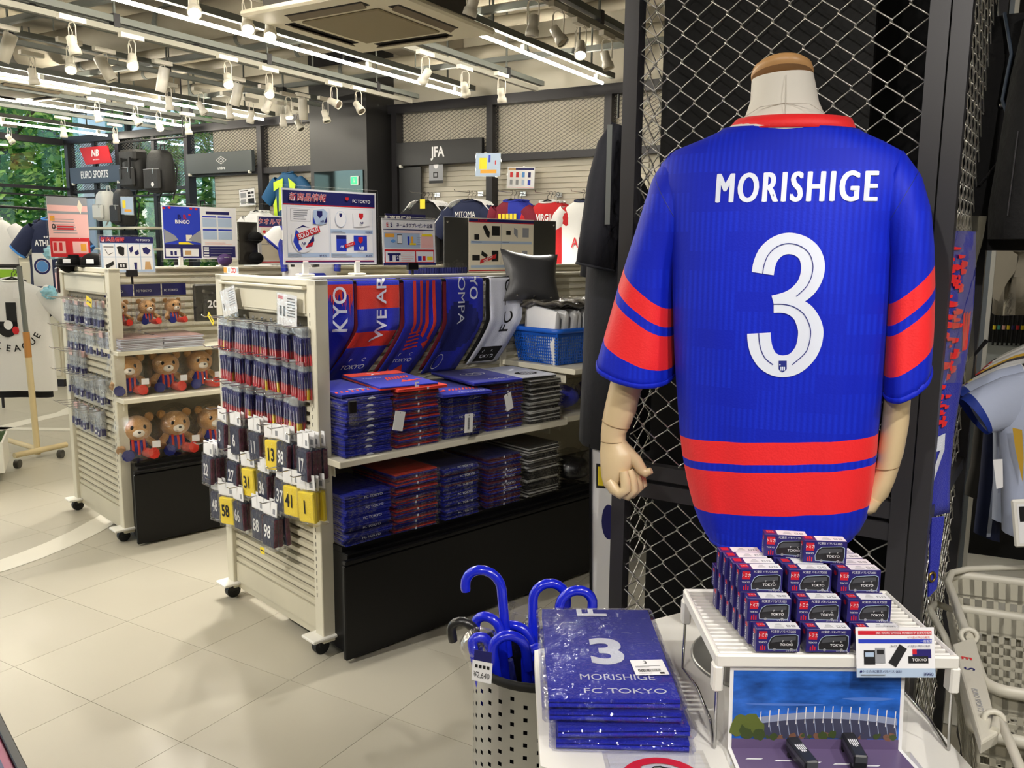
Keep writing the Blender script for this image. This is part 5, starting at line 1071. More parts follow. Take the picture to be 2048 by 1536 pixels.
def pouches(G, kind, rowname, z, xs, ns, place, item, gap=.0092, first=.016):
    for h, (x, n) in enumerate(zip(xs, ns)):
        hook(G, x, z, .115, 'chrome hook, %s from left in the %s row of the %s panel' % (ORD[h], rowname, place))
        for k in range(n):
            y = -(first+k*gap); f = n-1-k
            lb = '%s, %s, hook %s from left, %s row' % (item, 'frontmost' if f == 0 else ORD[f]+' from front', ORD[h], rowname)
            t = thing('pouch', lb, 'pouch', panel(G, x+random.uniform(-.004,.004), y, z-.004), 0, '%ses on the %s panel' % (item.split(',')[0], place), rot=(random.uniform(-.05,.05), random.uniform(-.07,.07), radians(PRZ+random.uniform(-8,8))))
            pm = random.choice(PM[kind]); ob('pouch', pm[0], None, t); ob('insert', pm[1], None, t); ob('header', hdr if kind == 'charm' and random.random() < .35 and rowname != 'fourth' else hdm, None, t)
xs9 = [.075+k*.072 for k in range(10)]
pouches(G1, 'pen', 'top', 1.222, xs9, (4, 5, 4, 5, 4, 5, 5, 4, 3, 6), 'near', 'pen pouch')
pouches(G1, 'pen', 'second', 1.10, xs9, (4, 5, 5, 4, 3, 5, 5, 4, 5, 6), 'near', 'pen pouch')
pouches(G1, 'pen', 'third', .965, xs9[:9], (4, 5, 6, 5, 3, 3, 3, 3, 5), 'near', 'pen pouch')
xf = [.08+k*.078 for k in range(9)]
pouches(G2, 'charm', 'top', 1.225, xf[:8], (3, 4, 3, 4, 3, 4, 3, 3), 'far', 'charm pouch'); pouches(G2, 'charm', 'second', 1.075, xf[:9], (2, 3, 3, 3, 2, 3, 2, 3, 2), 'far', 'charm pouch'); pouches(G2, 'charm', 'third', .945, xf[:4], (3, 4, 4, 4), 'far', 'charm pouch')
pouches(G2, 'charm', 'fourth', .83, xf[:8], (3, 3, 4, 4, 4, 4, 4, 5), 'far', 'charm pouch'); pouches(G2, 'charm', 'fifth', .65, xf[:7], (2, 3, 3, 4, 3, 3, 4), 'far', 'charm pouch')
# ---- number towels in bags ---------------------------------------------------
NAVC = mat('mini_navy', (40, 44, 74), .9, bump=.4, bscale=300); CHK = mat('mini_check', (96, 32, 62), .9, bump=.4, bscale=300, var=.5, vscale=60); YEL = mat('mini_yellow', (250, 224, 48), .8, bump=.3, bscale=200)
def minit(yel):
    b = B(); m_ = 2 if yel else 0
    b.cbox(-.040, .040, -.009, .009, -.168, -.056, .004, m_)
    if not yel: b.cbox(-.0395, .0415, -.0075, .0095, -.166, -.058, .003, 1)
    return b.mesh('towel', [NAVC, CHK, YEL])
MT = [minit(0), minit(1)]; mbag = B().cbox(-.046, .046, -.0105, .0105, -.180, -.042, .003).mesh('bag', PF); mhd = B().box(-.045, .045, -.0015, .0015, -.047, .008).mesh('header_card', PAPER); hlm = B().box(.018, .034, -.0018, .0016, -.038, -.018).mesh('header_mark', GREYP)
NW = {'3':'three','6':'six','11':'eleven','13':'thirteen','98':'ninety-eight','17':'seventeen','22':'twenty-two','27':'twenty-seven','31':'thirty-one','36':'thirty-six','37':'thirty-seven','41':'forty-one','1':'one','48':'forty-eight','58':'fifty-eight','66':'sixty-six','88':'eighty-eight'}
NUM = [('fourth', .850, [('3', .113, 1, 0), ('6', .228, 3, 0), ('11', .386, 3, 0), ('13', .541, 1, 1), ('98', .619, 3, 0), ('17', .752, 4, 0)]), ('fifth', .700, [('22', .047, 4, 0), ('27', .2025, 2, 0), ('31', .329, 2, 1), ('36', .45, 3, 0), ('37', .600, 2, 0), ('41', .675, 1, 1), ('1', .772, 3, 1)]), ('sixth', .552, [('48', .074, 2, 0), ('58', .176, 1, 1), ('66', .265, 4, 0), ('88', .43, 2, 0), ('98', .537, 3, 0)])]
for rown, z, items in NUM:
    for h, (s, x, n, yl) in enumerate(items):
        hook(G1, x, z, .13 if s != '22' else .16, 'chrome hook carrying mini towels marked %s, %s row of near panel' % (NW[s], rown))
        base = {'fourth': .07, 'fifth': .07, 'sixth': .09}[rown]+(.035 if s == '22' else 0)+(.006 if yl else 0)-(n-1)*.0195
        for k in range(n):
            f = n-1-k; y = -(base+k*.0195+.006)
            lb = '%s mini towel marked %s, %s, %s hook row' % ('yellow' if yl else 'navy', NW[s], 'frontmost' if f == 0 else ORD[f]+' from the front', rown)
            t = thing('mini_towel', lb, 'towel', panel(G1, x+random.uniform(-.003,.003), y, z-.006), 0, 'bagged mini towels with player numbers', rot=(random.uniform(-.04,.04), random.uniform(-.06,.06), radians(PRZ+random.uniform(-5,5))))
            t.rotation_euler.z += .22*yl; ob('towel', MT[yl], None, t); ob('bag', mbag, None, t); ob('header_card', mhd, None, t); ob('header_mark', hlm, None, t)
            if f == 0: txt(s, .050, INK if yl else PAPER, t, (-.004, -.0112 if yl else -.0105, -.112), sx=.66, bold=.02)
def tagx(x, y, z, w_, h_, ry, label, m_=YELLOW):
    t = thing('yellow_tag', label, 'tag', panel(G1, x, y, z), 0, None, rot=(0, radians(ry), radians(PRZ))); ob('tag', B().box(-w_/2, w_/2, -.0006, 0, -h_/2, h_/2), m_, t); b = B(); b.rect(-w_*.35, -.002, w_*.35, .003, -.0009); ob('print', b, INK, t)
tagx(.50, -.118, .355, .034, .026, -4, 'small yellow tag at the foot of the lowest number towel'); tagx(.10, -.10, 1.215, .06, .022, 38, 'yellow slanted tag on the first pouch hook of near panel')
t = thing('yellow_tag', 'yellow tag on the top hook row of the far panel', 'tag', panel(G2, .60, -.07, 1.222), 0, None, rot=(0, radians(12), radians(PRZ))); ob('tag', B().box(-.04, .04, -.0006, 0, -.022, .022), YELLOW, t); ob('print', B().rect(-.03, -.003, .03, .003, -.0009), INK, t)
def pcard(x, z, w_, h_, ry, label, red):
    t = thing('price_card', label, 'card', panel(G1, x, -.05, z), 0, None, rot=(0, radians(ry), radians(PRZ))); ob('card', B().box(-w_/2, w_/2, 0, .001, -h_/2, h_/2), PAPER, t); b = B()
    for k in range(7): b.rect(w_*.02, h_*(.36-k*.09), w_*.42, h_*(.40-k*.09), -.0004, 2 if red else 3)
    if red: b.rect(-w_*.45, h_*.33, -w_*.2, h_*.43, -.0004, 1); b.rect(-w_*.38, -h_*.2, -w_*.26, h_*.12, -.0004, 2); b.rect(-w_*.18, -h_*.2, -w_*.08, h_*.12, -.0004, 2)
    else: b.rect(-w_*.40, -h_*.25, -w_*.33, .0, -.0004, 2)
    ob('print', b, [PAPER, CRED, INK, GREYP], t); ob('sleeve', B().box(-w_/2-.004, w_/2+.004, -.0016, -.001, -h_/2-.02, h_/2+.004), CLEAR, t)
pcard(.16, 1.285, .13, .105, -14, 'tilted sleeved price card at top left of near panel', 0); pcard(.62, 1.275, .14, .115, 3, 'sleeved price card with red heading at top right of near panel', 1)
# ---- far gondola: plush bears, magazines ------------------------------------------
FUR = mat('plush_tan', (196, 150, 96), .95, sheen=.5, bump=.6, bscale=160); FURL = mat('plush_cream', (236, 228, 214), .95, sheen=.5, bump=.4, bscale=160); BAGF = film('bag_film', a=.05, bump=1.0, bscale=16, rough=.06)
def bear(p, s, rz, label, group, bag=True, hang_=False, cap=True):
    t = thing('plush_bear', label, 'plush toy', p, 0, group, rot=(0, 0, radians(GRZ+rz)))
    b = B(); b.ell((0, .0, .135*s), (.068*s, .062*s, .06*s), 16, 10); ob('head', b, FUR, t); hd = t.children[0] if False else None
    for sx in (-1, 1): ob('ear', B().ell((sx*.058*s, .01*s, .182*s), (.022*s, .012*s, .022*s), 10, 6), FUR, t)
    ob('muzzle', B().ell((0, -.052*s, .122*s), (.027*s, .022*s, .019*s), 12, 8), FURL, t); ob('nose', B().ell((0, -.074*s, .129*s), (.007*s, .005*s, .005*s), 8, 6), RUBBER, t)
    for sx in (-1, 1): ob('eye', B().ell((sx*.026*s, -.052*s, .148*s), (.0085*s, .006*s, .011*s), 8, 6), RUBBER, t)
    ob('body', B().ell((0, .005*s, .055*s), (.048*s, .042*s, .055*s), 14, 8), TB, t)
    b = B(); [b.tube([(x*s, -.03*s-.012*s*(1-abs(x)/.04), .02*s), (x*s, -.043*s*(1-abs(x)*6), .06*s), (x*s, -.03*s, .09*s)], .006*s, 6) for x in (-.024, 0, .024)]; ob('shirt_stripe', b, TR_, t)
    for sx in (-1, 1):
        ob('arm', B().tube([(sx*.04*s, 0, .085*s), (sx*.07*s, -.02*s, .06*s), (sx*.078*s, -.045*s, .045*s)], [.017*s, .018*s, .021*s], 9), FUR, t)
        ob('leg', B().tube([(sx*.03*s, -.02*s, .025*s), (sx*.048*s, -.06*s, .022*s), (sx*.055*s, -.085*s, .03*s)], [.022*s, .022*s, .027*s], 9), TR_ if sx > 0 else TBN, t)
    if not hang_: ob('paper_tag', B().box(.05*s, .085*s, -.08*s, -.079*s, .055*s, .085*s), PAPER, t)
    if bag:
        b = B(); n = 16; rg = []; rnd = random.Random(int(p.x*1000))
        prof = [(.05, -.0), (.105, .0), (.112, .05), (.108, .12), (.098, .18), (.06, .215), (.02, .235)] if not hang_ else [(.10, -.06), (.105, -.05), (.10, .05), (.10, .13), (.10, .20), (.10, .235), (.10, .275)]
        for r, z in prof: rg.append([(r*s*cos(2*pi*k/n)*(1+rnd.uniform(-.06,.06)), r*s*sin(2*pi*k/n)*(1.0 if not hang_ else (.7 if z < .2 else .12))*(1+rnd.uniform(-.06,.06))-.01*s, z*s) for k in range(n)])
        b.loft(rg, 0, True, True, True); ob('plastic_bag', b, BAGF, t)
        if hang_: ob('header_card', B().box(-.105*s, .105*s, -.022, -.019, .225*s, .32*s), NAVY, t); txt('FC TOKYO', .014*s*1.3, PAPER, t, (-.02, -.0235, .265*s))
    return t
for k, x in enumerate((.085, .275, .455, .64)): bear(gp(G2, x, .05, .756), 1.0, -14+k*6, 'bagged tan plush bear, %s from left on the ivory shelf' % ORD[k], 'plush bears on the ivory shelf')
for k, x in enumerate((.10, .30, .50, .70)): bear(gp(G2, x, .03, .426), 1.12, -10+k*5, 'bagged tan plush bear, %s from left on the black base' % ORD[k], 'plush bears on the black base')
for k, x in enumerate((.09, .24, .385)): bear(gp(G2, x, .15+.02*k, 1.095), .66, -6+k*8, 'small plush bear hanging in a bag, %s from left, blue header' % ORD[k], 'small bagged plush bears on hooks', True, True)
def magazines(x0, n, rz, label, z0):
    for k in range(n):
        t = thing('magazine', 'white edged magazine in the %s pile, %s from the bottom' % (label, ORD[k]), 'magazine', gp(G2, x0+random.uniform(-.004,.004), .10+random.uniform(-.006,.006), z0+k*.0085), GRZ+rz+random.uniform(-1.5,1.5), 'magazines piled above the plush bears')
        b = B().cbox(-.105, .105, -.148, .148, 0, .0078, .0012); ob('pages', b, MAGW, t); ob('cover', B().box(-.1055, .1055, -.1485, .1485, .0078, .0084), MAGC, t)
MAGW = mat('magazine_paper', (196, 200, 214), .5); MAGC = mat('magazine_cover', (150, 120, 116), .3, var=.5, vscale=20)
t = thing('magazine_shelf', 'narrow ivory shelf under the magazine piles, far gondola', 'shelf', gp(G2, 0, 0, .985), GRZ); ob('board', B().cbox(.0, .9, -.06, .37, -.02, 0, .002), IVORY, t); ob('bracket', B().box(.02, .023, .0, .37, -.07, -.02).box(.86, .863, .0, .37, -.07, -.02), IVORY, t)
magazines(.12, 7, 2, 'left', .986); magazines(.345, 7, -4, 'right', .986)
t = thing('black_pouch', 'black printed bag with white year digits, far gondola hooks', 'bag', gp(G2, .60, .12, 1.10), GRZ); ob('body', B().cbox(-.13, .13, -.012, .012, 0, .20, .008), BLACK, t); ob('film', B().cbox(-.14, .14, -.016, .016, -.02, .24, .006), BAGF, t); txt('2025', .04, PAPER, t, (-.0, -.0168, .09), sx=1.1, bold=.02)
t = thing('red_pouch', 'small red packet behind the yellow tag, far gondola hooks', 'packet', gp(G2, .72, .06, 1.17), GRZ); ob('body', B().cbox(-.04, .04, -.01, .01, 0, .14, .006), CRED, t); txt('NB', .02, PAPER, t, (0, -.011, .05), bold=.03)
# ---- right bay of the near gondola: blue basket, cushion, bags ----------------------
BBLU = mat('basket_blue', (24, 92, 196), .35); POUW = mat('white_pouch', (222, 222, 222), .5, bump=.3, bscale=30); POUD = mat('grey_pouch', (84, 80, 72), .25, bump=.7, bscale=30); LEATH = mat('black_leather', (58, 58, 60), .38, bump=.08, bscale=240)
shz = .9755
p = gp(G1, 1.40, .06, shz+.155); kb = basket('storage_basket', 'blue plastic basket of white pouches beside the towel stacks', gp(G1, 1.44, .015, shz+.158), GRZ, .30, .38, .155, 0, BBLU, BBLU, .0135, .0042)
for k in range(7):
    t = thing('zip_pouch', 'white zip pouch standing in the blue basket, %s from the left' % ORD[k], 'pouch', gp(G1, 1.295+k*.048, .165, shz+.01), 0, 'white pouches filed in the blue basket', rot=(radians(3*(k % 3-1)), radians(-6), radians(GRZ+82)))
    b = B(); b.loft([[(-.11, -.004*(1), 0), (.11, -.004, 0), (.11, .004, 0), (-.11, .004, 0)], [(-.115, -.018, .10), (.115, -.018, .10), (.115, .018, .10), (-.115, .018, .10)], [(-.115, -.012, .235), (.115, -.012, .235), (.115, .012, .235), (-.115, .012, .235)], [(-.11, -.003, .25), (.11, -.003, .25), (.11, .003, .25), (-.11, .003, .25)]]); ob('body', b, POUW, t, bevel=.006)
    ob('zip', B().tube([(-.10, 0, .251), (.10, 0, .251)], .003, 6), GREYP, t)
for k, (x, y, z, rz, lb) in enumerate(((1.36, .14, shz+.262, 6, 'grey shiny packet lying on the white pouches, left'), (1.53, .10, shz+.266, -8, 'olive grey shiny packet lying on the white pouches, right'))):
    t = thing('shiny_packet', lb, 'packet', gp(G1, x, y, z), GRZ+rz); b = B(); n = 10
    b.grid(lambda u, v: ((u-.5)*.22, (v-.5)*.24, .012+.012*sin(u*7+v*3)+.008*sin(v*11)), n, n); ob('packet', b, POUD, t, solid=.014); b = B(); b.grid(lambda u, v: ((u-.5)*.24, (v-.5)*.26, .027+.012*sin(u*9+v*5)), 8, 8); ob('film', b, CLEAR, t)
t = thing('leather_cushion', 'black leather cushion with silver studs standing on the basket', 'cushion', gp(G1, 1.27, .20, shz+.285), 0, None, rot=(radians(-22), radians(5), radians(GRZ-22)))
def cush(u, v, sg):
    x, z = (u-.5)*2, (v-.5)*2; e = (1-abs(x)**2.6)*(1-abs(z)**2.6); k = 1+.10*(abs(x)*abs(z))-.07*((1-abs(x)**2)*(abs(z)**4)+(1-abs(z)**2)*abs(x)**4)
    return (x*.135*k, sg*.055*max(0, e)**.55, .12+z*.118*k)
b = B(); b.grid(lambda u, v: cush(u, v, -1), 16, 16); b.grid(lambda u, v: cush(1-u, v, 1), 16, 16); ob('cover', b, LEATH, t)
for x, z in ((-.085, .018), (.085, .018), (-.095, .2), (.1, .2), (.0, .02)): ob('stud', B().ell((x, -.024, z), (.006, .004, .006), 8, 6), CHROME, t)
t = thing('picture_card', 'small card with a brown leaf picture on the blue basket', 'card', gp(G1, 1.56, -.022, shz+.09), 0, None, rot=(0, radians(8), radians(GRZ))); ob('card', B().box(-.06, .06, 0, .001, -.04, .055), CREAM, t); ob('picture', B().rect(-.05, -.025, -.03, .0, -.0004).rect(.0, -.015, .02, .045, -.0005).rect(.03, -.01, .055, .045, -.0006), [TAN, INK][1], t)
# lower right: bagged dark goods on the black base and second shelf
for k, (x, y, z, lb, m_) in enumerate(((1.36, .02, .7565-.30+.0, 'bagged black goods on the black base right of the towels', POUD), (1.58, .03, .4565, 'bagged dark goods farther right on the black base', POUD), (1.36, .10, .7565, 'clear bag with a blue and red item on the lower right shelf', TB), (1.60, .10, .7565, 'clear bag with a navy item farther right on the lower shelf', TBN))):
    t = thing('bagged_item', lb, 'bag', gp(G1, x, y, z-.03 if z < .7 else z), GRZ+random.uniform(-10,10)); b = B(); b.ell((0, 0, .06), (.085, .10, .055), 14, 8); ob('item', b, m_ if k else BLACK, t); b = B()
    rnd = random.Random(k); b.loft([[(r*cos(a)*(1+rnd.uniform(-.1,.1)), r*sin(a)*(1+rnd.uniform(-.1,.1)), zz) for a in [2*pi*j/14 for j in range(14)]] for r, zz in ((.09, .002), (.115, .01), (.118, .07), (.09, .12), (.03, .15))]); ob('plastic_bag', b, BAGF, t)
s = thing('lower_shelf', 'lower ivory shelf in the right bay of the near gondola', 'shelf', gp(G1, 1.24, 0, .73), GRZ); ob('board', B().cbox(0, 1.18, -.06, .37, 0, .0245, .002), IVORY, s); ob('bracket', B().box(.02, .023, 0, .37, -.05, 0).box(1.15, 1.153, 0, .37, -.05, 0), IVORY, s)
# ================================================================ POSTERS
PM_ = [PAPER, NAVY, RED, BLUE, LBLUE, GREYP, INK, YELLOW, PINK, ORANGE, SKYB, TAN, CREAM, TBN]
PMI = dict(W=0, N=1, R=2, B=3, L=4, G=5, K=6, Y=7, P=8, O=9, S=10, T=11, C=12)
def poster(name, label, loc, rz, w_, h_, rects=(), texts=(), polys=(), tilt=0, roll=0, holder='stand', back='W', group=None, mw=.008):
    t = thing(name, label, 'poster', loc, 0, group, rot=(tilt, roll, radians(rz)))
    if holder: ob('holder', B().cbox(-mw, w_+mw, .0016, .0034, -mw, h_+mw, .001), ACRYL, t)
    ob('paper', B().box(0, w_, 0, .0015, 0, h_), PM_[PMI[back]], t)
    b = B(); n = 0
    for x0, z0, x1, z1, c in rects: n += 1; b.rect(x0*w_, z0*h_, x1*w_, z1*h_, -.0003-.00006*n, PMI[c])
    for pts, c in polys: n += 1; b.add([(x*w_, -.0003-.00006*n, z*h_) for x, z in pts], [tuple(range(len(pts)))], PMI[c])
    if n: ob('print', b, PM_, t)
    y = -.0006-.00006*n
    for s, hh, x, z, c, *o in texts:
        y -= .00015
        o = o[0] if o else {}; txt(s, hh*h_, PM_[PMI[c]], t, (x*w_, y, z*h_), rot=(pi/2, o.get('r', 0)*-1, 0), sx=o.get('sx', 1), bold=o.get('b', .01), al=o.get('al', 'CENTER'), shear=o.get('sh', 0))
    if holder == 'stand':
        fm = B().cbox(-.03, .03, -.02, .03, -.045, -.036, .003).cbox(-.012, .012, -.004, .010, -.036, .012, .002)
        fm = fm.mesh('clip_foot', WHITE)
        for x in (.22, .78): ob('clip_foot', fm, None, t, (x*w_, 0, 0))
    elif holder == 'clip': ob('clamp', B().cbox(-.028, .028, -.006, .012, -.022, .012, .003).tube([(0, .004, -.02), (0, .004, -.06)], .006, 8), BLACK, t, (w_*.55, 0, 0))
    return t
def circ(cx, cz, r, a=1., n=18): return [(cx+r*cos(2*pi*k/n)*a, cz+r*sin(2*pi*k/n)) for k in range(n)]
def lines(x0, x1, z, n, dz, c='G', th=.008, rag=True):
    rn_ = random.Random(int(x0*97+z*31)); return [(x0, z-k*dz, x1-(rn_.random()*.3*(x1-x0) if rag else 0), z-k*dz+th, c) for k in range(n)]
SHD = [(0, 1), (1, 1), (1, .4), (.5, 0), (0, .4)]
def shield(x, z, w_, h, c): return ([(x+px*w_, z+pz*h) for px, pz in SHD[::-1]], c)
# FC sign on the near gondola
rc = [(.01,.80,.985,.975,'N'), (.01,.787,.985,.80,'R'), (.045,.10,.475,.765,'L'), (.047,.155,.473,.762,'W'), (.49,.10,.96,.765,'L'), (.492,.48,.958,.762,'W'), (.492,.155,.958,.425,'W'), (.02,.028,.97,.04,'N'), (.02,.04,.97,.052,'R'), (.08,.575,.28,.735,'G'), (.082,.578,.278,.732,'W'), (.55,.18,.66,.40,'B'), (.55,.35,.66,.40,'N'), (.74,.19,.89,.40,'B')]+lines(.11,.26,.71,5,.028,'G',.012)+lines(.05,.2,.135,2,.025,'G')+lines(.5,.66,.455,2,.025,'G')+lines(.5,.72,.135,2,.025,'G')
pl_ = [(circ(.20,.34,.185,.62), 'W'), ([(.10,.30),(.13,.47),(.16,.42),(.155,.28),(.19,.20),(.15,.18)], 'B'), ([(.26,.30),(.31,.40),(.315,.32),(.29,.24),(.22,.22)], 'N'), ([(.22,.22),(.29,.25),(.31,.31),(.25,.27)], 'R'), ([(.13,.47),(.2,.525),(.27,.49),(.2,.50)], 'N'), ([(.305,.55),(.315,.73),(.42,.75),(.46,.70),(.45,.56),(.39,.53)], 'L'), ([(.305,.55),(.308,.65),(.335,.54)], 'B'), ([(.42,.56),(.455,.66),(.455,.57)], 'N'), shield(.35,.62,.055,.10,'N'), (circ(.60,.62,.11,.55), 'L'), (circ(.60,.62,.105,.55), 'W'), shield(.585,.64,.03,.06,'N'), ([(.74,.52),(.735,.72),(.80,.735),(.92,.72),(.92,.54),(.83,.52)], 'W'), shield(.80,.62,.05,.09,'R'), shield(.79,.29,.05,.09,'R'), ([(.13,.40),(.15,.32),(.38,.44),(.365,.52)], 'R'), ([(.635,.27),(.645,.225),(.755,.275),(.745,.32)], 'R'), shield(.655,.87,.035,.05,'R')]
X0, Z0 = .10, 1.434
t = poster('info_poster', 'largest navy-headed poster on the near gondola, ball pictures and sold-out strips', gp(G1, .10, .39, 1.434), GRZ, .432, .291, rc, [('新商品情報', .082, .255, .885, 'W', dict(sh=.15, b=.022)), ('新商品情報', .082, .255, .885, 'R', dict(sh=.15, b=.0)), ('FC TOKYO', .042, .83, .87, 'W', dict(b=.015, sx=1.05)), ('SOLD OUT', .062, .258, .42, 'W', dict(r=.36, sx=.8, b=.02)), ('SOLD OUT', .02, .695, .272, 'W', dict(r=.3, sx=.8)), ('¥9,970', .03, .40, .115, 'N', {}), ('¥5,885', .028, .905, .445, 'N', {}), ('¥4,675', .028, .905, .115, 'N', {}), ('NB', .035, .20, .28, 'N', dict(sh=.3, b=.03)), ('NB', .028, .605, .245, 'W', dict(sh=.3, b=.03)), ('NB', .05, .815, .22, 'W', dict(sh=.3, b=.03)), ('NB', .03, .395, .58, 'N', dict(sh=.3, b=.03)), ('NB', .03, .825, .575, 'N', dict(sh=.3, b=.03))], pl_, mw=.012)
# name-tag present poster
rc = [(.0,.965,1,.99,'G'), (.02,.755,.97,.775,'N'), (.03,.37,.70,.70,'L'), (.72,.37,.96,.66,'P'), (.03,.05,.97,.34,'R'), (.045,.07,.60,.30,'W'), (.62,.07,.955,.30,'W'), (.0,.0,1,.055,'N'), (.05,.60,.22,.68,'O'), (.74,.63,.94,.68,'Y'), (.27,.46,.36,.66,'K'), (.275,.475,.355,.645,'W'), (.46,.44,.50,.62,'B'), (.53,.46,.57,.62,'O'), (.50,.44,.62,.48,'Y'), (.11,.09,.17,.26,'N'), (.23,.09,.29,.26,'N'), (.65,.10,.72,.20,'B'), (.74,.10,.80,.20,'R'), (.83,.11,.94,.19,'Y')]+lines(.33,.58,.26,5,.04,'P',.012)+lines(.05,.95,.725,2,.03,'P',.008)+lines(.64,.72,.6,4,.05,'G')+lines(.74,.92,.46,3,.03,'P')
poster('info_poster', 'white name tag campaign poster in a black clamp, right of the largest poster', gp(G1, .566, .39, 1.428), GRZ, .282, .198, rc, [('E', .085, .09, .86, 'R', dict(b=.02)), ('S', .085, .165, .86, 'N', dict(b=.03)), ('ネームタグプレゼント企画', .07, .60, .855, 'N', dict(sh=.1, b=.015, sx=.86)), ('2', .08, .26, .17, 'W', dict(b=.02))], [([(.14,.52),(.19,.56),(.24,.52),(.19,.48)], 'S')]+[([(x, .26), (x+.12, .26), (x+.12, .22), (x, .22)], 'N') for x in (.08, .20)], holder='clip', tilt=-.04)
# sold-out leather goods poster with dark boards behind
rc = [(.0,.93,1,.985,'N'), (.0,.915,1,.93,'R'), (.03,.53,.97,.58,'L'), (.03,.08,.97,.13,'L'), (.0,.02,1,.04,'R'), (.48,.14,.484,.9,'G'), (.08,.60,.15,.70,'K'), (.34,.68,.46,.86,'K'), (.56,.70,.63,.78,'K'), (.82,.66,.92,.84,'G'), (.05,.22,.16,.32,'K'), (.34,.20,.44,.40,'K'), (.56,.20,.62,.32,'K'), (.82,.22,.90,.40,'G')]+lines(.04,.2,.555,1,.02,'N')+lines(.5,.62,.555,1,.02,'N')
t = poster('info_poster', 'cream poster of leather goods with two red sold-out strips, on a dark board', gp(G1, 1.175, .545, 1.388), GRZ, .44, .262, rc, [('SOLD OUT', .05, .285, .25, 'W', dict(r=.45, sx=.75, b=.02)), ('SOLD OUT', .05, .75, .245, 'W', dict(r=.3, sx=.75, b=.02)), ('新商品情報', .035, .2, .957, 'R', dict(sh=.15, b=.02))], [([(.2,.84),(.24,.88),(.31,.74),(.3,.64),(.26,.66)], 'K'), ([(.68,.84),(.74,.80),(.74,.64),(.68,.72)], 'G'), ([(.19,.40),(.28,.32),(.26,.26),(.18,.32)], 'K'), ([(.66,.30),(.70,.38),(.80,.34),(.80,.28)], 'K'), ([(.16,.16),(.17,.23),(.41,.34),(.40,.26)], 'R'), ([(.63,.17),(.64,.25),(.85,.34),(.86,.26)], 'R')], holder=None, back='C')
for k, (x, lb) in enumerate(((1.035, 'dark display board left of the cream leather goods poster'), (1.60, 'dark display board behind the black cushion'))):
    t = thing('display_board', lb, 'board', gp(G1, x, .56, 1.388), GRZ); ob('board', B().cbox(0, .20, 0, .008, 0, .262, .002), mat('board_grey', (54, 54, 52), .4), t)
    for z in (.02, .24): ob('screw', B().ell((.02 if k == 0 else .18, -.001, z), (.006, .003, .006), 8, 6), CHROME, t)
# far gondola posters
rc = [(.015,.015,.50,.985,'B'), (.015,.02,.50,.28,'N'), (.50,.015,.985,.985,'W'), (.52,.03,.97,.25,'N'), (.03,.05,.22,.20,'W'), (.25,.05,.46,.20,'W'), (.58,.86,.90,.92,'N'), (.53,.80,.72,.83,'B'), (.74,.80,.93,.83,'B'), (.53,.55,.72,.58,'B'), (.74,.55,.93,.58,'B'), (.53,.62,.72,.79,'L'), (.74,.62,.93,.79,'L'), (.53,.38,.72,.54,'L'), (.74,.38,.93,.54,'L'), (.09,.07,.12,.15,'N'), (.14,.07,.17,.15,'N'), (.28,.08,.36,.16,'T'), (.30,.34,.38,.46,'C')]+[(.53,.05+k*.05,.60,.08+k*.05,'W') for k in range(4)]+lines(.62,.94,.20,4,.05,'G')+lines(.55,.94,.31,2,.03,'P')
poster('bingo_poster', 'blue and white bingo campaign poster standing on the far gondola', gp(G2, .432, .395, 1.430), GRZ, .435, .292, rc, [('B', .085, .222, .79, 'N', dict(b=.03)), ('R', .085, .295, .79, 'R', dict(b=.03)), ('BINGO', .07, .26, .70, 'W', dict(b=.03, sx=.95))], [([(.02,.30),(.02,.56),(.16,.44),(.20,.36)], 'G'), ([(.5,.30),(.5,.56),(.38,.44),(.33,.36)], 'G'), ([(.20,.32),(.33,.32),(.40,.28),(.2,.28)], 'Y')]+[(circ(.03+.07*k, .95+.01*(k % 2), .02), 'R') for k in (0, 1, 5, 6)]+[(circ(.36,.84,.018), 'R')], mw=.014)
rc = [(.0,.82,1,1,'N'), (.0,.0,1,.82,'G')]+[(.04+.235*i, .44-.37*j, .26+.235*i, .79-.37*j, 'W') for i in range(4) for j in range(2)]
rc[1] = (.0,.0,1,.82,'L')
poster('goods_poster', 'grey poster of eight goods leaning on the far gondola end', gp(G2, .005, .10, 1.368), GRZ, .262, .178, rc, [('新商品情報', .095, .23, .91, 'W', dict(sh=.1, b=.025)), ('新商品情報', .095, .23, .91, 'R', dict(sh=.1, b=.015)), ('FC TOKYO', .055, .80, .905, 'W', dict(sx=1.05))], [([(.06,.72),(.24,.72),(.24,.70),(.06,.70)], 'K'), ([(.09,.64),(.14,.50),(.23,.56),(.22,.54),(.14,.48),(.08,.63)], 'K'), ([(.30,.71),(.36,.74),(.44,.70),(.43,.50),(.40,.46),(.33,.52)], 'K'), ([(.52,.68),(.60,.74),(.60,.60),(.55,.54)], 'N'), ([(.62,.56),(.70,.64),(.71,.52),(.65,.47)], 'N'), ([(.78,.68),(.86,.72),(.94,.62),(.88,.50),(.80,.54)], 'N'), ([(.07,.20),(.22,.32),(.23,.22),(.09,.10)], 'K'), ([(.30,.26),(.46,.26),(.46,.12),(.30,.12)], 'K'), ([(.34,.23),(.37,.23),(.37,.15),(.34,.15)], 'W'), ([(.39,.23),(.42,.23),(.42,.15),(.39,.15)], 'W'), ([(.60,.28),(.66,.28),(.65,.08),(.61,.08)], 'N'), ([(.82,.30),(.91,.30),(.93,.08),(.80,.08)], 'T')], holder='clip', tilt=-.05)
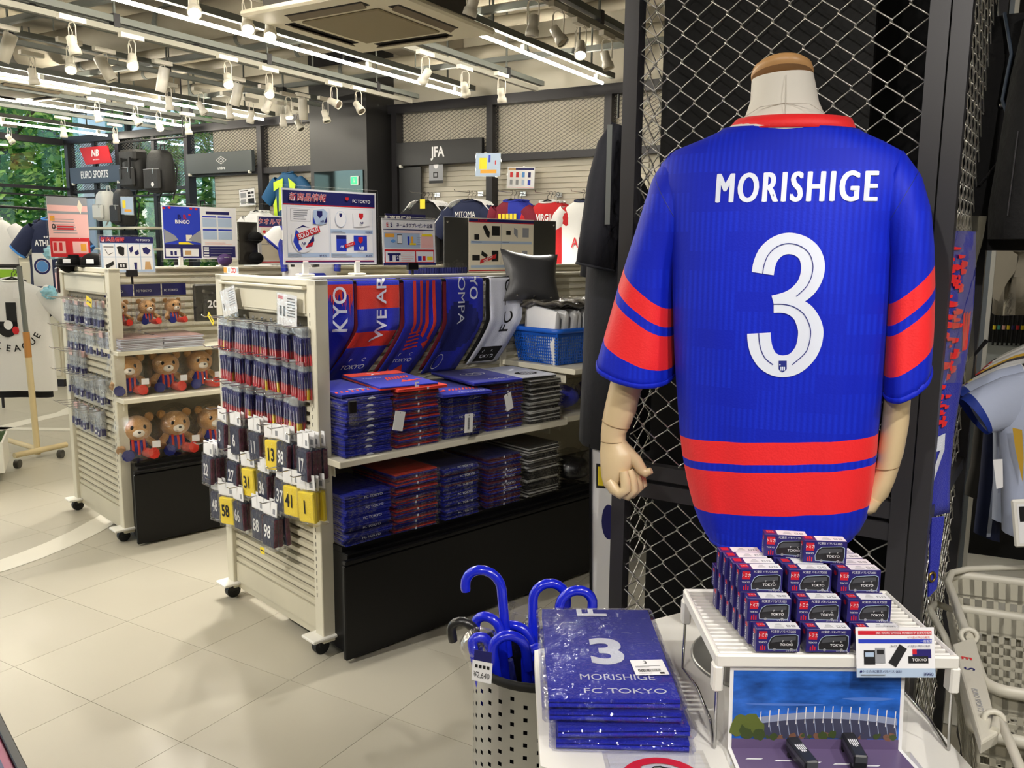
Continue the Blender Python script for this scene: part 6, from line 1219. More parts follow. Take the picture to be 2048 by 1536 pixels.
rc = [(.0,.0,1,1,'P'), (.0,.0,1,.32,'R'), (.06,.06,.38,.26,'P'), (.56,.06,.95,.26,'P'), (.0,.86,1,1,'G'), (.08,.10,.16,.24,'R'), (.22,.10,.30,.24,'R'), (.76,.10,.9,.22,'O'), (.04,.60,.16,.68,'O'), (.0,.72,1,.76,'G'), (.2,.45,.62,.52,'R')]+lines(.1,.8,.62,6,.045,'G',.012)
poster('campaign_poster', 'tall red and pink campaign poster above the far end panel', gp(G2, -.06, .50, 1.44)-GX*.05, GRZ+4, .20, .31, rc, [('0', .09, .12, .50, 'K', {})], [([(.80,.96),(.74,.84),(.82,.72),(.88,.86)], 'C'), ([(.62,.62),(.78,.72),(.86,.60),(.84,.42),(.74,.30)], 'P')], holder='clip', tilt=-.03)
rc = [(.02,.78,.98,.98,'N'), (.02,.765,.98,.78,'R'), (.02,.03,.98,.05,'R'), (.05,.08,.95,.75,'C'), (.05,.40,.95,.41,'G')]
poster('towel_poster', 'navy-headed towel poster partly hidden behind the largest poster', gp(G2, 1.0, .395, 1.40), GRZ, .42, .285, rc, [('タオルマフラー', .10, .32, .875, 'W', dict(sh=.1, b=.025)), ('タオルマフラー', .10, .32, .875, 'R', dict(sh=.1, b=0))], [(circ(.1,.67,.035,.7), 'R'), ([(.12,.46),(.3,.62),(.34,.58),(.16,.42)], 'G'), (circ(.36,.60,.06,.7), 'O'), ([(.26,.5),(.44,.55),(.44,.46),(.28,.44)], 'K')], holder=None)
rc = [(.0,.72,1,1,'N'), (.05,.05,.95,.65,'C')]
poster('back_poster', 'navy-headed poster just showing above the name tag poster', gp(G2, 1.92, .395, 1.46), GRZ, .34, .27, rc, [('新商品情報', .12, .3, .86, 'W', dict(sh=.1, b=.03))], holder=None)
t = poster('drink_card', 'tiny strip card with red rings on the near panel top', panel(G1, .02, .0, 1.392), PRZ, .13, .028, [(.0,.1,.22,.9,'O'), (.3,.2,.42,.8,'L'), (.9,.2,1,.8,'L')], (), [(circ(.58,.5,.4,.25), 'R'), (circ(.58,.5,.25,.25), 'W'), (circ(.74,.5,.4,.25), 'R'), (circ(.74,.5,.25,.25), 'W')], holder=None)
poster('price_card', 'small price card with a leaf picture on the far white panel', gp(G2, 3.50, .365, 1.15), GRZ, .17, .18, [(.0,.0,1,.35,'L'), (.55,.5,.85,.95,'K')], (), [([(.15,.9),(.3,.7),(.35,.5),(.2,.6)], 'T')], holder=None)
# black caps on the far gondola top
for k, x in enumerate((.0, .13)):
    t = thing('cap', 'black cap with a white logo on the far gondola top, %s one' % ('outer' if k == 0 else 'inner'), 'cap', gp(G2, .0+x*.6, .56-x*.9, 1.39), GRZ-30); ob('crown', B().ell((0, 0, .018), (.065, .075, .055), 14, 8), BLACKM, t); ob('brim', B().cbox(-.05, .05, -.13, -.05, .0, .008, .004), BLACKM, t); ob('logo', B().rect(-.018, .018, .018, .04, -.078), PAPER, t)
t = thing('product_tube', 'dark maroon tube hanging at the corner of the far end panel', 'tube', panel(G2, -.015, -.02, 1.24), PRZ); ob('tube', B().cbox(-.028, .028, -.02, .02, 0, .14, .008), mat('tube_maroon', (44, 18, 28), .35), t); ob('print', B().rect(-.012, .02, .012, .11, -.0206), PINK, t); ob('cap', B().cbox(-.02, .02, -.014, .014, .14, .17, .004), BLACK, t)
# ================================================================ HANGING SHIRTS
HANGM = mat('hanger_black', (24, 24, 24), .4)
def tee(name, label, loc, rz, mats, W_=.50, H_=.70, text=(), stripes=False, group=None, half=None, arm=.20, low=.30, cat='shirt', collar=None, thick=.05):
    """shirt on a hanger: local x across, front = -y, origin at the neck"""
    t = thing(name, label, cat, loc, rz, group); n = 20; mb, ms, mc = mats
    rg = lambda hw, ry, z, dy=0, wv=0: [(hw*cos(q), ry*sin(q)+dy+wv*sin(q*7+z*9), z+.004*sin(3*q)*(1 if wv else 0)) for q in [2*pi*k/n for k in range(n)]]
    w2 = W_/2; prof = [(.075, .035, 0), (.11, .045, -.02), (w2*.80, .05, -.065), (w2*.93, thick, -.14), (w2*.90, thick, -.28), (w2*.92, thick, -.5*H_), (w2*.95, thick, -.8*H_), (w2*.97, thick, -H_)]
    b = B(); R_ = [rg(h, r, z, 0, .006 if z < -.2 else 0) for h, r, z in prof]
    if half is not None:
        mm = lambda a: (0 if sum(R_[0][i % n][0] for i in (a, a+1))/2 < 0 else 1)
        vs = [p for r in R_ for p in r]; o_ = len(b.v); b.v += vs
        for a in range(len(R_)-1):
            for i in range(n): j = (i+1) % n; b.f.append([a*n+i, a*n+j, (a+1)*n+j, (a+1)*n+i]); b.s.append(True); b.m.append(mm(i))
        ob('body', b, [mb, half], t)
    else: b.loft(R_, 0, True, True, False); ob('body', b, mb, t)
    for s in (-1, 1):
        b = B(); c0, c1 = Vector((s*w2*.72, 0, -.075)), Vector((s*(w2+arm*.62), .0, -low)); ax = (c1-c0).normalized(); pr_ = Vector((ax.z, 0, -ax.x)); rr = []
        for f, hw, ry in ((0, .06, .045), (.25, .085, .05), (.6, .088, .045), (.93, .092, .042), (1, .093, .042)): rr.append([c0+(c1-c0)*f+pr_*hw*cos(q)+Vector((0, ry*sin(q), 0)) for q in [2*pi*k/14 for k in range(14)]])
        b.loft(rr[:4], 0, True, True, False); b.loft(rr[3:], 1, True, True, False); o = ob('sleeve', b, [ms, mc], t)
        if stripes:
            b = B(); [b.tube([(s*.08, (k-1)*.018-.008, -.012+.045), (s*w2*.72, (k-1)*.022-.01, -.075+.085), tuple(c1+Vector((s*.075, (k-1)*.022-.01, .03)))], .006, 5) for k in range(3)]; b.xf(Matrix.Translation((0, 0, -.018))); ob('stripe', b, PAPER, t)
    ob('collar', B().tube([(.078*cos(q), .04*sin(q)-.002, .004+.012*sin(q)) for q in [2*pi*k/16 for k in range(16)]], .008, 6, closed=True), collar or mc, t)
    b = B(); b.tube([(-w2*.72, 0, -.075), (-.05, 0, .0), (0, 0, .02), (.05, 0, .0), (w2*.72, 0, -.075)], .007, 6); b.tube([(0, 0, .02), (0, 0, .05), (.02, 0, .07), (.012, 0, .095), (-.008, 0, .092)], .0025, 5); ob('hanger', b, HANGM, t)
    for s, hh, z, m_, o_ in text: txt(s, hh, m_, t, (o_.get('x', 0), -thick-.007, z), sx=o_.get('sx', 1), bold=o_.get('b', .01), ext=0)
    return t
SW = mat('shirt_white', (230, 230, 230), .85, bump=.2, bscale=30); SN = mat('shirt_navy', (26, 36, 72), .8, bump=.2, bscale=30); SR = mat('shirt_red', (196, 28, 34), .8, bump=.2, bscale=30); SK = mat('shirt_black', (24, 24, 27), .85, bump=.2, bscale=30); SMAR = mat('shirt_maroon', (124, 18, 46), .8); SBL = mat('shirt_royal', (36, 52, 170), .8); STEAL = mat('shirt_teal', (18, 84, 130), .7); SFL = mat('shirt_lime', (206, 240, 50), .6); SCY = mat('shirt_cyan', (70, 140, 220), .8)
def wloc(px, py, d): u, z = onw(px, py, d); return W(u, d, z)
def whook(px, py, label):
    u, z = onw(px, py, .2); t = thing('wall_hook', label, 'hook', W(u, .0, z), -BY, 'chrome hooks on the back wall'); ob('arm', B().tube([(0, .05, 0), (0, -.42, .0), (0, -.43, .015)], .004, 6), CHROME, t); ob('mount', B().box(-.03, .03, .02, .04, -.02, .02), CHROME, t)
YB = B(); [YB.rect(-.10+k*.042, -.165, -.07+k*.042, -.115, -.058) for k in range(5)]
def rackset(px, py, n, spec, labels, hooklb, d0=.40, grp=None):
    u, z = onw(px, py, d0); whook(px, py-17, hooklb)
    for k in range(n):
        tt_ = tee('hanging_shirt', labels[k], W(u+.004*k, d0-k*.055, z), -BY+random.uniform(-3,3), spec['m'], spec.get('w', .47), .68, spec.get('t', ()) if k == 0 else (), spec.get('s', False), grp, spec.get('h'), collar=spec.get('c'))
        if k == 0 and spec.get('y'): ob('name_print', YB, YELLOW, tt_)['kind'] = 'stuff'
def seq(what, where, n): return [('%s, %s, hook %s' % (what, 'frontmost' if k == 0 else ORD[k]+' from front', where)) for k in range(n)]
rackset(848, 404, 4, dict(m=(SK, SK, SK), s=True, w=.40), seq('black shirt with white stripes', 'by the pillar', 4), 'chrome wall hook with the black striped shirts', grp='black striped shirts on the wall')
rackset(936, 402, 3, dict(m=(SN, SN, SN), s=True, t=[('MITOMA', .06, -.13, PAPER, dict(b=.03, sx=.7))]), seq('navy shirt with white stripes', 'second from the pillar', 3), 'chrome wall hook with the navy striped shirts', grp='navy striped shirts on the wall')
rackset(1022, 402, 4, dict(m=(SMAR, SMAR, SBL), h=SBL, w=.44, y=1), seq('maroon and blue halved shirt', 'left of the red shirts', 4), 'chrome wall hook with the halved maroon shirts', grp='maroon and blue shirts on the wall')
rackset(1095, 404, 4, dict(m=(SR, SR, SR), c=PAPER, t=[('VIRGIL', .06, -.14, PAPER, dict(b=.03, sx=.7))], w=.42), seq('red shirt with a white collar', 'over the cushion', 4), 'chrome wall hook with the red shirts', grp='red shirts on the wall')
rackset(1166, 402, 2, dict(m=(SW, SW, SN), t=[('AIA', .09, -.36, RED, dict(b=.01, sx=.8))], w=.46), seq('white shirt with red letters', 'nearest the cage', 2), 'chrome wall hook with the white shirts', grp='white shirts on the wall')
rackset(512, 424, 3, dict(m=(SW, SW, SW)), seq('plain white shirt', 'under the mesh panels left of the pillar', 3), 'chrome wall hook with the plain white shirts', grp='plain white shirts on the wall')
t = tee('keeper_shirt', 'teal goalkeeper shirt with lime zigzags left of the pillar', wloc(576, 346, .12), -BY, (STEAL, STEAL, STEAL), .44, .66)
b = B(); [b.add([(x, -.06, z) for x, z in p], [tuple(range(len(p)))]) for p in ([(-.17,-.10),(-.02,-.06),(-.05,-.40),(-.10,-.42),(-.085,-.16),(-.17,-.2)], [(.06,-.06),(.17,-.13),(.15,-.22),(.12,-.2),(.13,-.34),(.10,-.34)], [(-.18,-.34),(-.13,-.25),(-.12,-.5),(-.17,-.56)])]; ob('lime_zigzag', b, SFL, t)
for k, (px, py, lb) in enumerate(((570, 405, 'teal keeper shirt hook'),)): pass
t = thing('yellow_size_tag', 'yellow size tag on the black striped shirts', 'tag', wloc(845, 408, .47), -BY); ob('tag', B().box(-.03, .03, 0, .002, -.045, .045), YELLOW, t)
# wall cards
def wcard(px, py, px1, py1, d, name, label, rects, texts=(), polys=(), back='W', roll=0, holder='frame'):
    u0, z1 = onw(px, py, d); u1, z0 = onw(px1, py1, d); return poster(name, label, W(u0, d, z0), -BY, u1-u0, z1-z0, rects, texts, polys, roll=roll, holder=holder, back=back)
wcard(1014, 334, 1068, 374, .10, 'shirt_chart', 'white chart of eight small shirts hanging on the slat wall', [(.03,.86,.97,.96,'T'), (.3,.86,.97,.96,'N'), (.02,.02,.98,.05,'P')]+[(.10+.22*i, .52-.36*j, .20+.22*i, .76-.36*j, ['R','R','S','N','G','G','L','B'][i+4*j]) for i in range(4) for j in range(2)], roll=.05)
wcard(951, 307, 1000, 350, .55, 'drinks_card', 'pale blue card with yellow shapes hanging before the frame post', [(0,0,1,1,'L'), (.15,.3,.45,.8,'Y'), (.2,.12,.85,.28,'O'), (.52,.6,.6,.92,'B'), (.78,.5,.82,.68,'R')], roll=.03)
wcard(479, 380, 511, 412, .10, 'photo_card', 'small grey photo card on the slat wall under the logo sign', [(.08,.5,.45,.8,'G'), (.55,.68,.75,.82,'K'), (.8,.68,.95,.82,'K'), (.55,.5,.75,.62,'K'), (.8,.5,.95,.62,'G'), (.08,.1,.4,.4,'G'), (.55,.1,.95,.42,'K'), (.1,.88,.6,.94,'K')], roll=-.06)
wcard(858, 330, 886, 366, .09, 'grey_card', 'grey shirt-shaped card under the letters sign', [(0,0,1,.15,'K'), (.3,.3,.65,.6,'K'), (.38,.36,.57,.54,'G')], (), [(circ(.5,1.,.22,.8), 'W')], back='G', holder=None)
wcard(240, 394, 267, 428, .8, 'drinks_card', 'pale blue card hanging on the black bag by the window', [(0,0,1,1,'L'), (.15,.35,.4,.8,'Y'), (.3,.15,.85,.3,'O')], roll=.03)
# signs on the frame
SGB = mat('sign_black', (38, 38, 40), .4); SGG = mat('sign_grey', (72, 78, 80), .45); SGN = mat('sign_slate', (62, 74, 92), .45)
def sign(u0, u1, z0, z1, m_, label, body, h, sx=1, bold=.02, d=.10, name='header_sign'):
    t = thing(name, label, 'sign', W(u0, d, z0), -BY); ob('box', B().cbox(0, u1-u0, 0, .05, 0, z1-z0, .003), m_, t)
    if body: txt(body, h, PAPER, t, ((u1-u0)/2, -.0006, (z1-z0)/2), sx=sx, bold=bold)
    for x in (.05, u1-u0-.05): ob('clip', B().cbox(x-.015, x+.015, -.006, .03, -.02, .012, .003), WHITE, t)
    return t
u0, z1 = onw(797, 297, .1); u1, z0 = onw(976, 318, .1)
sign(-5.70, -4.66, 2.33, 2.56, SGB, 'black header sign with three white letters over the wall shirts', 'JFA', .10, .8, .03)
t = sign(-8.93, -7.80, 2.36, 2.60, SGG, 'grey header sign with a white double diamond logo', None, 0)
b = B(); c_ = (.62, .145); [b.tube([(c_[0]-a, -.0008, c_[1]), (c_[0], -.0008, c_[1]+a*.5), (c_[0]+a, -.0008, c_[1]), (c_[0], -.0008, c_[1]-a*.5)], .006, 6, closed=True) for a in (.085, .04)]; ob('diamond_logo', b, PAPER, t); txt('umbro', .035, PAPER, t, (.62, -.0006, .055), bold=.02)
sign(-11.30, -10.22, 2.32, 2.53, SGN, 'slate header sign reading the shop department in white', 'EURO SPORTS', .095, .72, .02)
t = thing('brand_board', 'red slanted board with a white monogram above the slate sign', 'sign', W(-11.0, .12, 2.56), -BY); b = B(); b.prism([(.10, 0), (.66, 0), (.58, .22), (-.02, .22)], 0, .012); ob('board', b, RED, t); txt('NB', .085, PAPER, t, (.31, -.0006, .135), bold=.04, shear=.15); txt('new balance', .02, PAPER, t, (.33, -.0006, .055), bold=.02)
t = thing('brand_plaque', 'black panel with white monogram and crest beside the pillar', 'sign', W(-5.70, .06, .9), -BY); ob('panel', B().cbox(0, .28, 0, .02, 0, 1.42, .003), SGB, t); txt('Y-3', .055, PAPER, t, (.085, -.0006, .86), bold=.01, sx=.8); ob('divider', B().rect(.155, .82, .158, .92, -.0006), PAPER, t); b = B(); b.tube([(.19+.055*x, -.0008, .82+.09*z) for x, z in SHD], .004, 5, closed=True); b.rect(.212, .85, .222, .89, -.0008); ob('crest', b, PAPER, t)
t = thing('exit_sign_reflection', 'small green exit sign standing in for its reflection in the pillar mirror', 'sign', W(-6.05, .40, 2.13), -BY); ob('box', B().cbox(0, .10, -.01, .01, 0, .09, .003), PAPER, t); ob('lit_face', B().rect(.008, .008, .092, .082, -.0105), mat('exit_green', (40, 190, 110), .4, emit=1.2), t); b = B(); b.tube([(.05, -.012, .065), (.052, -.012, .045), (.062, -.012, .02)], .005, 6); b.tube([(.05, -.012, .045), (.04, -.012, .02)], .004, 6); ob('figure', b, PAPER, t)  # modelled reflection: a glowing sign set before the mirror glass
# ================================================================ BACKPACKS AND LEFT SIDE
BPK = mat('backpack_black', (34, 34, 35), .6, bump=.25, bscale=60)
def backpack(px, py, d, w_, h, label, flap, m_=None, badge=True, hooked=True):
    p = wloc(px, py, d); t = thing('backpack', label, 'backpack', p, -BY+random.uniform(-8,8)); m_ = m_ or BPK
    b = B(); b.loft([[(w_/2*sx*cos(q) if False else w_/2*sx*math.copysign(abs(cos(q))**.6, cos(q)), .10*sx*math.copysign(abs(sin(q))**.7, sin(q)), z*h) for q in [2*pi*k/18 for k in range(18)]] for sx, z in ((.82, -1), (.98, -.96), (1.02, -.6), (.98, -.3), (.88, -.12), (.6, -.01), (.2, .0))]); ob('body', b, m_, t)
    b = B().cbox(-w_*.40, w_*.40, -.135, -.085, -h*.95, -h*.45, .02); ob('front_pocket', b, m_, t); ob('zip', B().tube([(-w_*.38, -.125, -h*.47), (0, -.137, -h*.46), (w_*.38, -.125, -h*.47)], .003, 5), GREYP, t); ob('zip_pull', B().box(.05, .056, -.14, -.136, -h*.58, -h*.46), CHROME, t)
    ob('grab_handle', B().tube([(-.04, .04, -.01), (-.03, .04, .06), (.03, .04, .06), (.04, .04, -.01)], .008, 6), m_, t)
    for s in (-1, 1): ob('strap', B().tube([(s*.07, .09, -.1), (s*.10, .14, -h*.4), (s*.11, .10, -h*.9), (s*.12, .05, -h*1.15)], .010, 6), m_, t)
    if flap: ob('top_flap', B().cbox(-w_*.46, w_*.46, -.12, .06, -h*.30, .01, .03), m_, t); [ob('buckle_strap', B().box(x-.012, x+.012, -.142, -.12, -h*.75, -h*.2), m_, t) for x in (-.08, .08)]
    if badge: ob('badge', B().add([(.03+.025*cos(a), -.1365, -h*.82+.025*sin(a)) for a in [2*pi*k/14 for k in range(14)]], [tuple(range(14))]), PAPER, t)
    return t
backpack(270, 302, .9, .34, .42, 'left of two hanging black backpacks, buckled flap', True, badge=False); backpack(319, 300, .9, .34, .46, 'right of two hanging black backpacks, round white badge', False)
backpack(211, 382, .6, .26, .36, 'pale see-through backpack hanging by the window', False, mat('backpack_clear', (206, 208, 206), .3), False); backpack(246, 378, .7, .26, .42, 'black backpack hanging behind the pale blue card', False, badge=False); backpack(400, 412, .5, .36, .30, 'low black bag beneath the logo sign by the glass', False, badge=False)
t = thing('hanging_rail', 'dark rail holding the two black backpacks', 'rail', wloc(236, 300, .9), -BY); ob('bar', B().tube([(-.2, .06, .09), (1.1, .06, .09)], .012, 8), DKSTEEL, t); [ob('drop_rod', B().tube([(x, .06, .09), (x, .06, .75)], .008, 6), DKSTEEL, t) for x in (-.15, 1.05)]
t = thing('display_shelving', 'low white shelf with red cards behind the posters by the window', 'shelf', W(-10.9, .5, 0), -BY); ob('carcass', B().box(0, 2.0, -.2, .2, 0, 1.2), IVORY, t); [ob('board', B().cbox(-.01, 2.01, -.24, .2, z, z+.025, .003), IVORY, t) for z in (1.2, 1.45, 1.7)]; [ob('upright', B().box(x, x+.03, .15, .2, 1.2, 1.9), DKSTEEL, t) for x in (0, .98, 1.97)]
for k in range(5):
    q = thing('folded_goods', 'red boxed goods on the low white shelf, %s from the window corner' % ORD[k], 'goods', W(-10.75+k*.33, .5, 1.226), -BY, 'red goods on the low white shelf'); ob('pack', B().cbox(-.11, .11, -.1, .1, 0, .17, .006), SR if k % 2 == 0 else SK, q); ob('label', B().rect(-.08, .06, .08, .12, -.102), PAPER, q)
# clothes rail by the left window
p0, p1 = onz(0, 412, 1.86) if False else CP+ray(-30, 411)*(7.9/ray(-30, 411).y), CP+ray(128, 421)*(8.6/ray(128, 421).y)
t = thing('clothes_rail', 'dark clothes rail by the left window', 'rail', p0); ob('bar', B().tube([(0,0,0), tuple(p1-p0)], .013, 8), DKSTEEL, t)
for f in (.02, .98): q = p0+(p1-p0)*f; ob('leg', B().tube([tuple(q-p0), (q.x-p0.x, q.y-p0.y, -p0.z)], .013, 8), DKSTEEL, t)
def onrail(f, dz=-.10): q = p0+(p1-p0)*f; return Vector((q.x, q.y, q.z+dz))
tee('hanging_shirt', 'plain white T-shirt on the rail at the left window', CP+ray(-12, 438)*(8.4/ray(-12, 438).y), -2, (SW, SW, SW), .46, .70)
tee('hanging_shirt', 'navy T-shirt with white letters on the rail at the left window', CP+ray(100, 438)*(8.0/ray(100, 438).y), -8, (SN, SN, SCY), .46, .70, [('ATHLETA', .055, -.22, PAPER, dict(b=.03, sx=.8)), ('★★★', .02, -.165, PAPER, {})])
tee('hanging_shirt', 'dark shirt with a white shoulder stripe behind the navy one', CP+ray(80, 442)*(8.45/ray(80, 442).y), -30, (SN, SW, SN), .44, .70)
# rolling rack with the league T-shirt
pr0 = onz(76, 914, 0); tp = CP+ray(38, 532)*((pr0.y+.02)/ray(38, 532).y)
t = thing('rolling_rack', 'wooden-legged rolling clothes rack at the left edge', 'rack', pr0)
PINE = mat('pine_wood', (214, 196, 152), .6, var=.1, vscale=6, stretch=(1, 1, .2)); mid = CP+ray(52, 664)*((pr0.y+.01)/ray(52, 664).y)
ob('upright', B().tube([(0, 0, .02), tuple(mid-pr0)], .021, 10), PINE, t); ob('upper_post', B().tube([tuple(mid-pr0-Vector((0,0,.02))), tuple(tp-pr0)], .017, 10), GREYST, t); ob('joint_plate', B().tube([tuple((mid-pr0)*.80+Vector((0,0,0))), tuple(mid-pr0)], .0225, 10), mat('wood_orange', (186, 130, 66), .5), t)
ob('foot_bar', B().tube([tuple(onz(30, 928)-pr0+Vector((0,0,.06))), tuple(onz(134, 905)-pr0+Vector((0,0,.06)))], .02, 10), PINE, t); ob('foot_bar', B().tube([tuple(onz(-30, 884)-pr0+Vector((0,0,.07))), (0, 0, .06)], .018, 10), PINE, t); ob('top_bar', B().tube([tuple(tp-pr0), tuple(tp-pr0+Vector((-1.2, -.2, 0)))], .014, 8), DKSTEEL, t)
for q in ((122, 916), (36, 936)): c = onz(*q)-pr0; ob('caster', B().tube([(c.x-.015, c.y, .03), (c.x+.015, c.y, .03)], .03, 14), mat('caster_smoke', (60, 58, 52), .3), t)
q = CP+ray(24, 560)*((pr0.y+.35)/ray(24, 560).y)
t = tee('league_shirt', 'white T-shirt with a black league emblem on the rolling rack', q, 4, (SW, SW, SW), .56, .82, (), thick=.055, arm=.2, low=.27)
def onchest(x, z): return (x, -.0645, z)
b = B(); b.add([onchest(x, z) for x, z in ((-.03,-.16),(.045,-.16),(.045,-.36),(-.03,-.36))], [(3,2,1,0)]); b.add([onchest(-.03+.0+.075*cos(a), -.33+.085*sin(a)) for a in [pi+pi*k/14 for k in range(15)]]+[onchest(.045, -.33)], [tuple(range(16))]); b.add([onchest(x, z) for x, z in ((-.12,-.30),(.045,-.30),(.045,-.345),(-.115,-.345))], [(3,2,1,0)]); ob('emblem', b, INK, t)
b = B(); b.add([(-.02+.032*cos(a), -.0655, -.325+.035*sin(a)) for a in [2*pi*k/18 for k in range(18)]], [tuple(range(18))]); ob('emblem_disc', b, PAPER, t); b = B(); b.add([(.03+.024*cos(a), -.066, -.365+.03*sin(a)) for a in [2*pi*k/16 for k in range(16)]], [tuple(range(16))]); ob('emblem_dot', b, RED, t)
for k, ch in enumerate('J.LEAGUE'): a = radians(-150+k*17); txt(ch, .05, INK, t, (-.0+.21*cos(a), -.0655, -.30+.20*sin(a)), rot=(pi/2, -(a+pi/2), 0), bold=.02)
ob('swing_tag', B().box(.03, .075, -.066, -.065, -.13, -.045), PAPER, t)
tee('hanging_shirt', 'black shirt behind the league T-shirt, hem showing below', q+Vector((-.05, .12, -.02)), 4, (SK, SK, SK), .46, .87, low=.2, arm=.1)
t = thing('turf_trolley', 'white trolley box with artificial turf at the left edge', 'trolley', onz(-40, 955), 26); ob('box', B().cbox(-.5, .16, -.2, .2, .06, .26, .004), WHITE, t); o = ob('turf', B().grid(lambda u, v: (-.49+u*.64, -.19+v*.38, .262+.006*sin(u*90)*sin(v*70)), 30, 20), mat('turf_green', (50, 74, 34), .9, bump=1, bscale=200), t); o['kind'] = 'stuff'
for x, y in ((.1, -.15), (.1, .15), (-.4, -.15)): ob('caster', B().tube([(x-.015, y, .03), (x+.015, y, .03)], .03, 12), RUBBER, t)
# jumble behind: white cabinet, green card, crest board, pale blue bag
pc = CP+ray(60, 560)*(9.2/ray(60, 560).y); t = thing('white_cabinet', 'white cabinet behind the league T-shirt', 'cabinet', (pc.x-.72, 9.2, 0), -4); ob('body', B().cbox(0, 1.05, 0, .5, .08, 1.36, .004), IVORY, t); ob('top', B().cbox(-.02, 1.07, -.02, .52, 1.36, 1.39, .004), IVORY, t); ob('door', B().cbox(.55, 1.03, -.018, 0, .12, 1.32, .004), IVORY, t); ob('plinth', B().box(.02, 1.03, .02, .48, 0, .08), DKSTEEL, t)
p = CP+ray(12, 563)*(6.5/ray(12, 563).y); t = thing('green_card', 'lime green price card over the black hangers', 'card', p, 0); ob('card', B().box(-.09, .11, 0, .004, -.09, .09), mat('lime_card', (150, 200, 50), .6), t); ob('print', B().rect(-.05, -.03, .06, .03, -.001), INK, t)
p = CP+ray(85, 538)*(6.6/ray(85, 538).y); t = thing('crest_card', 'white card with a round club crest on the cabinet', 'card', p, 6); ob('card', B().box(-.07, .07, 0, .004, -.13, .12), PAPER, t); b = ringp(.045, .06, 0, 24); b.xf(Matrix.Rotation(pi/2, 4, 'X')); b.xf(Matrix.Translation((0, -.001, .02))); ob('crest_ring', b, NAVY, t); ob('crest_field', B().add([(.042*cos(a), -.001, .02+.042*sin(a)) for a in [2*pi*k/18 for k in range(18)]], [tuple(range(18))]), SKYB, t)
for k, (px, py, lb) in enumerate(((100, 585, 'crumpled pale blue bag beside the far end panel'), (104, 505, 'pale blue bag piled on the cabinet top'))):
    p = CP+ray(px, py)*(6.3/ray(px, py).y); t = thing('pale_bag', lb, 'bag', p, 20*k); rq = random.Random(k); b = B(); b.ell((0,0,0), (.06,.04,.045), 14, 9); b.v = [(x*f, y*f, z*f) for (x, y, z), f in [(v, rq.uniform(.6, 1.25)) for v in b.v]]; b.s = [False]*len(b.s)
    _ = B(); _.grid(lambda u, v: (.06*sin(pi*v)**.6*cos(2*pi*u)*(1+.25*sin(5*u*2*pi+9*v)), .05*sin(pi*v)**.6*sin(2*pi*u), -.055*cos(pi*v)*(1+.3*sin(7*u*2*pi))), 18, 10); ob('bag', b, mat('bag_pale_blue', (150, 205, 225), .5), t)
# white and blue bust shirt behind the largest poster
t = tee('bust_shirt', 'white shirt with blue sides on a bust behind the largest poster', gp(G2, 1.24, .22, 1.66)+Vector((0,0,0)), GRZ-20, (SW, SW, SBL), .34, .36, (), thick=.08, arm=.05, low=.16)
b = B(); [b.tube([(s*.15, -.02, -.04), (s*.175, -.03, -.14), (s*.155, -.05, -.30)], .02, 6) for s in (-1, 1)]; ob('side_panel', b, SBL, t); ob('size_card', B().rect(-.06, -.2, .02, -.1, -.09), PAPER, t)
t = thing('pedestal', 'blue pedestal under the white bust shirt', 'pedestal', gp(G2, 1.24, .22, 1.05), GRZ); ob('post', B().tube([(0,0,0), (0,0,.30)], .05, 14), WHITE, t); ob('cloth', B().lathe([(.16, .18), (.14, .24), (.10, .30)], 16), SBL, t)
t = thing('dark_cap_board', 'dark glossy board with two reflected caps between the bingo and towel posters', 'board', gp(G2, .875, .40, 1.395), GRZ); ob('board', B().cbox(0, .125, 0, .008, 0, .25, .002), mat('board_gloss', (40, 38, 36), .15), t)
for k, z in enumerate((.06, .18)): q = thing('cap', 'dark cap standing in for a reflection on the dark glossy board, %s' % ('lower' if k == 0 else 'upper'), 'cap', gp(G2, .965, .36, 1.395+z-.05), GRZ-40); ob('crown', B().ell((0, 0, .03), (.045, .035, .036), 12, 8), BLACKM, q); ob('brim', B().cbox(-.04, .04, -.07, -.03, .01, .016, .004), BLACKM, q)  # cap shapes modelled for the dim reflections in the board
t = thing('purple_pouch', 'purple round pouch under the bingo poster', 'pouch', gp(G2, .77, .36, 1.39), GRZ); ob('body', B().ell((0, 0, .035), (.045, .03, .035), 12, 8), mat('pouch_purple', (78, 50, 108), .5), t); ob('zip', B().tube([(-.04, -.01, .045), (0, -.03, .05), (.04, -.01, .045)], .003, 5), GREYP, t)
for k, (x, lb) in enumerate(((.84, 'crinkled clear bags of trinkets behind the hanging towels'), (1.0, 'second heap of crinkled clear bags, by the dark board'))):
    t = thing('trinket_bags', lb, 'bags', gp(G1, x, .48, 1.385), GRZ); b = B(); rn_ = random.Random(k)
    for j in range(12): x_, y_ = rn_.uniform(-.08,.08), rn_.uniform(-.05,.05); b.add([(x_-.03, y_, .0), (x_+.03, y_+.01, .0), (x_+.02, y_+.03, .05+rn_.random()*.02), (x_-.03, y_+.02, .05)], [(0,1,2,3)])
    ob('film', b, PF, t)['kind'] = 'stuff'; b = B(); [b.box(-.09+j*.015, -.082+j*.015, -.03, -.02, 0, .03) for j in range(12)]; ob('trinkets', b, TBN, t)['kind'] = 'stuff'
t = thing('bag_table', 'ivory ledge behind the near gondola carrying boards and bags', 'shelf', gp(G1, .7, .43, 1.352), GRZ); ob('board', B().cbox(0, 1.2, 0, .16, 0, .03, .003), IVORY, t); ob('bracket', B().box(.1, .104, 0, .15, -.08, 0).box(1.1, 1.104, 0, .15, -.08, 0), IVORY, t)
